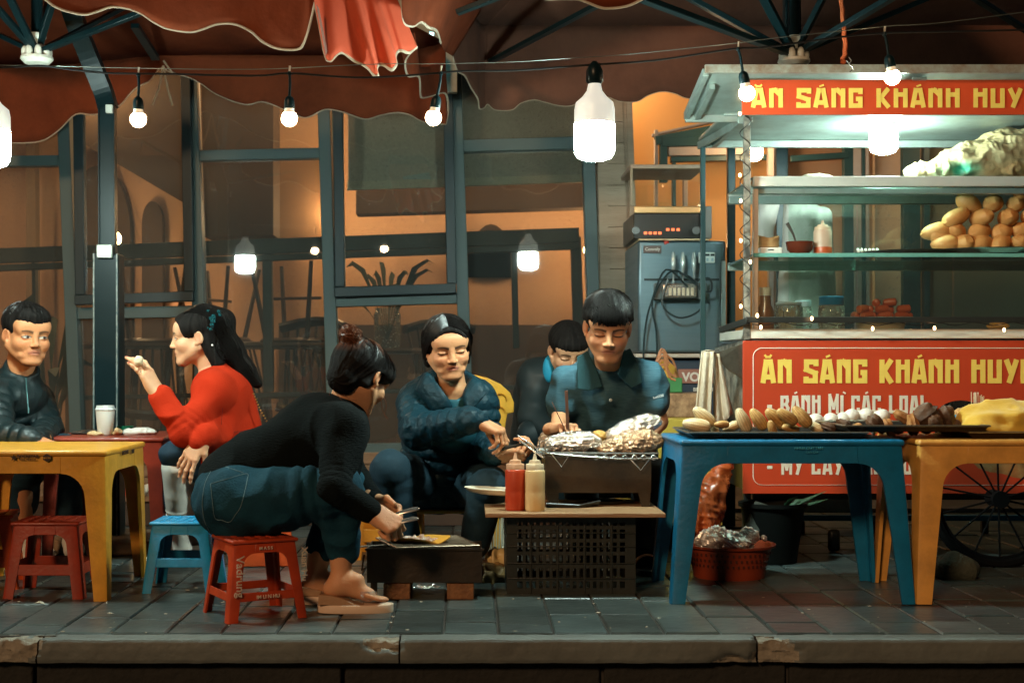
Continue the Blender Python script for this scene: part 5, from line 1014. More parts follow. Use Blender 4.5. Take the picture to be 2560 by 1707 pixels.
# ================================================================ LOWER BRAZIER
lb = thing('small_brazier', 'low black steel brazier on two bricks', 'brazier')
m_lb = mat('brazier_black', (.02, .018, .015), .45, metal=.3, col2=(.06, .035, .015), vs=4, amt=.7, bump=.2)
lx0, lx1, lz0, lz1, ly = -.331, .039, .056, .163, 4.56
for a, c in (((lx0, ly, lz0), (lx1, ly + .003, lz1)), ((lx0, ly + .22, lz0), (lx1, ly + .223, lz1)), ((lx0, ly + .004, lz0), (lx0 + .003, ly + .219, lz1)), ((lx1 - .003, ly + .004, lz0), (lx1, ly + .219, lz1)), ((lx0 + .004, ly + .004, lz0 + .001), (lx1 - .004, ly + .219, lz0 + .004))): rbox('side_plate', a, c, m_lb, lb, .001)
MB().bar((lx0 - .006, ly - .004, lz1), (lx1 + .006, ly - .004, lz1), .006).build('rim', m_lb, lb); MB().tube([(lx0 - .012, ly + .05, .14), (lx0 - .02, ly + .05, .09), (lx0 - .012, ly + .09, .09)], .003, 6).build('side_handle', m_lb, lb)
for x_ in (lx0 + .02, lx1 - .06): rbox('leg', (x_ - .012, ly + .06, 0), (x_ + .01, ly + .064, lz0 - .001), m_lb, lb, .001)
m_bri = mat('brick', (.28, .13, .055), .9, col2=(.14, .06, .03), vs=16, amt=.9, bump=.8, bs=70)
for px, dd, lab in ((912, .1, 'left brick under the low brazier'), (1058, .08, 'right brick under the low brazier')): o = rbox('brick', (V(px - 31, 0, 4.57).x, ly + .008, 0), (V(px + 31, 0, 4.57).x, ly + .2, lz0 - .002), m_bri, None, .004); tag(o, lab, 'brick', 'bricks under the brazier')
MB().ball((-.15, ly + .11, .12), (.16, .09, .03), 24, 10, lambda q: 1 + .15 * math.sin(13 * q.x) * math.cos(11 * q.y)).build('charcoal', MC['charcoal'], lb)
rk = thing('wire_rack', 'flat dark wire rack with long handle on the low brazier', 'rack'); b = MB(); A_, B_, C_, D_ = V(865, 1243, 4.78), V(1053, 1236, 4.84), V(1101, 1254, 4.58), V(911, 1266, 4.52)
for p in (A_, B_, C_, D_): p.z = .172
for i in range(22): t_ = i / 21; b.tube([A_.lerp(D_, t_), B_.lerp(C_, t_)], .0012, 5)
for i in range(9): t_ = i / 8; b.tube([A_.lerp(B_, t_), D_.lerp(C_, t_)], .0014, 5)
m_rk = mat('rack_metal', (.25, .18, .12), .35, metal=.8); b.build('grid', m_rk, rk); MB().tube([A_, B_, C_, D_, A_], .0035, 6).build('frame', m_rk, rk); MB().tube([V(700, 1262, 4.66), V(888, 1252, 4.66)], .0035, 6).build('handle', mat('rod', (.6, .5, .4), .3, metal=.9), rk)
t = thing('filled_pancake', 'yellow folded pancake with meat filling on the wire rack', 'pancake'); c = V(963, 1249, 4.66); c.z = .18
b = MB(); n_ = 40
def pk_(q, z): return [c + Vector((q * (.098 + .012 * math.sin(3 * a)) * math.cos(a), q * (.06 + .01 * math.cos(2 * a)) * math.sin(a), z + .010 * q * math.sin(2 * a + .6) + (.012 * q * max(0, -math.cos(a * 2))))) for a in (2 * math.pi * k / n_ for k in range(n_))]
b.loft([pk_(.9, -.006), pk_(1, -.001), pk_(1, .003), pk_(.7, .0), pk_(.02, .0)]); b.build('pancake', mat('pancake', (.66, .33, .04), .5, col2=(.6, .25, .03), vs=12, bump=.2), t, smooth=True)
o_ = blob('filling', c - Vector((.07, .04, .01)), c + Vector((.07, .04, .03)), .003, [lambda S: S.ell(c, (.058, .026, .013), .005)], mat('filling', (.4, .12, .04), .5, col2=(.75, .6, .5), vs=45, amt=1), t, disp=lambda v: .008 * vnoise(v, 110, 3))
# tongs of the bent woman are built with her. items behind
t = thing('slotted_basket', 'white slotted plastic basket behind the crate', 'basket'); c = V(1140, 0, 5.3); b = MB(); n_ = 40
for k in range(n_): a = 2 * math.pi * k / n_; b.bar((c.x + .06 * math.cos(a), 5.3 + .06 * math.sin(a), .07), (c.x + .078 * math.cos(a), 5.3 + .078 * math.sin(a), .2), .005, .003)
b.build('slats', mat('basket_white', (.62, .55, .42), .5), t); MB().lathe([(.078, .2), (.084, .2), (.084, .215), (.078, .215)], (c.x, 5.3, 0), 32, cap=False).build('rim', MC['basket_white'], t, smooth=True); MB().lathe([(0, .02), (.058, .02), (.061, .07), (.056, .07), (0, .03)], (c.x, 5.3, 0), 32).build('base', MC['basket_white'], t, smooth=True)
def crumple(name, c, r, m, label, cat, amp=.5, fr=30, h=.005, group=None):
    r = Vector(r); o = blob(name, c - r * 1.5, c + r * 1.5, h, [lambda S: S.ell(c, tuple(r), .01)], m, disp=lambda v: (amp * min(r)) * (1 - 2 * np.abs(vnoise(v, fr, 3))) + .3 * amp * min(r) * vnoise(v, fr * 2.3, 5), sm=0)
    return tag(o, label, cat, group)
crumple('crumpled_bag', V(1140, 1282, 5.1), (.035, .03, .025), mat('bag_pale', (.6, .45, .2), .4), 'pale crumpled food bag left of the crate', 'bag', .8)
crumple('husk_pile', V(1130, 1325, 5.0), (.06, .05, .028), mat('husk', (.3, .18, .06), .6, col2=(.08, .05, .02), vs=20, amt=1), 'brown crumpled husks on the paving left of the crate', 'husks', .9)
crumple('foil_scraps', V(985, 1365, 4.85), (.06, .03, .02), m_foil, 'foil scraps under the low brazier between the bricks', 'foil', .9)
crumple('red_plastic_bag', V(290, 1120, 6.72), (.05, .04, .03), mat('red_bag', (.5, .05, .02), .35), 'small red plastic bag on the timber step', 'bag', .7)
crumple('white_scrap', V(322, 1124, 6.7), (.03, .02, .022), mat('ws', (.7, .65, .55), .6), 'white crumpled paper on the timber step', 'paper', .9, 40)
crumple('litter_heap', V(365, 1133, 6.7), (.05, .02, .009), mat('lh', (.35, .28, .2), .7), 'grey paper litter on the timber step right of the white scrap', 'litter', .9, 50)
# ================================================================ RIGHT TABLE GOODS
m_tray = mat('tray_dark', (.06, .055, .05), .28, metal=.7)
def trayx(x0, x1, y0, y1, z, label, rz=0):
    t = thing('baking_tray', label, 'tray', group='metal trays on the front tables'); b = MB(); e = .02; h = .018
    b.add([(x0+e,y0+e,z),(x1-e,y0+e,z),(x1-e,y1-e,z),(x0+e,y1-e,z),(x0,y0,z+h),(x1,y0,z+h),(x1,y1,z+h),(x0,y1,z+h)], [(0,1,2,3),(0,4,5,1),(1,5,6,2),(2,6,7,3),(3,7,4,0)]); b.build('pan', m_tray, t, solid=.002); MB().tube([(x0,y0,z+h),(x1,y0,z+h),(x1,y1,z+h),(x0,y1,z+h),(x0,y0,z+h)], .0035, 6).build('rim', mat('tray_rim', (.3, .26, .2), .3, metal=.8), t, smooth=True); return t
trayx(.70, 1.27, 4.53, 4.9, .520, 'dark metal tray under the corn on the blue table'); trayx(1.2, 1.66, 4.54, 4.92, .541, 'dark metal tray under the sweet potatoes bridging both tables'); trayx(1.6, 2.1, 4.56, 4.94, .520, 'dark metal tray under the yellow cloth at the right')
m_corn = mat('corn_pale', (.88, .74, .48), .42, col2=(.6, .33, .1), vs=14, amt=.7, vcol=True); m_cornr = mat('corn_roast', (.74, .46, .17), .42, col2=(.32, .13, .03), vs=26, amt=.9, vcol=True)
def corn(px, py, L_, ang, d, m, label, yaw=0):
    n, mm = 28, 30; s_ = L_ / F * d / 2; w_ = s_ * .61
    def fn(q): return 1
    o = MB().ball((0, 0, 0), 1, n, mm).build('corn_cob', m, smooth=True); me = o.data; A = np.zeros(len(me.vertices) * 3); me.vertices.foreach_get('co', A); A = A.reshape(-1, 3)
    th = np.arctan2(A[:, 1], A[:, 0]); u = np.arccos(np.clip(A[:, 2], -1, 1)) / math.pi; prof = np.sin(u * math.pi) ** .34 * (1 - .3 * u)
    ker = np.abs(np.cos(th * 7)) ** .5 * (.6 + .4 * np.abs(np.sin(u * mm * math.pi / 2)) ** .5); rr_ = w_ * prof * (.9 + .1 * ker); B = np.stack([rr_ * np.cos(th), rr_ * np.sin(th), s_ * (1 - 2 * u)], 1)
    M_ = Matrix.Rotation(yaw, 3, 'Z') @ Matrix.Rotation(R(ang) , 3, 'Y'); B = B @ np.array(M_).T; me.vertices.foreach_set('co', B.ravel())
    ca = me.color_attributes.new('Col', 'FLOAT_COLOR', 'POINT'); k_ = .62 + .38 * ker; ca.data.foreach_set('color', np.stack([k_, k_ * (.92 + .08 * ker), k_ * (.8 + .2 * ker), np.ones_like(k_)], 1).astype(np.float32).ravel()); me.update()
    o.location = V(px, py, d); return tag(o, label, 'corn', 'corn')
cc = [(1600, 977, 66, 100, m_corn, 'pale peeled corn cob lying flat at the left end of the tray'), (1617, 957, 62, 130, m_corn, 'pale peeled corn cob leaning at the far left of the pile'), (1681, 980, 44, 70, m_corn, 'short pale corn cob before the towel end'), (1707, 965, 60, 155, m_corn, 'pale upright peeled corn cob left of the roasted ones'), (1742, 963, 58, 145, m_cornr, 'first roasted corn cob from the left'), (1784, 962, 68, 130, m_cornr, 'largest roasted corn cob in the middle of the pile'), (1808, 957, 56, 125, m_cornr, 'roasted corn cob partly behind the largest one'), (1842, 957, 60, 140, m_cornr, 'roasted corn cob at the right top of the pile'), (1872, 981, 46, 120, m_corn, 'pale corn cob at the right end of the corn pile'), (1774, 984, 40, 160, m_cornr, 'small roasted cob end under the largest cob'), (1816, 984, 44, 100, m_cornr, 'charred cob end under the right corn cobs'), (1640, 983, 36, 150, m_corn, 'small pale cob end under the left leaning cob'), (1658, 975, 36, 90, m_cornr, 'small brown roasted cob before the towel')]
for i, (px, py, L_, a, m, lab) in enumerate(cc): corn(px, py, L_, a, 4.66 + .035 * (i % 3), m, lab, rng.uniform(-.3, .3))
m_sp = mat('sweet_potato', (.16, .07, .03), .6, col2=(.03, .02, .015), vs=12, amt=.9, bump=.6, bs=40); m_spo = mat('sweet_potato_open', (.5, .22, .06), .6, col2=(.2, .08, .03), vs=12, amt=.9, bump=.6, bs=40)
sp = [(1905, 982, 30, 20, m_sp), (1939, 977, 36, 35, m_sp), (1972, 986, 34, 20, m_spo), (2012, 974, 44, 40, m_sp), (2042, 982, 34, 60, m_spo), (2074, 957, 34, 30, m_spo), (2097, 977, 40, 80, m_spo), (2124, 955, 62, -38, m_sp), (2129, 981, 36, 20, m_sp), (2149, 971, 40, 50, m_sp), (2177, 958, 46, 70, m_sp), (2172, 983, 34, 10, m_spo), (2060, 987, 26, 10, m_sp), (2195, 976, 34, 30, m_sp)]
nm_ = ['small dark baked root at the left end of the potato tray', 'dark charred baked root next to the left end', 'split orange baked root in front of the eggs', 'large round charred root below the eggs', 'orange topped root beside the large charred one', 'pale orange root on top near the eggs', 'orange brown root under the long dark one', 'long dark sweet potato pointing up right', 'dark root under the long sweet potato', 'brown lumpy root left of the black pan', 'black upright root before the pan', 'orange split root at the tray right end', 'small dark root between the orange ones', 'dark root against the yellow cloth']
for i, (px, py, L_, a, m) in enumerate(sp):
    d = 4.68 + .03 * (i % 3); s_ = L_ / F * d / 2 * 1.25; o = MB().ball((0, 0, 0), (s_, s_ * .62, s_ * .6), 20, 14, lambda q: 1 + .13 * math.sin(4 * q.x + i) + .08 * math.sin(9 * q.z + 2 * i) + .05 * math.sin(13 * q.y), M=Matrix.Rotation(R(a), 3, 'Y')).build('sweet_potato', m, smooth=True); o.location = V(px, py, d); tag(o, nm_[i], 'sweet potato', 'baked roots on the tray')
et = thing('egg_tray', 'grey moulded tray holding white eggs behind the roots', 'egg tray'); b = MB()
rows = [[V(1866 + 170 * u, 976 - 12 * abs(math.sin(u * 6 * math.pi)), 4.96 + .1 * j) for u in np.linspace(0, 1, 60)] for j in (0, .5, 1)]
sheet('shell', [[p + Vector((0, 0, -.04)) for p in rows[0]], rows[0], rows[1], rows[2]], mat('egg_carton', (.3, .24, .2), .9, bump=.6), et)
eg = [(1874, 962), (1909, 961), (1938, 959), (1957, 952), (1990, 950), (2027, 952), (1973, 956), (2008, 957)]
el = ['leftmost white egg half hidden in the tray', 'second white egg from the left', 'third white egg from the left', 'taller white egg in the middle of the tray', 'largest looking white egg of the row', 'rightmost white egg near the orange root', 'white egg tucked between the middle eggs', 'white egg tucked left of the rightmost egg']
for i, (px, py) in enumerate(eg): o = MB().ball(V(px, py + 3, 5.0 + .03 * (i > 5)), (.028, .025, .024), 18, 12).build('egg', mat('eggshell', (.78, .74, .66), .45), smooth=True); tag(o, el[i], 'egg', 'white eggs in the tray')
pn = thing('black_pan', 'round black pan tilted behind the roots and cloth', 'pan'); c = V(2222, 985, 5.05); M_ = Matrix.Rotation(R(55), 3, 'X'); b = MB(); n_ = 36
b.loft([[c + M_ @ Vector((q * math.cos(2*math.pi*k/n_), q * math.sin(2*math.pi*k/n_), z)) for k in range(n_)] for q, z in ((.02, -.04), (.08, -.035), (.115, 0), (.12, .002), (.112, .0), (.075, -.03), (.01, -.035))]); b.build('pan', mat('iron', (.012, .012, .011), .25), pn, smooth=True)
bw = thing('blue_tub', 'blue plastic tub of nuts with skewers behind the cloth', 'tub'); c = V(2215, 985, 4.97); MB().lathe([(0, 0), (.03, 0), (.042, .05), (.04, .05), (0, .03)], c, 24).build('tub', mat('blue_tub', (.02, .3, .6), .4), bw, smooth=True)
o_ = blob('nuts', c + Vector((-.06, -.06, .02)), c + Vector((.1, .06, .1)), .004, [lambda S: S.ell(c + Vector((.01, 0, .055)), (.045, .03, .02), .01)], mat('nuts', (.55, .28, .1), .6), bw, disp=lambda v: .007 * vnoise(v, 120, 3))
b = MB()
for i in range(16): x_ = 2232 + 27 * rng.random(); b.tube([V(x_, 965, 4.99), V(x_ + rng.uniform(-4, 4), 899 + rng.uniform(0, 14), 4.99 + rng.uniform(-.02, .02))], .0018, 5)
tag(b.build('skewers', mat('skewer', (.75, .62, .45), .6)), 'bundle of pale bamboo skewers standing behind the yellow cloth', 'skewers')
c = V(2300, 968, 4.75)
o = blob('yellow_cloth', c - Vector((.2, .17, .06)), c + Vector((.24, .2, .12)), .007, [lambda S: S.ell(c + Vector((0, 0, .0)), (.15, .12, .058), .02), lambda S: S.ell(c + Vector((.13, 0, -.01)), (.12, .12, .045), .02), lambda S: S.ell(c + Vector((-.05, -.07, -.02)), (.1, .05, .03), .02), lambda S: S.plane((0, 0, .528), (0, 0, -1))], mat('yellow_cloth', (.75, .45, .05), .8, sheen=.3, bump=.2), disp=lambda v: .018 * (1 - 2 * np.abs(vnoise(v * np.array([.7, 1, 2.2]), 9, 3))) + .007 * (1 - 2 * np.abs(vnoise(v, 24, 4))))
tag(o, 'bright yellow folded cloth heaped on the right tray', 'cloth')
# under the tables
rb = thing('red_basket', 'low orange red perforated plastic basket holding foil', 'basket'); c = V(1682, 1325, 5.02); c.z = 0; c.y = 5.08; b = MB()
m_rb = mat('basket_red', (.26, .04, .014), .4); MB().lathe([(0, .01), (.12, .01), (.125, .0), (.128, .012), (.132, .05), (.15, .105), (.162, .11), (.165, .118), (.148, .116), (.128, .055), (.12, .016), (0, .016)], c, 48).build('bowl', m_rb, rb, smooth=True)
for r_ in range(3):
    for k in range(46): a = 2 * math.pi * k / 46 + .07 * (r_ % 2); q = .1345 + r_ * .006; b.add([(c.x + q * math.cos(a + s * .025), c.y + q * math.sin(a + s * .025), .045 + r_ * .02 + zz) for s, zz in ((-1, 0), (1, 0), (1, .009), (-1, .009))], [(0, 1, 2, 3)])
b.build('perforations', mat('hole_dark', (.08, .015, .008), .6), rb, solid=.002)
for i, (px, py, r, lab) in enumerate(((1640, 1236, (.062, .05, .05), 'left tall crumpled foil in the red basket'), (1692, 1244, (.078, .07, .042), 'middle wide crumpled foil in the red basket'), (1724, 1230, (.04, .035, .034), 'upper right ball of foil in the red basket'), (1756, 1236, (.014, .012, .012), 'tiny foil ball at the right rim of the red basket'))): foil('crumpled_foil', V(px, py, 5.08), r, .3 * i, lab, 'foil', 48, .35, 'foil scraps in the red basket', mat('foil_clean', (.95, .93, .9), .36, metal=.75, bump=.8, bs=50))
c = V(1625, 1150, 5.25)
o = blob('orange_bag', V(1560, 1250, 5.15), V(1690, 1030, 5.4), .0045, [lambda S: S.cap(V(1610, 1190, 5.28), V(1640, 1130, 5.28), .06, .04, k=.03), lambda S: S.cap(V(1640, 1130, 5.28), V(1672, 1050, 5.28), .03, .012, k=.03), lambda S: S.cap(V(1600, 1200, 5.28), V(1600, 1135, 5.28), .035, .01, k=.03)], mat('orange_bag', (.62, .12, .03), .25, trans=.35, coat=.3), sm=0, disp=lambda v: .017 * (1 - 2 * np.abs(vnoise(v * np.array([2, 1, .7]), 17, 3))) + .007 * (1 - 2 * np.abs(vnoise(v, 45, 2)))); tag(o, 'glossy orange plastic bag twisted up under the blue table', 'bag')
bn = thing('black_bin', 'round black bin behind the red basket', 'bin'); c = V(1775, 1260, 5.45); c.z = 0; MB().lathe([(0, 0), (.09, 0), (.12, .21), (.13, .215), (.13, .23), (.115, .225), (.09, .02)], c, 32).build('body', mat('bin_black', (.005, .006, .005), .7, spec=.2), bn, smooth=True)
gb2 = thing('stone_block', 'grey rough block leaning on the black bin', 'block'); MB().add([V(1708, 1215, 5.36), V(1745, 1225, 5.36), V(1765, 1160, 5.4), V(1735, 1150, 5.4)] + [V(1708, 1215, 5.45), V(1745, 1225, 5.45), V(1765, 1160, 5.49), V(1735, 1150, 5.49)], [(0,1,2,3),(7,6,5,4),(0,4,5,1),(1,5,6,2),(2,6,7,3),(3,7,4,0)]).build('block', mat('dk_conc', (.07, .075, .06), .8, bump=.5), gb2, bevel=.004)
lf = MB()
for q in (((1800, 1175), (1840, 1152), (1898, 1128)), ((1800, 1178), (1830, 1150), (1850, 1146)), ((1790, 1180), (1850, 1160), (1902, 1146)), ((1795, 1175), (1812, 1150), (1835, 1140)), ((1790, 1180), (1805, 1160), (1812, 1148))): lf.tube([V(x, y, 5.45) for x, y in q], [.006, .009, .001], 6, flat=.3)
tag(lf.build('green_leaves', mat('leaf_g', (.03, .09, .04), .5), smooth=True), 'dark narrow leaves poking out of the black bin', 'leaves')
tag(rbox('kerb_block', (V(1780, 0, 6.4).x, 6.4, .09), (V(1995, 0, 6.4).x, 6.55, .15), mat('pale_stone', (.5, .48, .4), .8, bump=.6, col2=(.35, .34, .3), vs=20), None, .006), 'pale rough stone slab under the food cart', 'stone block')
t = thing('blue_trolley', 'low blue metal trolley frame under the cart', 'trolley'); rbox('frame', (V(1780, 0, 6.38).x, 6.34, .06), (V(2352, 0, 6.38).x, 6.38, .085), m_pb, t, .003); 
for px in (1830, 2000, 2250): rbox('caster', (V(px, 0, 6.4).x, 6.36, 0), (V(px, 0, 6.4).x + .03, 6.4, .058), m_bk, t, .006)
o = MB().ball(V(2205, 1312, 5.0) + Vector((0, .05, 0)), (.085, .07, .06), 20, 14, lambda q: 1 + .12 * math.sin(5 * q.x + 2) * math.cos(4 * q.y)).build('dark_stone', mat('dk_stone', (.04, .045, .03), .8, bump=.6), smooth=True); o.location.z -= 0; tag(o, 'dark rounded stone on the paving behind the right yellow table leg', 'stone')
# ================================================================ PEOPLE
def frame(f, u):
    f = Vector(f).normalized(); r = f.cross(Vector(u)).normalized(); u = r.cross(f); return Matrix((r, f, u)).transposed()
def skinmat(): return mat('skin', (1, 1, 1), .56, col2=(.9, .82, .8), vs=26, amt=.5, bump=.12, bs=160, vcol=True, sss=.12, spec=.42)
m_hair = mat('hair', (.007, .006, .0055), .75, col2=(.012, .010, .009), vs=60, amt=.6, spec=.12, vcol=True)
ZS = .89
def headpart(o, f, u, s, skin, eyes='down', gaze=0, fem=0, lips=(.5, .16, .12), full=1.0, neck=None, brow=1, age=0):
    S = SDF((-.105, -.13, -.2), (.105, .14, .135), .0025)
    S.ell((0, -.014, .045), (.073, .09, .076), .01)
    S.ell((0, .028, -.025), (.061 * full, .062, .085), .03)
    for x in (-1, 1):
        S.cap((x * .056 * full, .0, -.045), (x * .022, .066, -.101), .02, .017, .03)
        S.ell((x * .039, .058, -.03), (.026 * full, .026, .026), .025)
        S.cap((x * .046, .068, .021), (x * .012, .078, .019), .009, .009, .018)
        S.ell((x * .034, .055, .05), (.034, .028, .03), .03)
    S.ell((0, .07, -.102), (.023, .02, .018), .022); S.ell((0, .060, .046), (.05, .028, .035), .03)
    S.ell((0, .074, -.062), (.03, .017, .022), .02)
    for x in (-1, 1):
        S.ell((x * .031, .103, .004), (.019, .015, .0125), .014, 's'); S.ell((x * .032, .0755, .003), (.0185, .014, .0125), .004)
        if eyes == 'down': S.cap((x * .018, .0885, -.001), (x * .044, .084, -.0015), .0015, .0015, .003, 's'); S.cap((x * .018, .091, .0095), (x * .045, .085, .0095), .0014, .0014, .003, 's')
        else: S.cap((x * .018, .0905, .0095), (x * .045, .085, .0095), .0018, .0014, .003, 's')
    S.cap((0, .088, .012), (0, .102, -.028), .0078, .0095, .012); S.ell((0, .103, -.030), (.0105, .0095, .0088), .007)
    for x in (-1, 1): S.ell((x * .0125, .096, -.034), (.0078, .0095, .0068), .005); S.ell((x * .0065, .103, -.0395), (.0034, .005, .003), .002, 's')
    S.cap((0, .0975, -.043), (0, .0945, -.052), .003, .003, .004, 's')
    S.cap((-.016, .0850, -.0575), (.016, .0850, -.0575), .0058, .0058, .006); S.cap((-.007, .0885, -.0568), (.007, .0885, -.0568), .0056, .0056, .006)
    S.cap((-.012, .0848, -.0685), (.012, .0848, -.0685), .0064, .0064, .007); S.cap((-.023, .0845, -.0665), (-.008, .088, -.0632), .0013, .0013, .003, 's'); S.cap((.023, .0845, -.0665), (.008, .088, -.0632), .0013, .0013, .003, 's'); S.cap((-.006, .0935, -.0628), (.006, .0935, -.0628), .0016, .0016, .003, 's')
    for x in (-1, 1):
        E = Matrix.Rotation(x * .35, 3, 'Z') @ Matrix.Rotation(-.2, 3, 'X')
        S.ell((x * .078, -.008, -.002), (.0075, .018, .031), .006, M=E); S.ell((x * .0845, -.004, .002), (.005, .011, .02), .004, 's', M=E); S.ell((x * .076, .002, -.028), (.006, .008, .009), .006)
    if age:
        for x in (-1, 1): S.cap((x * .020, .0955, -.034), (x * .033, .0865, -.058), .0012, .0012, .006, 's'); S.cap((x * .02, .0905, -.011), (x * .042, .083, -.014), .001, .001, .006, 's'); S.ell((x * .034, .066, -.078), (.016, .014, .012), .012)
    nb = Vector((0, -.045, -.2))
    if neck is not None: nb = Matrix(frame(f, u)).transposed() @ (neck - o) / s; nb.z /= ZS
    S.cap((0, -.018, -.05), tuple(nb), .052, .055 if not fem else .049, .03)
    vs, Q = S.mesh(); vs = smoothv(vs, Q, 1, .35)
    c = np.tile(np.array(skin), (len(vs), 1)); x, y, z = vs[:, 0], vs[:, 1], vs[:, 2]; ax = np.abs(x); fr = y > .04
    def mixc(mask, col):
        nonlocal c; mask = np.clip(mask, 0, 1)[:, None]; c = c * (1 - mask) + np.array(col) * mask
    n1 = vnoise(vs, 30, 2); c *= (1 + .06 * n1)[:, None]
    mixc(.35 * np.exp(-(((ax - .042) / .022) ** 2 + ((z + .03) / .022) ** 2)) * fr, (skin[0] * 1.05, skin[1] * .72, skin[2] * .68))
    t = np.clip((ax - .012) / .038, 0, 1); zb = .0215 + .006 * np.sin(t * math.pi * .8); mixc(brow * fr * (ax > .011) * (ax < .052) * np.clip(1.8 - np.abs(z - zb) / (.0040 * (1.15 - .6 * t)), 0, 1) * .9, (.035, .02, .014))
    dx = (ax - .032) / .0168
    if eyes == 'down': mixc(fr * (np.abs(dx) < 1.1) * np.clip(1.7 - np.abs(z - (-.0035 + .0035 * dx ** 2)) / .0021, 0, 1), (.025, .012, .008)); mixc(.5 * fr * (np.abs(dx) < 1.1) * np.clip(1.5 - np.abs(z - .0095) / .0014, 0, 1), (.2, .09, .05))
    else:
        op = fr * np.clip(1.5 * (1 - dx ** 2 - ((z - .002) / .0058) ** 2) + .6, 0, 1) * (np.abs(dx) < 1.05); mixc(op, (.62, .55, .47))
        mixc(fr * op * np.clip((.0068 - np.sqrt((x - np.sign(x) * .032 - gaze) ** 2 + (z - .0025) ** 2)) / .0015, 0, 1), (.02, .012, .01)); mixc(fr * (np.abs(dx) < 1.1) * np.clip(1.7 - np.abs(z - (.0078 - .005 * dx ** 2)) / .0016, 0, 1), (.03, .015, .01))
    lm = fr * (y > .07) * np.clip(1.8 * (1 - (x / .0255) ** 2 - ((z + .0632) / .0115) ** 2) + .3, 0, 1); mixc(lm * .7, lips); mixc(fr * (ax < .023) * np.clip(1.5 - np.abs(z + .0632 + 6 * ax ** 2) / .0013, 0, 1), (.12, .03, .02))
    mixc(fr * np.clip(1.6 - np.sqrt((ax - .0068) ** 2 + (z + .0395) ** 2) / .0028, 0, 1), (.1, .03, .02))
    mixc(.45 * (ax > .074) * (np.abs(y) < .015) * (np.abs(z) < .02), (skin[0] * .8, skin[1] * .5, skin[2] * .45))
    A = np.array(frame(f, u)); return (vs * np.array([s, s, s * ZS])) @ A.T + np.array(o), Q, c
def handpart(w, d, n, side, curls, skin, s=1.0, thumb=((.05, .045, -.008), (.056, .078, -.02)), spread=6, nail=(.75, .5, .42), fore=.022, h=.0022, rf=1.0):
    # w wrist, d along fingers, n back-of-hand normal, side: +1 thumb at local +x (=d x n)
    fx = Vector(d).normalized(); nz = Vector(n); nz = (nz - fx * nz.dot(fx)).normalized(); xx = fx.cross(nz); A = Matrix((xx, fx, nz)).transposed()
    S = SDF((-.075, -fore - .02, -.1), (.075, .2, .07), h); tips = []
    fb = [(.028, .086), (.0095, .091), (-.009, .088), (-.026, .079)]; fl = [(.043, .026, .021), (.047, .029, .022), (.043, .027, .021), (.034, .021, .018)]; fr_ = [.0087, .0088, .0083, .0074]
    S.cap((0, -fore, 0), (0, .0, 0), .026, .021, .01, lat=(1, 0, 0), ls=1.2)
    for i in range(4):
        bx, by = fb[i]; bx *= side; S.cap((side * .018 * (1 - i * .6), .01, -.001), (bx, by, .0), .0135, .0105, .016)
    S.ell((side * .018, .032, -.009), (.018, .03, .014), .012); S.ell((-side * .018, .04, -.008), (.013, .032, .012), .012)
    for i in range(4):
        bx, by = fb[i]; P = Vector((side * bx, by, 0)); a = 0; az = R(spread) * (1.5 - i) * side; cu = curls[i] if isinstance(curls[0], (list, tuple)) else curls
        for j in range(3):
            a += R(cu[j]); L_ = fl[i][j]; q = P + Vector((math.sin(az) * math.cos(a), math.cos(az) * math.cos(a), -math.sin(a))) * L_; r0 = fr_[i] * rf * (1 - .09 * j)
            S.cap(tuple(P), tuple(q), r0, r0 * .9, .003 if j else .005); S.ell(tuple(P + Vector((0, 0, .001))), r0 * 1.06, .004); P = q
        tips.append((P, Vector((0, math.sin(a), math.cos(a)))))
    t0 = Vector((side * .02, .022, -.006)); t1 = Vector(thumb[0]); t2 = Vector(thumb[1]); t1.x *= side; t2.x *= side
    S.cap(tuple(t0), tuple(t1), .0135, .0105, .014); S.cap(tuple(t1), tuple(t2), .0105, .0088, .004); tips.append((t2, Vector((0, 0, 1))))
    vs, Q = S.mesh(); vs = smoothv(vs, Q, 1, .3); c = np.tile(np.array(skin), (len(vs), 1)) * (1 + .07 * vnoise(vs, 60, 3))[:, None]
    for P, up in tips:
        dd = vs - np.array(P); m_ = np.clip(1.5 - np.linalg.norm(dd - np.array(up) * .006, axis=1) / .0048, 0, 1)[:, None]; c = c * (1 - m_) + np.array(nail) * m_
    kn = np.clip(1 - np.abs(vs[:, 1] - .088) / .012, 0, 1)[:, None] * .25 * (vs[:, 2:3] > 0); c = c * (1 - kn) + c * np.array([1, .72, .65]) * kn
    B = np.array(A); return (vs * s) @ B.T + np.array(w), Q, c
def block(fn, lo, hi, h, skin, disp=None, sm=1):
    S = SDF(lo, hi, h); fn(S); vs, Q = S.mesh()
    if not len(vs): return vs, Q, None
    vs = smoothv(vs, Q, sm)
    if disp is not None: vs = vs + vnorm(vs, Q) * disp(vs)[:, None]
    return vs, Q, np.tile(np.array(skin), (len(vs), 1))
def bounds(P, m):
    lo = Vector((min(p[i] for p in P) - m for i in range(3))); hi = Vector((max(p[i] for p in P) + m for i in range(3))); return lo, hi
def garment(name, fn, P, m_, par, h=.007, disp=None, pad=.16, sm=2, floor=None):
    lo, hi = bounds(P, pad); lo.z = max(lo.z, -.01); vs, Q, c = block(fn, lo, hi, h, (1, 1, 1), disp, sm); return npmesh(name, [(vs, Q, None)], m_, par)
def folds(a, fr=14, st=(1, 1, 1), seed=1, b=None):
    b = a * .4 if b is None else b
    return lambda v: a * (1 - 2.2 * np.abs(vnoise(v * np.array(st), fr, seed))) + b * vnoise(v, fr * 2.3, seed + 3)
def puff(per, amp): return lambda t, L: amp * (np.abs(np.sin(math.pi * t * L / (per * .8))) ** .5 - .75)
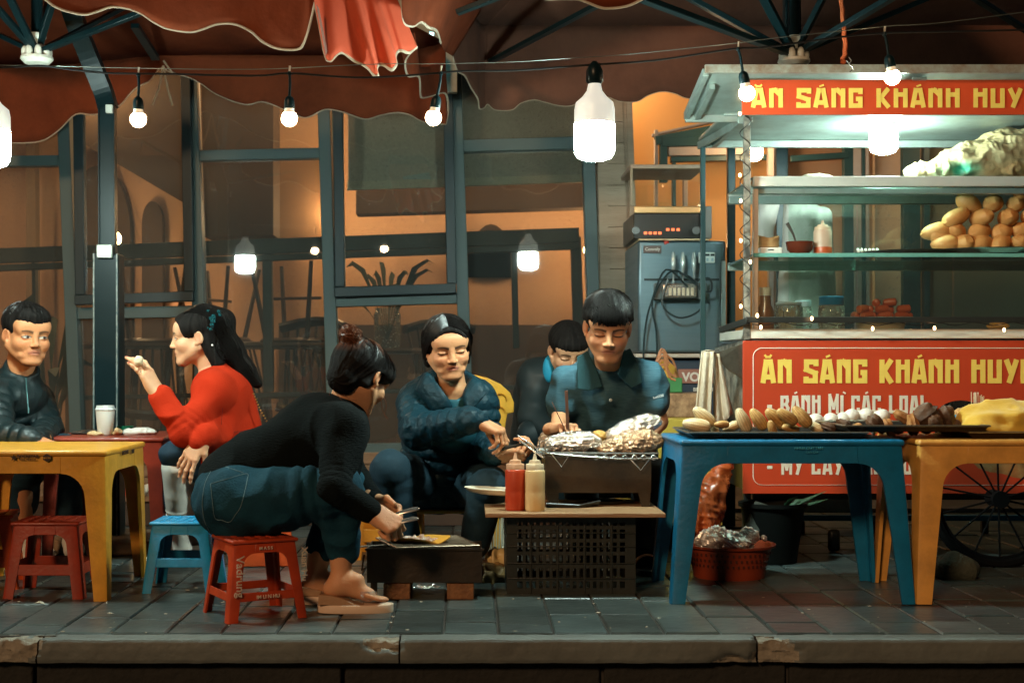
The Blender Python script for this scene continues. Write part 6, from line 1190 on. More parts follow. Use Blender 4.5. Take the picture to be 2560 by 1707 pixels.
def hairpart(o, f, u, s, fn, color=(1, 1, 1), crown=(0, -.03, .12), amp=.0025, freq=22, h=.0035, lo=(-.13, -.19, -.25), hi=(.13, .14, .17), colf=None):
    S = SDF(lo, hi, h); fn(S); vs, Q = S.mesh(); vs = smoothv(vs, Q, 1); N_ = vnorm(vs, Q); p = vs - np.array(crown); ph = np.arctan2(p[:, 0], p[:, 1])
    K = np.stack([ph * 1.0, p[:, 2] * 1.2, np.linalg.norm(p, axis=1) * .6], 1); d = vnoise(K * np.array([1, .5, .5]), freq, 3) + .6 * vnoise(K * np.array([1, .3, .3]), freq * 2.4, 7)
    vs = vs + N_ * (amp * .8 * d)[:, None]; c = (1 + .8 * np.clip(d, -.6, 1))[:, None] * np.array(color)
    if colf is not None: c = c * colf(vs)
    A = np.array(frame(f, u)); return (vs * np.array([s, s, s * ZS])) @ A.T + np.array(o), Q, c
def strands(name, o, f, u, s, paths, m_, par, r=.0009):
    A = frame(f, u); b = MB()
    rs_ = random.Random(5)
    for P in paths:
        off = rs_.random() ** 4 * .006
        W = smooth_line([Vector(o) + A @ (Vector((p[0], p[1], p[2] * ZS)) * s) for p in P], 4); k = len(W)
        for i in range(k):
            ok, loc, nn, _ = par.closest_point_on_mesh(W[i])
            if ok: t = max(0, (i / (k - 1) - .8) / .2) if (W[i] - loc).length > .006 else 0; W[i] = (loc + nn * (r * .6 + off * (i / k))).lerp(W[i], t * .5)
        b.tube(W, [r * (.3 + .7 * min(1, 4 * (1 - i / (k - 1)))) for i in range(k)], 3, cap=False)
    return b.build(name, m_, par, smooth=True)
sk = skinmat()
def ew(a=.0045, f=300, s=.3): return lambda t, L: a * np.sin(t * L * f + 1.2 * np.sin(t * 9)) * np.exp(-((1 - t) / s) ** 2)
def fw(a=.0045, f=300, s=.3): return lambda t, L: a * np.sin(t * L * f + 1.2 * np.sin(t * 7)) * np.exp(-(t / s) ** 2)
def figure(label, J, skin, head, hands, skirt=None, extra=None, h=.007):
    t = thing('person', label, 'person'); parts = []
    parts.append(headpart(J['head'], head['f'], head['u'], head.get('s', 1), skin, head.get('eyes', 'down'), head.get('gaze', 0), head.get('fem', 0), head.get('lips', (.5, .16, .12)), head.get('full', 1), J['neck'], head.get('brow', 1), head.get('age', 0)))
    for hd in hands: parts.append(handpart(*hd['a'], **hd['k'], skin=skin))
    def fn(S):
        ch = (J['sA'] + J['sB']) / 2; S.cap(J['neck'], ch, .05, .07, .02); S.cap(J['sA'], J['sB'], .042, .042, .03); S.cap(ch.lerp(J['pel'], .25), J['pel'], .07, .075, .04, lat=J['sB'] - J['sA'], ls=1.2)
        for q in 'AB':
            S.cap(J['s' + q], J['e' + q], .043, .036, .02); S.cap(J['e' + q], J['w' + q], .036, .024, .01)
            if 'h' + q in J: S.cap(J['h' + q], J['k' + q], .07, .05, .03); S.cap(J['k' + q], J['a' + q], .046, .03, .01)
        if extra: extra(S)
    P = [v for k, v in J.items() if k != 'head']; lo, hi = bounds(P, .12); lo.z = max(lo.z, -.01); parts.append(block(fn, lo, hi, h, skin, None, 1))
    npmesh('body', parts, sk, t); return t
def polyline_hair(n, y0=-.03, z0=.125, length=1.0, rng_=None, rad=(.088, .102, .088), c=(0, -.012, .045), span=(0, 6.28), end=(.9, 1.5), out=1.0):
    P = []
    for i in range(n):
        a = rng_.uniform(*span); th = rng_.uniform(.2, .7); te = rng_.uniform(*end); q = []
        for j in range(5):
            t = th + (te - th) * j / 4; aa = a + .08 * math.sin(j + a * 3); q.append((c[0] + rad[0] * out * math.sin(t) * math.sin(aa), c[1] + rad[1] * out * math.sin(t) * math.cos(aa), c[2] + rad[2] * out * math.cos(t)))
        P.append(q)
    return P
rg = random.Random(21)
mh_s = mat('hair_strand', (.009, .008, .0075), .4, spec=.45)
# ---------------------------------------------------------------- 1 the boy in the polo shirt
J = dict(head=V(1396, 753, 5.02), neck=V(1402, 838, 5.16), sA=V(1312, 872, 5.2), sB=V(1490, 872, 5.2), eA=V(1290, 948, 5.24), wA=V(1280, 984, 5.10), eB=V(1512, 968, 5.22), wB=V(1478, 1020, 5.02), pel=V(1405, 1075, 5.42), hA=V(1370, 1080, 5.42), hB=V(1445, 1080, 5.42), kA=V(1330, 1085, 5.16), kB=V(1492, 1090, 5.16), aA=V(1352, 1290, 5.22), aB=V(1482, 1290, 5.22))
SK = (.60, .34, .20); hf, hu = (-.03, -.93, -.36), (.02, -.3, .95)
T = figure('young man in a heather blue polo shirt grilling behind the foil parcels', J, (SK[0] * .98, SK[1] * .84, SK[2] * .72), dict(f=hf, u=hu, s=1.0, eyes='down', full=.97, lips=(.5, .2, .15)),
    [dict(a=(J['wA'], (.38, -.9, .12), (0, .15, 1), -1, [(55, 70, 45), (60, 75, 45), (62, 78, 45), (65, 80, 45)]), k=dict(fore=.05, thumb=((.045, .045, -.01), (.05, .075, -.012)))), dict(a=(J['wB'], (-.9, -.2, -.2), (0, -.4, .9), -1, (25, 30, 20)), k=dict(fore=.05))], h=.006)
def f_(S):
    ch = V(1402, 880, 5.24); S.cap(J['sA'] + Vector((.01, 0, .0)), J['sB'] - Vector((.01, 0, 0)), .052, .052, .03); S.cap(ch, J['pel'] + Vector((0, 0, .04)), .118, .118, .05, lat=(1, 0, 0), ls=1.42)
    S.cap(V(1402, 850, 5.19), V(1402, 885, 5.22), .075, .1, .04)
    for q in 'AB':
        e = J['s' + q].lerp(J['e' + q], .72 if q == 'A' else .5); S.cap(J['s' + q], e, .058, .06, .03); S.plane(e, (e - J['s' + q]), .002) if False else None
    S.cap(V(1402, 800, 5.12), V(1404, 878, 5.07), .055, .004, .01, 's'); S.ell(V(1400, 812, 5.13), .065, .008, 's')
garment('shirt', f_, list(J[k] for k in ('sA', 'sB', 'pel', 'eA', 'eB')), mat('polo_cloth', (.022, .085, .125), .75, col2=(.07, .17, .22), vs=16, amt=.8, bump=.25, bs=60, stretch=(2, 2, 22)), T, .005, folds(.011, 11, (1, 1, .6), 3), .12)
m_col = mat('polo_collar', (.006, .05, .06), .7, bump=.2, bs=200)
for P_ in (((1326, 820), (1350, 806), (1372, 850), (1385, 888), (1354, 898), (1327, 893)), ((1432, 808), (1448, 800), (1466, 835), (1477, 880), (1452, 892), (1420, 862))):
    b = MB(); slab4(b, P_, 5.085, .012); o = b.build('collar_flap', m_col, T, bevel=.003)
for q, e in (('A', V(1290, 934, 5.24)), ('B', V(1507, 930, 5.22))):
    pass
MB().ball(V(1403, 919, 5.098), (.006, .003, .006), 12, 8).build('button', mat('button', (.5, .6, .6), .3), T, smooth=True)
text('sleeve_logo', 'Lacos', mat('logo_white', (.6, .7, .7), .5), T, V(1513, 913, 5.14), .018, (90, -12, 10), bold=.0004)
def f_(S):
    S.cap(J['hA'], J['hB'], .1, .1, .04)
    for q in 'AB': S.cap(J['h' + q], J['k' + q], .085, .065, .03); S.cap(J['k' + q], J['a' + q] + Vector((0, 0, .02)), .062, .05, .02)
garment('trousers', f_, [J[k] for k in ('hA', 'hB', 'kA', 'kB', 'aA', 'aB')], mat('black_cloth', (.008, .012, .014), .8), T, .009, folds(.006, 12), .12)
def f_(S):
    S.ell((0, -.015, .058), (.089, .106, .092), .01); S.ell((0, .056, .07), (.072, .044, .044), .02); S.cap((-.078, .0, .03), (-.074, -.02, .0), .014, .01, .015); S.cap((.078, .0, .03), (.074, -.02, .0), .014, .01, .015)
    S.ell((0, .115, -.032), (.076, .064, .064), .008, 's'); S.ell((0, -.0, -.12), (.12, .12, .09), .01, 's'); S.ell((.088, .006, -.012), (.03, .04, .044), .01, 's'); S.ell((-.088, .006, -.012), (.03, .04, .044), .01, 's')
hp = [hairpart(J['head'], hf, hu, 1.0, f_, amp=.003)]
hr = npmesh('hair', hp, m_hair, T)
P_ = polyline_hair(700, rng_=rg, rad=(.090, .107, .093), c=(0, -.015, .058), end=(.9, 1.4)) + [[(x * .8, .02 + rg.uniform(-.02, .01), .146), (x * 1.0, .072, .122), (x * 1.05, .097, .085), (x * 1.07 + rg.uniform(-.005, .005), .1, .046 + rg.uniform(-.008, .012))] for x in np.linspace(-.066, .066, 420)]
strands('fringe_strands', J['head'], hf, hu, 1.0, P_, mh_s, hr, .0008)
for q in 'AB':
    g = J['a' + q].copy(); g.z = 0; sh = MB(); sh.loft([[g + Vector((.045 * (1 + .15 * math.sin(2*a)) * math.cos(a), -.05 + .115 * math.sin(a), z)) for a in np.linspace(0, 2*math.pi, 25)[:-1]] for z in (0, .022)]); so2 = sh.build('sandal', m_bk, T, bevel=.003)
    MB().loft([[g + Vector((.05 * math.cos(a), -.09 + y_, .018 + .05 * math.sin(a))) for a in np.linspace(0, math.pi, 12)] for y_ in (0, .04)], cap=False, closed=False).build('strap', mat('peach_strap', (.6, .32, .2), .5), so2, smooth=True, solid=.004)
tg_ = thing('grilling_tongs', 'slim brown metal tongs held upright by the young man', 'tongs'); 
for p, q in (((1305, 991, 5.0), (1301, 897, 5.0)), ((1300, 990, 5.0), (1268, 923, 5.0))): MB().bar(V(*p), V(*q), .011, .003).build('arm', mat('tong_brown', (.12, .05, .03), .4, metal=.4), tg_, bevel=.001)
# ---------------------------------------------------------------- 2 squatting woman in puffer jacket
J = dict(head=V(1028, 799, 5.14), neck=V(1042, 893, 5.18), sA=V(957, 922, 5.22), sB=V(1100, 920, 5.2), eA=V(962, 990, 5.04), wA=V(1098, 966, 4.9), eB=V(1112, 1018, 5.18), wB=V(1143, 1042, 4.98), pel=V(1022, 1100, 5.42), hA=V(985, 1112, 5.4), hB=V(1070, 1112, 5.4), kA=V(893, 1085, 4.98), kB=V(1128, 1118, 5.0), aA=V(928, 1268, 5.04), aB=V(1094, 1268, 5.08))
SK = (.60, .33, .185); hf, hu = (.2, -.93, -.24), (-.05, -.24, .96)
T = figure('woman in a dark teal puffer jacket sitting low behind the two squeeze bottles', J, (SK[0] * .98, SK[1] * .84, SK[2] * .72), dict(f=hf, u=hu, s=.97, eyes='down', full=1.02, fem=1, age=1, lips=(.42, .13, .10)),
    [dict(a=(J['wA'], (.86, -.2, -.42), (.35, -.25, .9), -1, [(45, 35, 20), (50, 45, 25), (52, 50, 25), (55, 50, 25)]), k=dict(thumb=((.03, .05, -.035), (.022, .08, -.055)), s=1.0)), dict(a=(J['wB'] + Vector((0, 0, -.01)), (.93, -.3, .1), (.1, -.55, -.8), 1, [(50, 60, 40), (55, 65, 45), (55, 65, 45), (60, 65, 45)]), k=dict(thumb=((.045, .05, -.03), (.03, .085, -.05))))])
pm = mat('puffer_teal', (.004, .027, .04), .5, col2=(.0025, .017, .026), vs=6, bump=.8, bs=40, spec=.25)
def f_(S):
    S.cap(J['sA'], J['sB'], .062, .062, .03, mod=puff(.07, .006)); S.cap(V(1030, 915, 5.22), V(1026, 1085, 5.34), .125, .135, .05, lat=(1, 0, 0), ls=1.28, mod=puff(.062, .016))
    S.cap(J['sA'], J['eA'] + Vector((0, 0, 0)), .072, .068, .02, mod=puff(.055, .007)); S.cap(J['eA'], J['wA'] + Vector((-.03, 0, 0)), .064, .048, .02, mod=puff(.052, .008)); S.cap(V(1080, 970, 4.92), V(1097, 966, 4.9), .038, .036, .004)
    S.cap(J['sB'], J['eB'], .07, .066, .02, mod=puff(.055, .012)); S.cap(J['eB'], J['wB'] + Vector((-.01, .02, 0)), .058, .046, .02, mod=puff(.05, .010))
    S.ell(V(1042, 872, 5.13), (.066, .075, .085), .01, 's')
g_ = garment('puffer_jacket', f_, [J[k] for k in ('sA', 'sB', 'eA', 'wA', 'eB', 'wB', 'pel')], pm, T, .005, folds(.003, 30, (1, 1, 1), 5), .15, 0)
def collar(pts_out, pts_in, name, m_, par, th=.02, r=8): # pairs of world points
    rows = [[a.lerp(c, t) + Vector((0, -.012 * math.sin(math.pi * t), 0)) for a, c in zip(pts_out, pts_in)] for t in np.linspace(0, 1, 5)]; return sheet(name, rows, m_, par, th)
o1 = smooth_line([V(975, 868, 5.16), V(985, 858, 5.1), V(1004, 880, 5.06), V(1022, 905, 5.03), V(1034, 930, 5.04), V(1038, 958, 5.06)]); i1 = smooth_line([V(958, 898, 5.2), V(965, 900, 5.1), V(980, 920, 5.07), V(1000, 945, 5.05), V(1018, 962, 5.06), V(1028, 975, 5.07)])
collar(o1, i1, 'collar', pm, T, .022)
o2 = smooth_line([V(1085, 870, 5.18), V(1092, 868, 5.1), V(1108, 882, 5.06), V(1122, 900, 5.05)]); i2 = smooth_line([V(1072, 900, 5.15), V(1068, 915, 5.07), V(1070, 935, 5.05), V(1066, 962, 5.05)])
collar(o2, i2, 'collar', pm, T, .022)
def f_(S): S.cap(V(1042, 925, 5.16), V(1045, 985, 5.17), .075, .09, .02, lat=(1, 0, 0), ls=1.1); S.ell(V(1043, 868, 5.12), (.06, .07, .085), .006, 's')
garment('undershirt', f_, [V(1042, 925, 5.16), V(1045, 985, 5.17)], mat('teal_tee', (.006, .08, .11), .7), T, .006, None, .12)
MB().tube([V(1140, 1006, 4.99), V(1146, 1011, 4.985), V(1154, 1008, 4.985), V(1164, 999, 4.985)], [.001, .003, .002, .0008], 6).build('white_tick', mat('tickw', (.7, .7, .65), .5), T) if False else MB().tube([V(1139, 1012, 4.93), V(1145, 1016, 4.925), V(1153, 1013, 4.925), V(1162, 1005, 4.925)], [.001, .003, .002, .0008], 6).build('white_tick', mat('tickw', (.7, .7, .65), .5), T)
def legs(S, J, th=(.088, .066), sh=(.064, .05), pel=.105, up=.02):
    S.cap(J['hA'], J['hB'], pel, pel, .05)
    for q in 'AB': S.cap(J['h' + q], J['k' + q], *th, .03, mod=ew(.003, 140, .4)); S.cap(J['k' + q], J['a' + q] + Vector((0, 0, up)), *sh, .025, mod=fw(.0022, 130, .6))
LJ = lambda J: [J[k] for k in ('hA', 'hB', 'kA', 'kB', 'aA', 'aB')]
garment('trousers', lambda S: legs(S, J, (.09, .064), (.066, .055), up=.03), LJ(J), mat('navy_cloth', (.005, .028, .044), .8, col2=(.003, .018, .03), vs=5, bump=.2), T, .007, folds(.011, 10, (1, 1, .5), 8), .12)
def hairw(S):
    S.ell((0, -.018, .052), (.087, .102, .088), .01); S.ell((0, .036, .058), (.078, .064, .058), .02); S.cap((-.068, .0, .03), (-.072, -.02, -.07), .022, .016, .03); S.cap((.068, .0, .03), (.07, -.03, -.07), .022, .016, .03); S.cap((0, -.07, .0), (0, -.085, -.09), .05, .035, .04)
    S.ell((0, .118, -.02), (.063, .072, .062), .02, 's'); S.ell((.005, .124, .030), (.062, .082, .066), .016, 's'); S.ell((0, .13, -.06), (.075, .12, .08), .014, 's')
hr = npmesh('hair', [hairpart(J['head'], hf, hu, .97, hairw, amp=.0022)], m_hair, T)
P_ = []
for i in range(700):
    sd_x = rg.choice((-1, 1)); a = rg.uniform(-.05, 1.2); j_ = rg.uniform(-.004, .004); P_.append([(.006 + j_, .075 - .11 * a, .138 - .016 * a * a), (sd_x * .04 + j_, .082 - .11 * a, .108), (sd_x * .068, .07 - .1 * a, .06), (sd_x * .085, .03 - .08 * a + j_, .01), (sd_x * .086, -.01 - .07 * a, -.045)])
strands('loose_strands', J['head'], hf, hu, .97, P_, mh_s, hr, .0009)
MB().ball(V(982, 829, 5.1), .003, 8, 6).build('earring', m_stl, T) 
for q in 'AB':
    g = J['a' + q].copy(); g.z = 0; sh = MB(); sh.loft([[g + Vector((.042 * (1 + .15 * math.sin(2*a)) * math.cos(a), -.04 + .11 * math.sin(a), z)) for a in np.linspace(0, 2*math.pi, 25)[:-1]] for z in (0, .025, .055)]); sh.build('shoe', mat('brown_shoe', (.18, .09, .04), .5), T, bevel=.006)
tn = thing('steel_tongs', 'long steel kitchen tongs with black handle held by the puffer jacket woman', 'tongs')
MB().bar(V(1190, 1000, 4.86), V(1243, 1036, 4.84), .015, .004).build('arm', m_stl, tn, bevel=.001); MB().bar(V(1194, 1012, 4.84), V(1250, 1052, 4.80), .015, .004).build('arm', m_stl, tn, bevel=.001)
MB().tube([V(1134, 1039, 4.93), V(1142, 1034, 4.9), V(1165, 1028, 4.88), V(1200, 1020, 4.87), V(1215, 1016, 4.87)], [.006, .008, .006, .005, .004], 10).build('handle', m_bk, tn, smooth=True)
# ---------------------------------------------------------------- 3 bent woman with the hair bun
J = dict(head=V(828, 864, 4.5), neck=V(792, 925, 4.5), sA=V(792, 985, 4.36), sB=V(770, 975, 4.64), eA=V(768, 1120, 4.24), wA=V(850, 1172, 4.28), eB=V(800, 1085, 4.62), wB=V(862, 1150, 4.5), pel=V(545, 1145, 4.42), hA=V(562, 1158, 4.32), hB=V(562, 1150, 4.54), kA=V(775, 1128, 4.3), kB=V(785, 1115, 4.55), aA=V(784, 1292, 4.35), aB=V(735, 1290, 4.52))
SK = (.60, .34, .20); hf, hu = (.47, .70, -.53), (.3, .3, .9)
def feet(S):
    for ax_, ay_, dd, k_ in ((785, 1300, 4.34, 1), (728, 1300, 4.5, .97)):
        q = lambda x, y, e=0: V(ax_ + x, ay_ + y, dd + e)
        S.cap(q(0, -30), q(-4, 35), .030, .027, .02); S.ell(q(-20, 52), (.032, .028, .025), .025); S.cap(q(0, 40), q(62, 66), .034, .022, .025); S.ell(q(30, 30), (.03, .026, .02), .02)
        for i in range(5): z_ = -.034 + i * .016; S.cap(q(58, 68, z_), q(86 + i * 4, 77, z_), .0088, .0074 + .002 * (i == 4), .0025)
T = figure('woman in black sweater and jeans with a reddish hair bun bending over the brazier', J, (SK[0] * .98, SK[1] * .84, SK[2] * .72), dict(f=hf, u=hu, s=1.0, eyes='down', fem=1),
    [dict(a=(J['wA'], (.82, -.1, -.5), (.35, -.75, .55), -1, [(60, 75, 50), (65, 80, 50), (68, 80, 50), (70, 80, 50)]), k=dict(thumb=((.034, .055, -.02), (.03, .088, -.022)), s=1.03)), dict(a=(J['wB'], (.8, -.3, -.4), (.2, .7, .6), 1, (50, 60, 40)), k=dict())], extra=feet, h=.0055)
m_sw = mat('black_sweater', (.0022, .004, .004), .9, col2=(.004, .006, .006), vs=20, bump=.5, bs=2.2, stretch=(40, 3, 140), spec=.12)
def f_(S):
    S.cap(V(735, 992, 4.5), V(550, 1100, 4.45), .122, .118, .05, lat=(0, 1, 0), ls=1.25); S.cap(V(760, 1050, 4.5), V(610, 1110, 4.45), .10, .09, .05, lat=(0, 1, 0), ls=1.3); S.cap(J['sA'], J['sB'], .075, .075, .06); S.cap(V(800, 935, 4.5), V(760, 975, 4.5), .052, .08, .03)
    S.cap(J['sA'], J['eA'], .064, .046, .03, mod=ew()); S.cap(J['eA'], J['wA'], .045, .033, .02, mod=fw(.004, 260, .5)); S.cap(J['sB'], J['eB'], .06, .045, .03); S.cap(J['eB'], J['wB'], .045, .034, .02); S.ell(V(806, 905, 4.5), .046, .006, 's')
garment('sweater', f_, [J[k] for k in ('sA', 'sB', 'eA', 'wA', 'eB', 'wB')] + [V(545, 1105, 4.45)], m_sw, T, .006, folds(.009, 9, (1, 1, 1), 6), .15)
m_jn = mat('blue_jeans', (.008, .052, .078), .85, col2=(.003, .022, .036), vs=5, amt=.9, bump=.3, bs=140, spec=.2)
def f_(S):
    S.ell(V(534, 1154, 4.42), (.124, .155, .110), .04); S.cap(J['hA'], J['kA'], .105, .07, .04, mod=ew(.006, 120, .5)); S.cap(J['hB'], J['kB'], .1, .07, .04); S.cap(J['kA'], J['aA'] + Vector((0, 0, .035)), .066, .05, .03, mod=fw(.006, 150, .5)); S.cap(J['kB'], J['aB'] + Vector((0, 0, .045)), .064, .045, .03); S.cap(V(545, 1110, 4.42), V(548, 1082, 4.44), .09, .05, .05, lat=(0, 1, 0), ls=1.6)
garment('jeans', f_, LJ(J) + [V(440, 1160, 4.4)], m_jn, T, .005, folds(.010, 11, (1, 1, 1), 4), .14)
b = MB(); st_m = mat('stitch', (.10, .17, .19), .7)
m_pk = V(0, 0, 0)
def jp(x, y, d=4.255): return V(x, y, d)
P_ = [jp(528, 1105), jp(560, 1095), jp(612, 1083), jp(608, 1120), jp(596, 1165), jp(574, 1198), jp(548, 1192)]
# back pocket seam follows the seat by projecting onto the ellipsoid-like hip
def onhip(x, y):
    d = 4.25
    for _ in range(3): p = V(x, y, d)
    c = V(540, 1150, 4.4); rx, rz, ry = .17, .125, .165; q = ((p.x - c.x) / rx) ** 2 + ((p.z - c.z) / rz) ** 2; d = 4.4 - ry * math.sqrt(max(.0, 1 - q)); return V(x, y, d - .012)
jn_ = bpy.data.objects['jeans']; bpy.context.view_layer.update()
def onto(o_, P_, off=.0012):
    out = []
    for p in P_:
        d_ = (p - Vector((0, 0, EYE))).normalized(); ok, loc, nn, _ = o_.ray_cast(Vector((0, 0, EYE)), d_)
        if ok: out.append(loc - d_ * off)
    return out
for pts in (((484, 1111), (525, 1099), (567, 1088), (568, 1102), (562, 1130), (553, 1164), (541, 1182), (528, 1199), (511, 1195), (494, 1189), (488, 1150), (484, 1111)), ((503, 1050), (487, 1078), (472, 1108), (466, 1140), (465, 1164), (470, 1195), (482, 1222)), ((488, 1060), (520, 1072), (560, 1086))):
    Q_ = onto(jn_, smooth_line([V(x, y, 5) for x, y in pts], 6))
    if len(Q_) > 3: MB().tube(Q_, .0011, 5).build('denim_seam', st_m, T)
tg_ = thing('kitchen_tongs', 'short shiny tongs held by the bent woman over the pancake', 'tongs')
for P_ in ((V(895, 1186, 4.3), V(925, 1176, 4.3), V(952, 1169, 4.3), V(964, 1168, 4.3)), (V(895, 1201, 4.28), V(925, 1197, 4.28), V(950, 1191, 4.28), V(962, 1191, 4.28))): MB().tube(list(P_), [.005, .008, .009, .004], 10, flat=.35).build('arm', m_stl, tg_, smooth=True)
def f_(S):
    S.ell((0, -.012, .045), (.082, .1, .084), .01); S.cap((0, -.06, .0), (0, -.06, -.06), .06, .045, .03); S.cap((-.07, .01, .0), (-.06, -.03, -.06), .018, .012, .03); S.cap((.07, .02, .03), (.066, -.03, -.05), .018, .012, .03)
    S.ell((0, .145, -.03), (.066, .075, .085), .02, 's'); S.ell((.083, .008, -.012), (.014, .018, .03), .008, 's'); S.ell((0, .045, .05), (.082, .06, .06), .02);S.ell((0, .15, -.03), (.06, .07, .085), .02, 's'); S.cap((0, -.05, .02), (0, -.07, -.05), .07, .045, .03)
    S.ell((0, -.118, .088), (.034, .036, .036), .012)
cf = lambda v: 1 + np.clip(1.6 - np.linalg.norm(v - np.array([0, -.115, .085]), axis=1)[:, None] / .045, 0, 1) * np.array([[10, 3.2, 1.0]])
hr = npmesh('hair', [hairpart(J['head'], hf, hu, 1.0, f_, amp=.003, crown=(0, -.11, .08), colf=cf)], m_hair, T)
mh_r = mat('hair_red', (.16, .05, .018), .35, spec=.8)
P_ = []
for i in range(420): a = rg.uniform(0, 6.28); P_.append([(.0 + .012 * math.cos(a), -.09 + .012 * math.sin(a), .098), (.05 * math.cos(a), -.05 + .05 * math.sin(a) + .01, .118), (.078 * math.cos(a), -.01 + .085 * math.sin(a), .075 + .01 * math.sin(a)), (.086 * math.cos(a), -.008 + .1 * math.sin(a), .03)])
strands('swept_strands', J['head'], hf, hu, 1.0, P_[:360], mh_s, hr, .0008); strands('red_strands', J['head'], hf, hu, 1.0, [p[:3] for p in P_[340:]] + [[(.035 * math.cos(a + t * 2.5) * (1 if k % 2 else .8), -.118 + .037 * math.sin(a + t * 2.5), .088 + .03 * math.sin(k + t * 2)) for t in (0, .4, .8, 1.2)] for k, a in enumerate(np.linspace(0, 6.28, 60))], mh_r, hr, .001)
wisp = [[V(880, 905, 4.45), V(888, 930, 4.44), V(884, 950, 4.44), V(893, 962, 4.44)], [V(876, 920, 4.45), V(880, 945, 4.45), V(890, 965, 4.45)], [V(845, 940, 4.42), V(848, 965, 4.42), V(852, 985, 4.42)], [V(765, 880, 4.45), V(757, 905, 4.45), V(762, 925, 4.45)], [V(770, 900, 4.44), V(790, 925, 4.42), V(806, 940, 4.4)], [V(780, 895, 4.44), V(800, 915, 4.4), V(820, 920, 4.38)], [V(812, 785, 4.45), V(835, 790, 4.45), V(855, 800, 4.45)]]
b = MB(); [b.tube(smooth_line(p), .0008, 3) for p in wisp]; b.build('wisps', mh_r, hr)
def wedge(x0, d, lab, s_=1):
    sd2 = MB()
    def out(z, k, xa, xb): return [Vector((0, 0, 0))]
    X0, X1 = V(x0, 1406, d).x, V(x0 + 175 * s_, 1406, d).x; L_ = X1 - X0
    def ringo(z, a0, a1, w_): 
        n = 32; return [Vector(((X0 + X1) / 2 + (a0 + a1) * L_ / 2 + (L_ / 2 * (1 + a1 - a0)) * (abs(math.cos(2*math.pi*k/n)) ** .75 * (1 if math.cos(2*math.pi*k/n) > 0 else -1)), d + w_ * math.sin(2*math.pi*k/n), z)) for k in range(n)]
    sn = MB().loft([ringo(.0, 0, 0, .042), ringo(.003, 0, 0, .044), ringo(.022, 0, 0, .044), ringo(.027, 0, 0, .042)]).build('wedge_sandal', mat('sole_cream', (.68, .5, .36), .6, col2=(.6, .42, .3), vs=8), T, bevel=.002)
    P = [(X0 + .006, .027), (X0 + L_ * .62, .0275), (X0 + L_ * .48, .032), (X0 + L_ * .36, .046), (X0 + L_ * .2, .056), (X0 + .008, .058)]
    MB().prism(P, d - .038, d + .038).build('cork_wedge', mat('tan_wedge', (.34, .19, .1), .5, bump=.2), sn, bevel=.003)
    MB().loft([[Vector((V(x0 + xx, 0, d).x, d + .037 * math.cos(a), .035 + hh * math.sin(a))) for a in np.linspace(0, math.pi, 14)] for xx, hh in ((100, .043), (118, .036), (136, .028))], cap=False, closed=False).build('clear_strap', glassmat('clear_strap', (.95, .9, .85), dust=.25), sn, smooth=True)
wedge(729, 4.34, 'near'); wedge(676, 4.5, 'far')
# ---------------------------------------------------------------- 4 woman in the red coat
J = dict(head=V(455, 776, 5.3), neck=V(487, 852, 5.3), sA=V(490, 900, 5.17), sB=V(492, 895, 5.44), eA=V(420, 990, 5.08), wA=V(364, 905, 5.08), eB=V(505, 990, 5.4), wB=V(466, 1004, 5.06), pel=V(548, 1095, 5.4), hA=V(540, 1100, 5.32), hB=V(545, 1100, 5.52), kA=V(404, 1046, 5.2), kB=V(415, 1046, 5.5), aA=V(407, 1205, 5.3), aB=V(440, 1205, 5.7))
SK = (.66, .42, .28); hf, hu = (-.97, -.12, -.08), (-.05, 0, 1)
T = figure('woman in a bright red coat with long black hair holding food, seen in profile', J, (SK[0] * .98, SK[1] * .84, SK[2] * .72), dict(f=hf, u=hu, s=.93, eyes='open', fem=1, lips=(.55, .16, .12)),
    [dict(a=(J['wA'], (-.5, -.05, .87), (.75, -.5, .4), 1, [(16, 24, 16), (18, 24, 16), (10, 14, 8), (2, 8, 6)]), k=dict(thumb=((.035, .065, -.03), (.026, .105, -.034)), s=.98, nail=(.35, .05, .04), spread=9)), dict(a=(J['wB'], (-.5, -.15, -.82), (-.3, -.9, .2), -1, (12, 16, 10)), k=dict(s=.95, fore=.015, nail=(.75, .6, .5), thumb=((.042, .05, -.008), (.05, .07, -.02))))])
m_rc = mat('red_coat', (.44, .026, .006), .9, col2=(.36, .018, .004), vs=5, bump=.25, bs=150, spec=.15)
def f_(S):
    S.cap(V(512, 905, 5.3), V(548, 1070, 5.36), .105, .125, .05, lat=(0, 1, 0), ls=1.35); S.cap(J['sA'], J['sB'], .06, .06, .04); S.cap(V(495, 868, 5.3), V(505, 890, 5.3), .055, .08, .03)
    S.cap(J['sA'], J['eA'], .060, .050, .03, mod=ew(.005, 230)); S.cap(J['eA'], J['wA'] + Vector((.008, 0, -.01)), .049, .036, .02, mod=fw(.004, 230, .4)); S.cap(J['eB'], J['wB'] + Vector((.012, .01, 0.005)), .045, .038, .02); S.cap(J['wB'] + Vector((.008, .005, 0.005)), J['wB'] + Vector((-.012, 0, -.012)), .037, .034, .01); S.cap(V(500, 1000, 5.2), V(462, 1072, 5.2), .06, .014, .04, lat=(0, 1, 0), ls=1.5); S.ell(V(482, 842, 5.3), (.05, .055, .045), .006, 's')
garment('red_coat', f_, [J[k] for k in ('sA', 'sB', 'eA', 'wA', 'eB', 'wB')] + [V(560, 1090, 5.4), V(462, 1080, 5.2)], m_rc, T, .0055, folds(.009, 10, (1, 1, 1), 9), .14)
MB().tube([V(503, 878, 5.14), V(512, 930, 5.13), V(508, 985, 5.13), V(497, 1010, 5.14)], .0012, 5).build('coat_seam', mat('seam_red', (.2, .012, .006), .8), T)
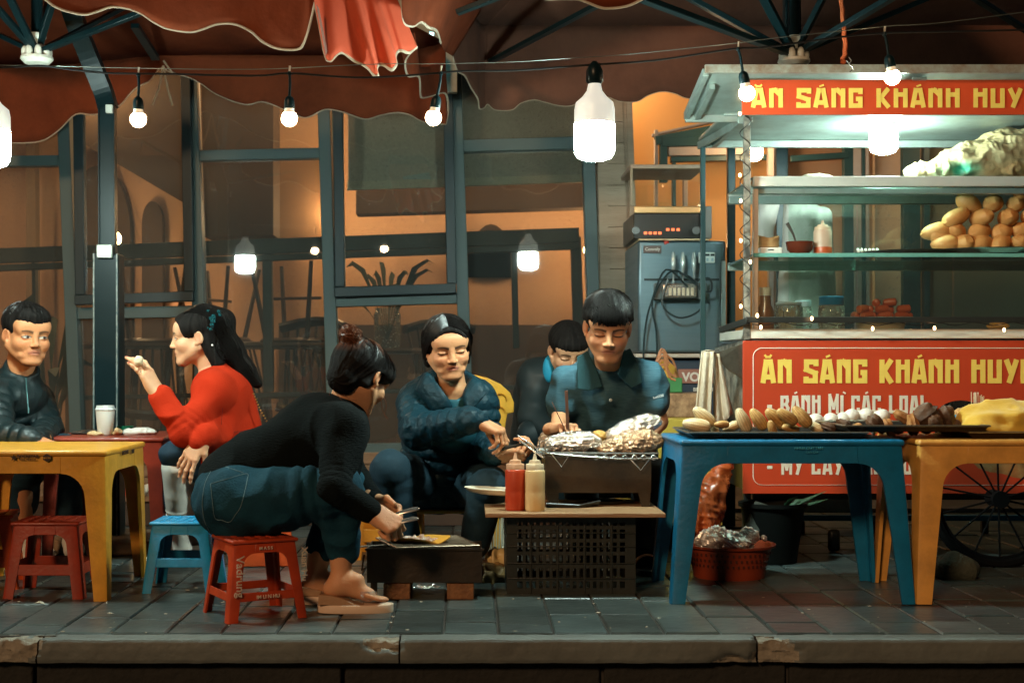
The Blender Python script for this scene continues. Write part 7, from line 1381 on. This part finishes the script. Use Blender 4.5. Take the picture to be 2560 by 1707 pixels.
MB().tube([V(497, 1012, 5.14), V(540, 992, 5.16), V(590, 985, 5.2)], .0014, 5).build('coat_seam', MC['seam_red'], T)
b = MB(); [b.ball(V(583 + i * 2.2 + (i * i) * .08, 905 + i * 6.2, 5.22 + i * .002), .0035, 6, 5) for i in range(12)]; b.build('gold_beads', mat('gold', (.8, .5, .15), .3, metal=1), T)
garment('jeans', lambda S: legs(S, J, (.08, .058), (.052, .04), .1, up=.06), LJ(J), mat('dark_jeans', (.006, .03, .055), .8), T, .008, folds(.006, 12), .12)
m_bo = mat('white_boot', (.85, .8, .72), .38, col2=(.66, .56, .45), vs=6, coat=.2)
for q in 'AB':
    k_, a_ = J['k' + q], J['a' + q]; dd = a_.y + .04; X_ = a_.x; ft = Vector((X_, dd, 0))
    def f_(S):
        S.cap(k_ + Vector((0, .01, -.045)), a_, .053, .034, .01, mod=lambda t, L: .004 * np.sin(np.clip(t - .72, 0, 1) * 75) * (t > .72)); S.cap(a_, ft + Vector((.012, 0, .06)), .035, .03, .02); S.cap(ft + Vector((.012, 0, .065)), ft + Vector((-.09, 0, .024)), .031, .02, .02); S.cap(ft + Vector((-.09, 0, .024)), ft + Vector((-.165, 0, .01)), .021, .008, .02, lat=(0, 1, 0), ls=1.3)
    bo = garment('boot', f_, [k_, a_, ft, ft + Vector((-.17, 0, 0))], m_bo, T, .005, folds(.0015, 20), .08, 1)
    MB().tube([ft + Vector((.03, 0, .045)), ft + Vector((.036, 0, .02)), ft + Vector((.037, 0, 0))], [.012, .005, .0045], 8).build('heel', m_bo, bo, smooth=True)
def f_(S):
    S.ell((0, -.015, .048), (.083, .102, .084), .01); S.cap((0, -.03, .11), (0, -.1, .07), .035, .05, .04); S.cap((0, -.075, .03), (0, -.12, -.06), .06, .05, .04); S.cap((0, -.12, -.06), (.0, -.17, -.16), .05, .04, .03); S.cap((0, -.17, -.16), (0, -.215, -.225), .04, .02, .03)
    S.cap((-.055, -.03, -.02), (-.05, -.07, -.12), .026, .026, .03); S.cap((.055, -.03, -.02), (.05, -.07, -.12), .026, .026, .03)
    S.ell((0, .045, .045), (.080, .052, .062), .02); S.ell((0, .134, -.03), (.17, .096, .072), .02, 's'); S.ell((0, .142, .026), (.15, .088, .074), .02, 's'); S.ell((0, .07, -.085), (.09, .07, .06), .02, 's')
    for x in (-1, 1): S.ell((x * .088, .006, -.012), (.022, .022, .032), .008, 's')
hr = npmesh('hair', [hairpart(J['head'], hf, hu, .95, f_, amp=.0025, lo=(-.13, -.26, -.27))], m_hair, T)
P_ = []
for i in range(420):
    x = rg.uniform(-.078, -.01); o_ = rg.uniform(-.03, .03); P_.append([(x * .6, .02 + o_, .13), (x * 1.1, -.06 + o_, .10), (x * 1.25, -.1 + o_ * .8, .02), (x * 1.1 - .01, -.125 + o_, -.07), (x * .8 - .01, -.165 + o_ * .8, -.16), (x * .6, -.21 + o_ * .7, -.235)])
strands('long_strands', J['head'], hf, hu, .95, P_, mh_s, hr, .0009)
b = MB(); [b.ball(V(478 + 30 * rg.random() + 0, 712 + 4 * i * .8 + rg.uniform(-4, 4), 5.22), rg.uniform(.004, .009), 7, 5) for i in range(14)]; b.build('hair_clip', mat('clip_teal', (.02, .12, .14), .2, metal=.5), hr)
MB().ball(V(488, 815 - 22, 5.216), .004, 8, 6).build('earring', mat('pearl', (.85, .8, .75), .2), T, smooth=True)
o = MB().ball(V(319, 829, 5.06), (.017, .015, .019), 16, 12, lambda q: 1 + .06 * math.sin(6 * q.x + 4 * q.z)).build('food_bite', mat('bite', (.72, .6, .4), .7, bump=.5), smooth=True); tag(o, 'small pale piece of food between the red coat woman fingers', 'food')
# ---------------------------------------------------------------- 5 man at the left edge
J = dict(head=V(61, 771, 5.4), neck=V(45, 858, 5.44), sA=V(-15, 915, 5.3), sB=V(78, 915, 5.6), eA=V(-5, 1000, 5.16), wA=V(75, 1010, 5.1), eB=V(108, 985, 5.5), wB=V(90, 1012, 5.2), pel=V(5, 1060, 5.66), hA=V(0, 1068, 5.6), hB=V(50, 1068, 5.75), kA=V(60, 1030, 5.26), kB=V(150, 1035, 5.42), aA=V(57, 1190, 5.46), aB=V(158, 1200, 5.56))
SK = (.56, .28, .145); hf, hu = (.62, -.78, -.12), (.08, -.05, 1)
T = figure('man in a black puffer jacket with short hair glancing right at the left edge', J, (SK[0] * .98, SK[1] * .84, SK[2] * .72), dict(f=hf, u=hu, s=1.0, eyes='open', gaze=-.0035, full=1.08, lips=(.45, .17, .12), brow=.9, age=1),
    [dict(a=(J['wA'], (.8, -.3, -.3), (.2, -.5, .8), 1, (30, 35, 20)), k=dict()), dict(a=(J['wB'], (-.6, -.6, -.3), (.2, -.5, .8), -1, (30, 35, 20)), k=dict())])
pb = mat('puffer_black', (.006, .016, .018), .45, col2=(.004, .01, .012), vs=6, bump=.3, bs=26)
def f_(S):
    S.cap(J['sA'], J['sB'], .065, .065, .03); S.cap(V(32, 915, 5.45), V(10, 1060, 5.6), .125, .13, .05, lat=J['sB'] - J['sA'], ls=1.3, mod=puff(.05, .012))
    for q in 'AB': S.cap(J['s' + q], J['e' + q], .07, .062, .02, mod=puff(.05, .01)); S.cap(J['e' + q], J['w' + q], .058, .042, .02, mod=puff(.05, .01))
    S.cap(V(46, 858, 5.43), V(38, 905, 5.45), .072, .095, .02); S.ell(V(56, 832, 5.39), (.066, .066, .055), .006, 's')
garment('puffer_jacket', f_, [J[k] for k in ('sA', 'sB', 'eA', 'wA', 'eB', 'wB', 'pel')], pb, T, .006, folds(.003, 26), .15, 1)
MB().tube([V(60, 868, 5.34), V(62, 900, 5.32), V(66, 950, 5.3)], .003, 6).build('zip', mat('zipm', (.06, .14, .15), .3, metal=.6), T)
garment('trousers', lambda S: legs(S, J, (.085, .06), (.058, .052), .1, up=.05), LJ(J), MC['navy_cloth'], T, .008, folds(.006, 11), .12)
m_sn = mat('white_sneaker', (.62, .6, .54), .5)
for q in 'AB':
    g = J['a' + q].copy(); g.y += .02; g.z = 0
    def f_(S): S.cap(g + Vector((-.0, .03, .055)), g + Vector((.03, -.05, .04)), .04, .036, .02); S.cap(g + Vector((.03, -.05, .035)), g + Vector((.05, -.12, .028)), .036, .028, .02); S.cap(g + Vector((0, .03, .06)), g + Vector((0, .02, .1)), .034, .03, .01); S.plane((0, 0, 0.002), (0, 0, -1))
    sn_ = garment('sneaker', f_, [g + Vector((0, .05, 0)), g + Vector((.05, -.14, .1))], m_sn, T, .005, None, .07, 1)
    MB().tube([g + Vector((.0, -.012, .09)), g + Vector((.03, -.03, .082))], .004, 6).build('stripe', m_ink, sn_)
def f_(S):
    S.ell((0, -.016, .054), (.087, .103, .092), .01); S.ell((0, .05, .085), (.066, .048, .042), .02)
    S.ell((0, .12, -.03), (.075, .068, .08), .012, 's'); S.ell((0, -.0, -.12), (.12, .14, .105), .014, 's')
    for x in (-1, 1): S.ell((x * .085, .02, -.016), (.02, .04, .04), .01, 's')
hr = npmesh('hair', [hairpart(J['head'], hf, hu, 1.0, f_, amp=.0025)], m_hair, T); strands('short_strands', J['head'], hf, hu, 1.0, polyline_hair(160, rng_=rg, rad=(.0845, .102, .087), c=(0, -.016, .05), end=(.9, 1.3)), mh_s, hr, .0009)
# ---------------------------------------------------------------- 6 boy sitting behind
J = dict(head=V(1306, 806, 6.0), neck=V(1292, 868, 6.12), sA=V(1238, 872, 6.15), sB=V(1330, 890, 6.15), eA=V(1225, 960, 6.05), wA=V(1270, 1000, 5.9), eB=V(1335, 970, 6.05), wB=V(1300, 1000, 5.9), pel=V(1250, 1010, 6.4), hA=V(1235, 1015, 6.4), hB=V(1285, 1015, 6.4), kA=V(1225, 1000, 6.0), kB=V(1300, 1000, 6.0), aA=V(1225, 1160, 6.1), aB=V(1300, 1160, 6.1))
hf, hu = (.15, -.88, -.45), (.05, -.4, .9)
T = figure('boy in black jacket half hidden behind the young man in the polo shirt', J, (.5, .28, .16), dict(f=hf, u=hu, s=.98, eyes='down'), [dict(a=(J['wA'], (.6, -.6, .1), (0, -.5, .8), 1, (40, 40, 30)), k=dict()), dict(a=(J['wB'], (-.6, -.6, .1), (0, -.5, .8), -1, (40, 40, 30)), k=dict())], h=.01)
def f_(S):
    S.cap(J['sA'] + Vector((-.01, 0, 0)), J['sB'], .07, .07, .03); S.cap(V(1262, 880, 6.2), J['pel'], .12, .13, .05, lat=(1, 0, 0), ls=1.2)
    for q in 'AB': S.cap(J['s' + q], J['e' + q], .066, .06, .02); S.cap(J['e' + q], J['w' + q], .055, .042, .02)
garment('black_jacket', f_, [J[k] for k in ('sA', 'sB', 'eA', 'wA', 'eB', 'wB', 'pel')], mat('jacket_black', (.004, .012, .014), .6), T, .009, folds(.008, 9), .15)
garment('trousers', lambda S: legs(S, J), LJ(J), MC['jacket_black'], T, .01, None, .12)
MB().ball(V(1262, 848, 6.07), (.028, .03, .058), 18, 12).build('blue_hood', mat('hood_blue', (.01, .25, .42), .7), T, smooth=True)
def f_(S):
    S.ell((0, -.016, .052), (.085, .102, .087), .01); S.ell((0, .04, .065), (.076, .06, .05), .02); S.ell((0, .118, -.02), (.08, .068, .07), .008, 's'); S.ell((0, -.0, -.12), (.12, .14, .105), .014, 's')
npmesh('hair', [hairpart(J['head'], hf, hu, 1.0, f_, amp=.002, h=.005)], m_hair, T)
# ================================================================ put each Empty at the base of its thing
bpy.context.view_layer.update()
for o in list(C.objects):
    if o.type == 'EMPTY' and o.parent is None and o.location.length < 1e-6 and o.children:
        lo = Vector((1e9,) * 3); hi = -lo
        for c in o.children_recursive:
            if c.type == 'MESH':
                for k in c.bound_box:
                    p = c.matrix_world @ Vector(k)
                    for i in range(3): lo[i] = min(lo[i], p[i]); hi[i] = max(hi[i], p[i])
        base = Vector(((lo.x + hi.x) / 2, (lo.y + hi.y) / 2, lo.z)); o.location = base
        for c in o.children: c.location = c.location - base
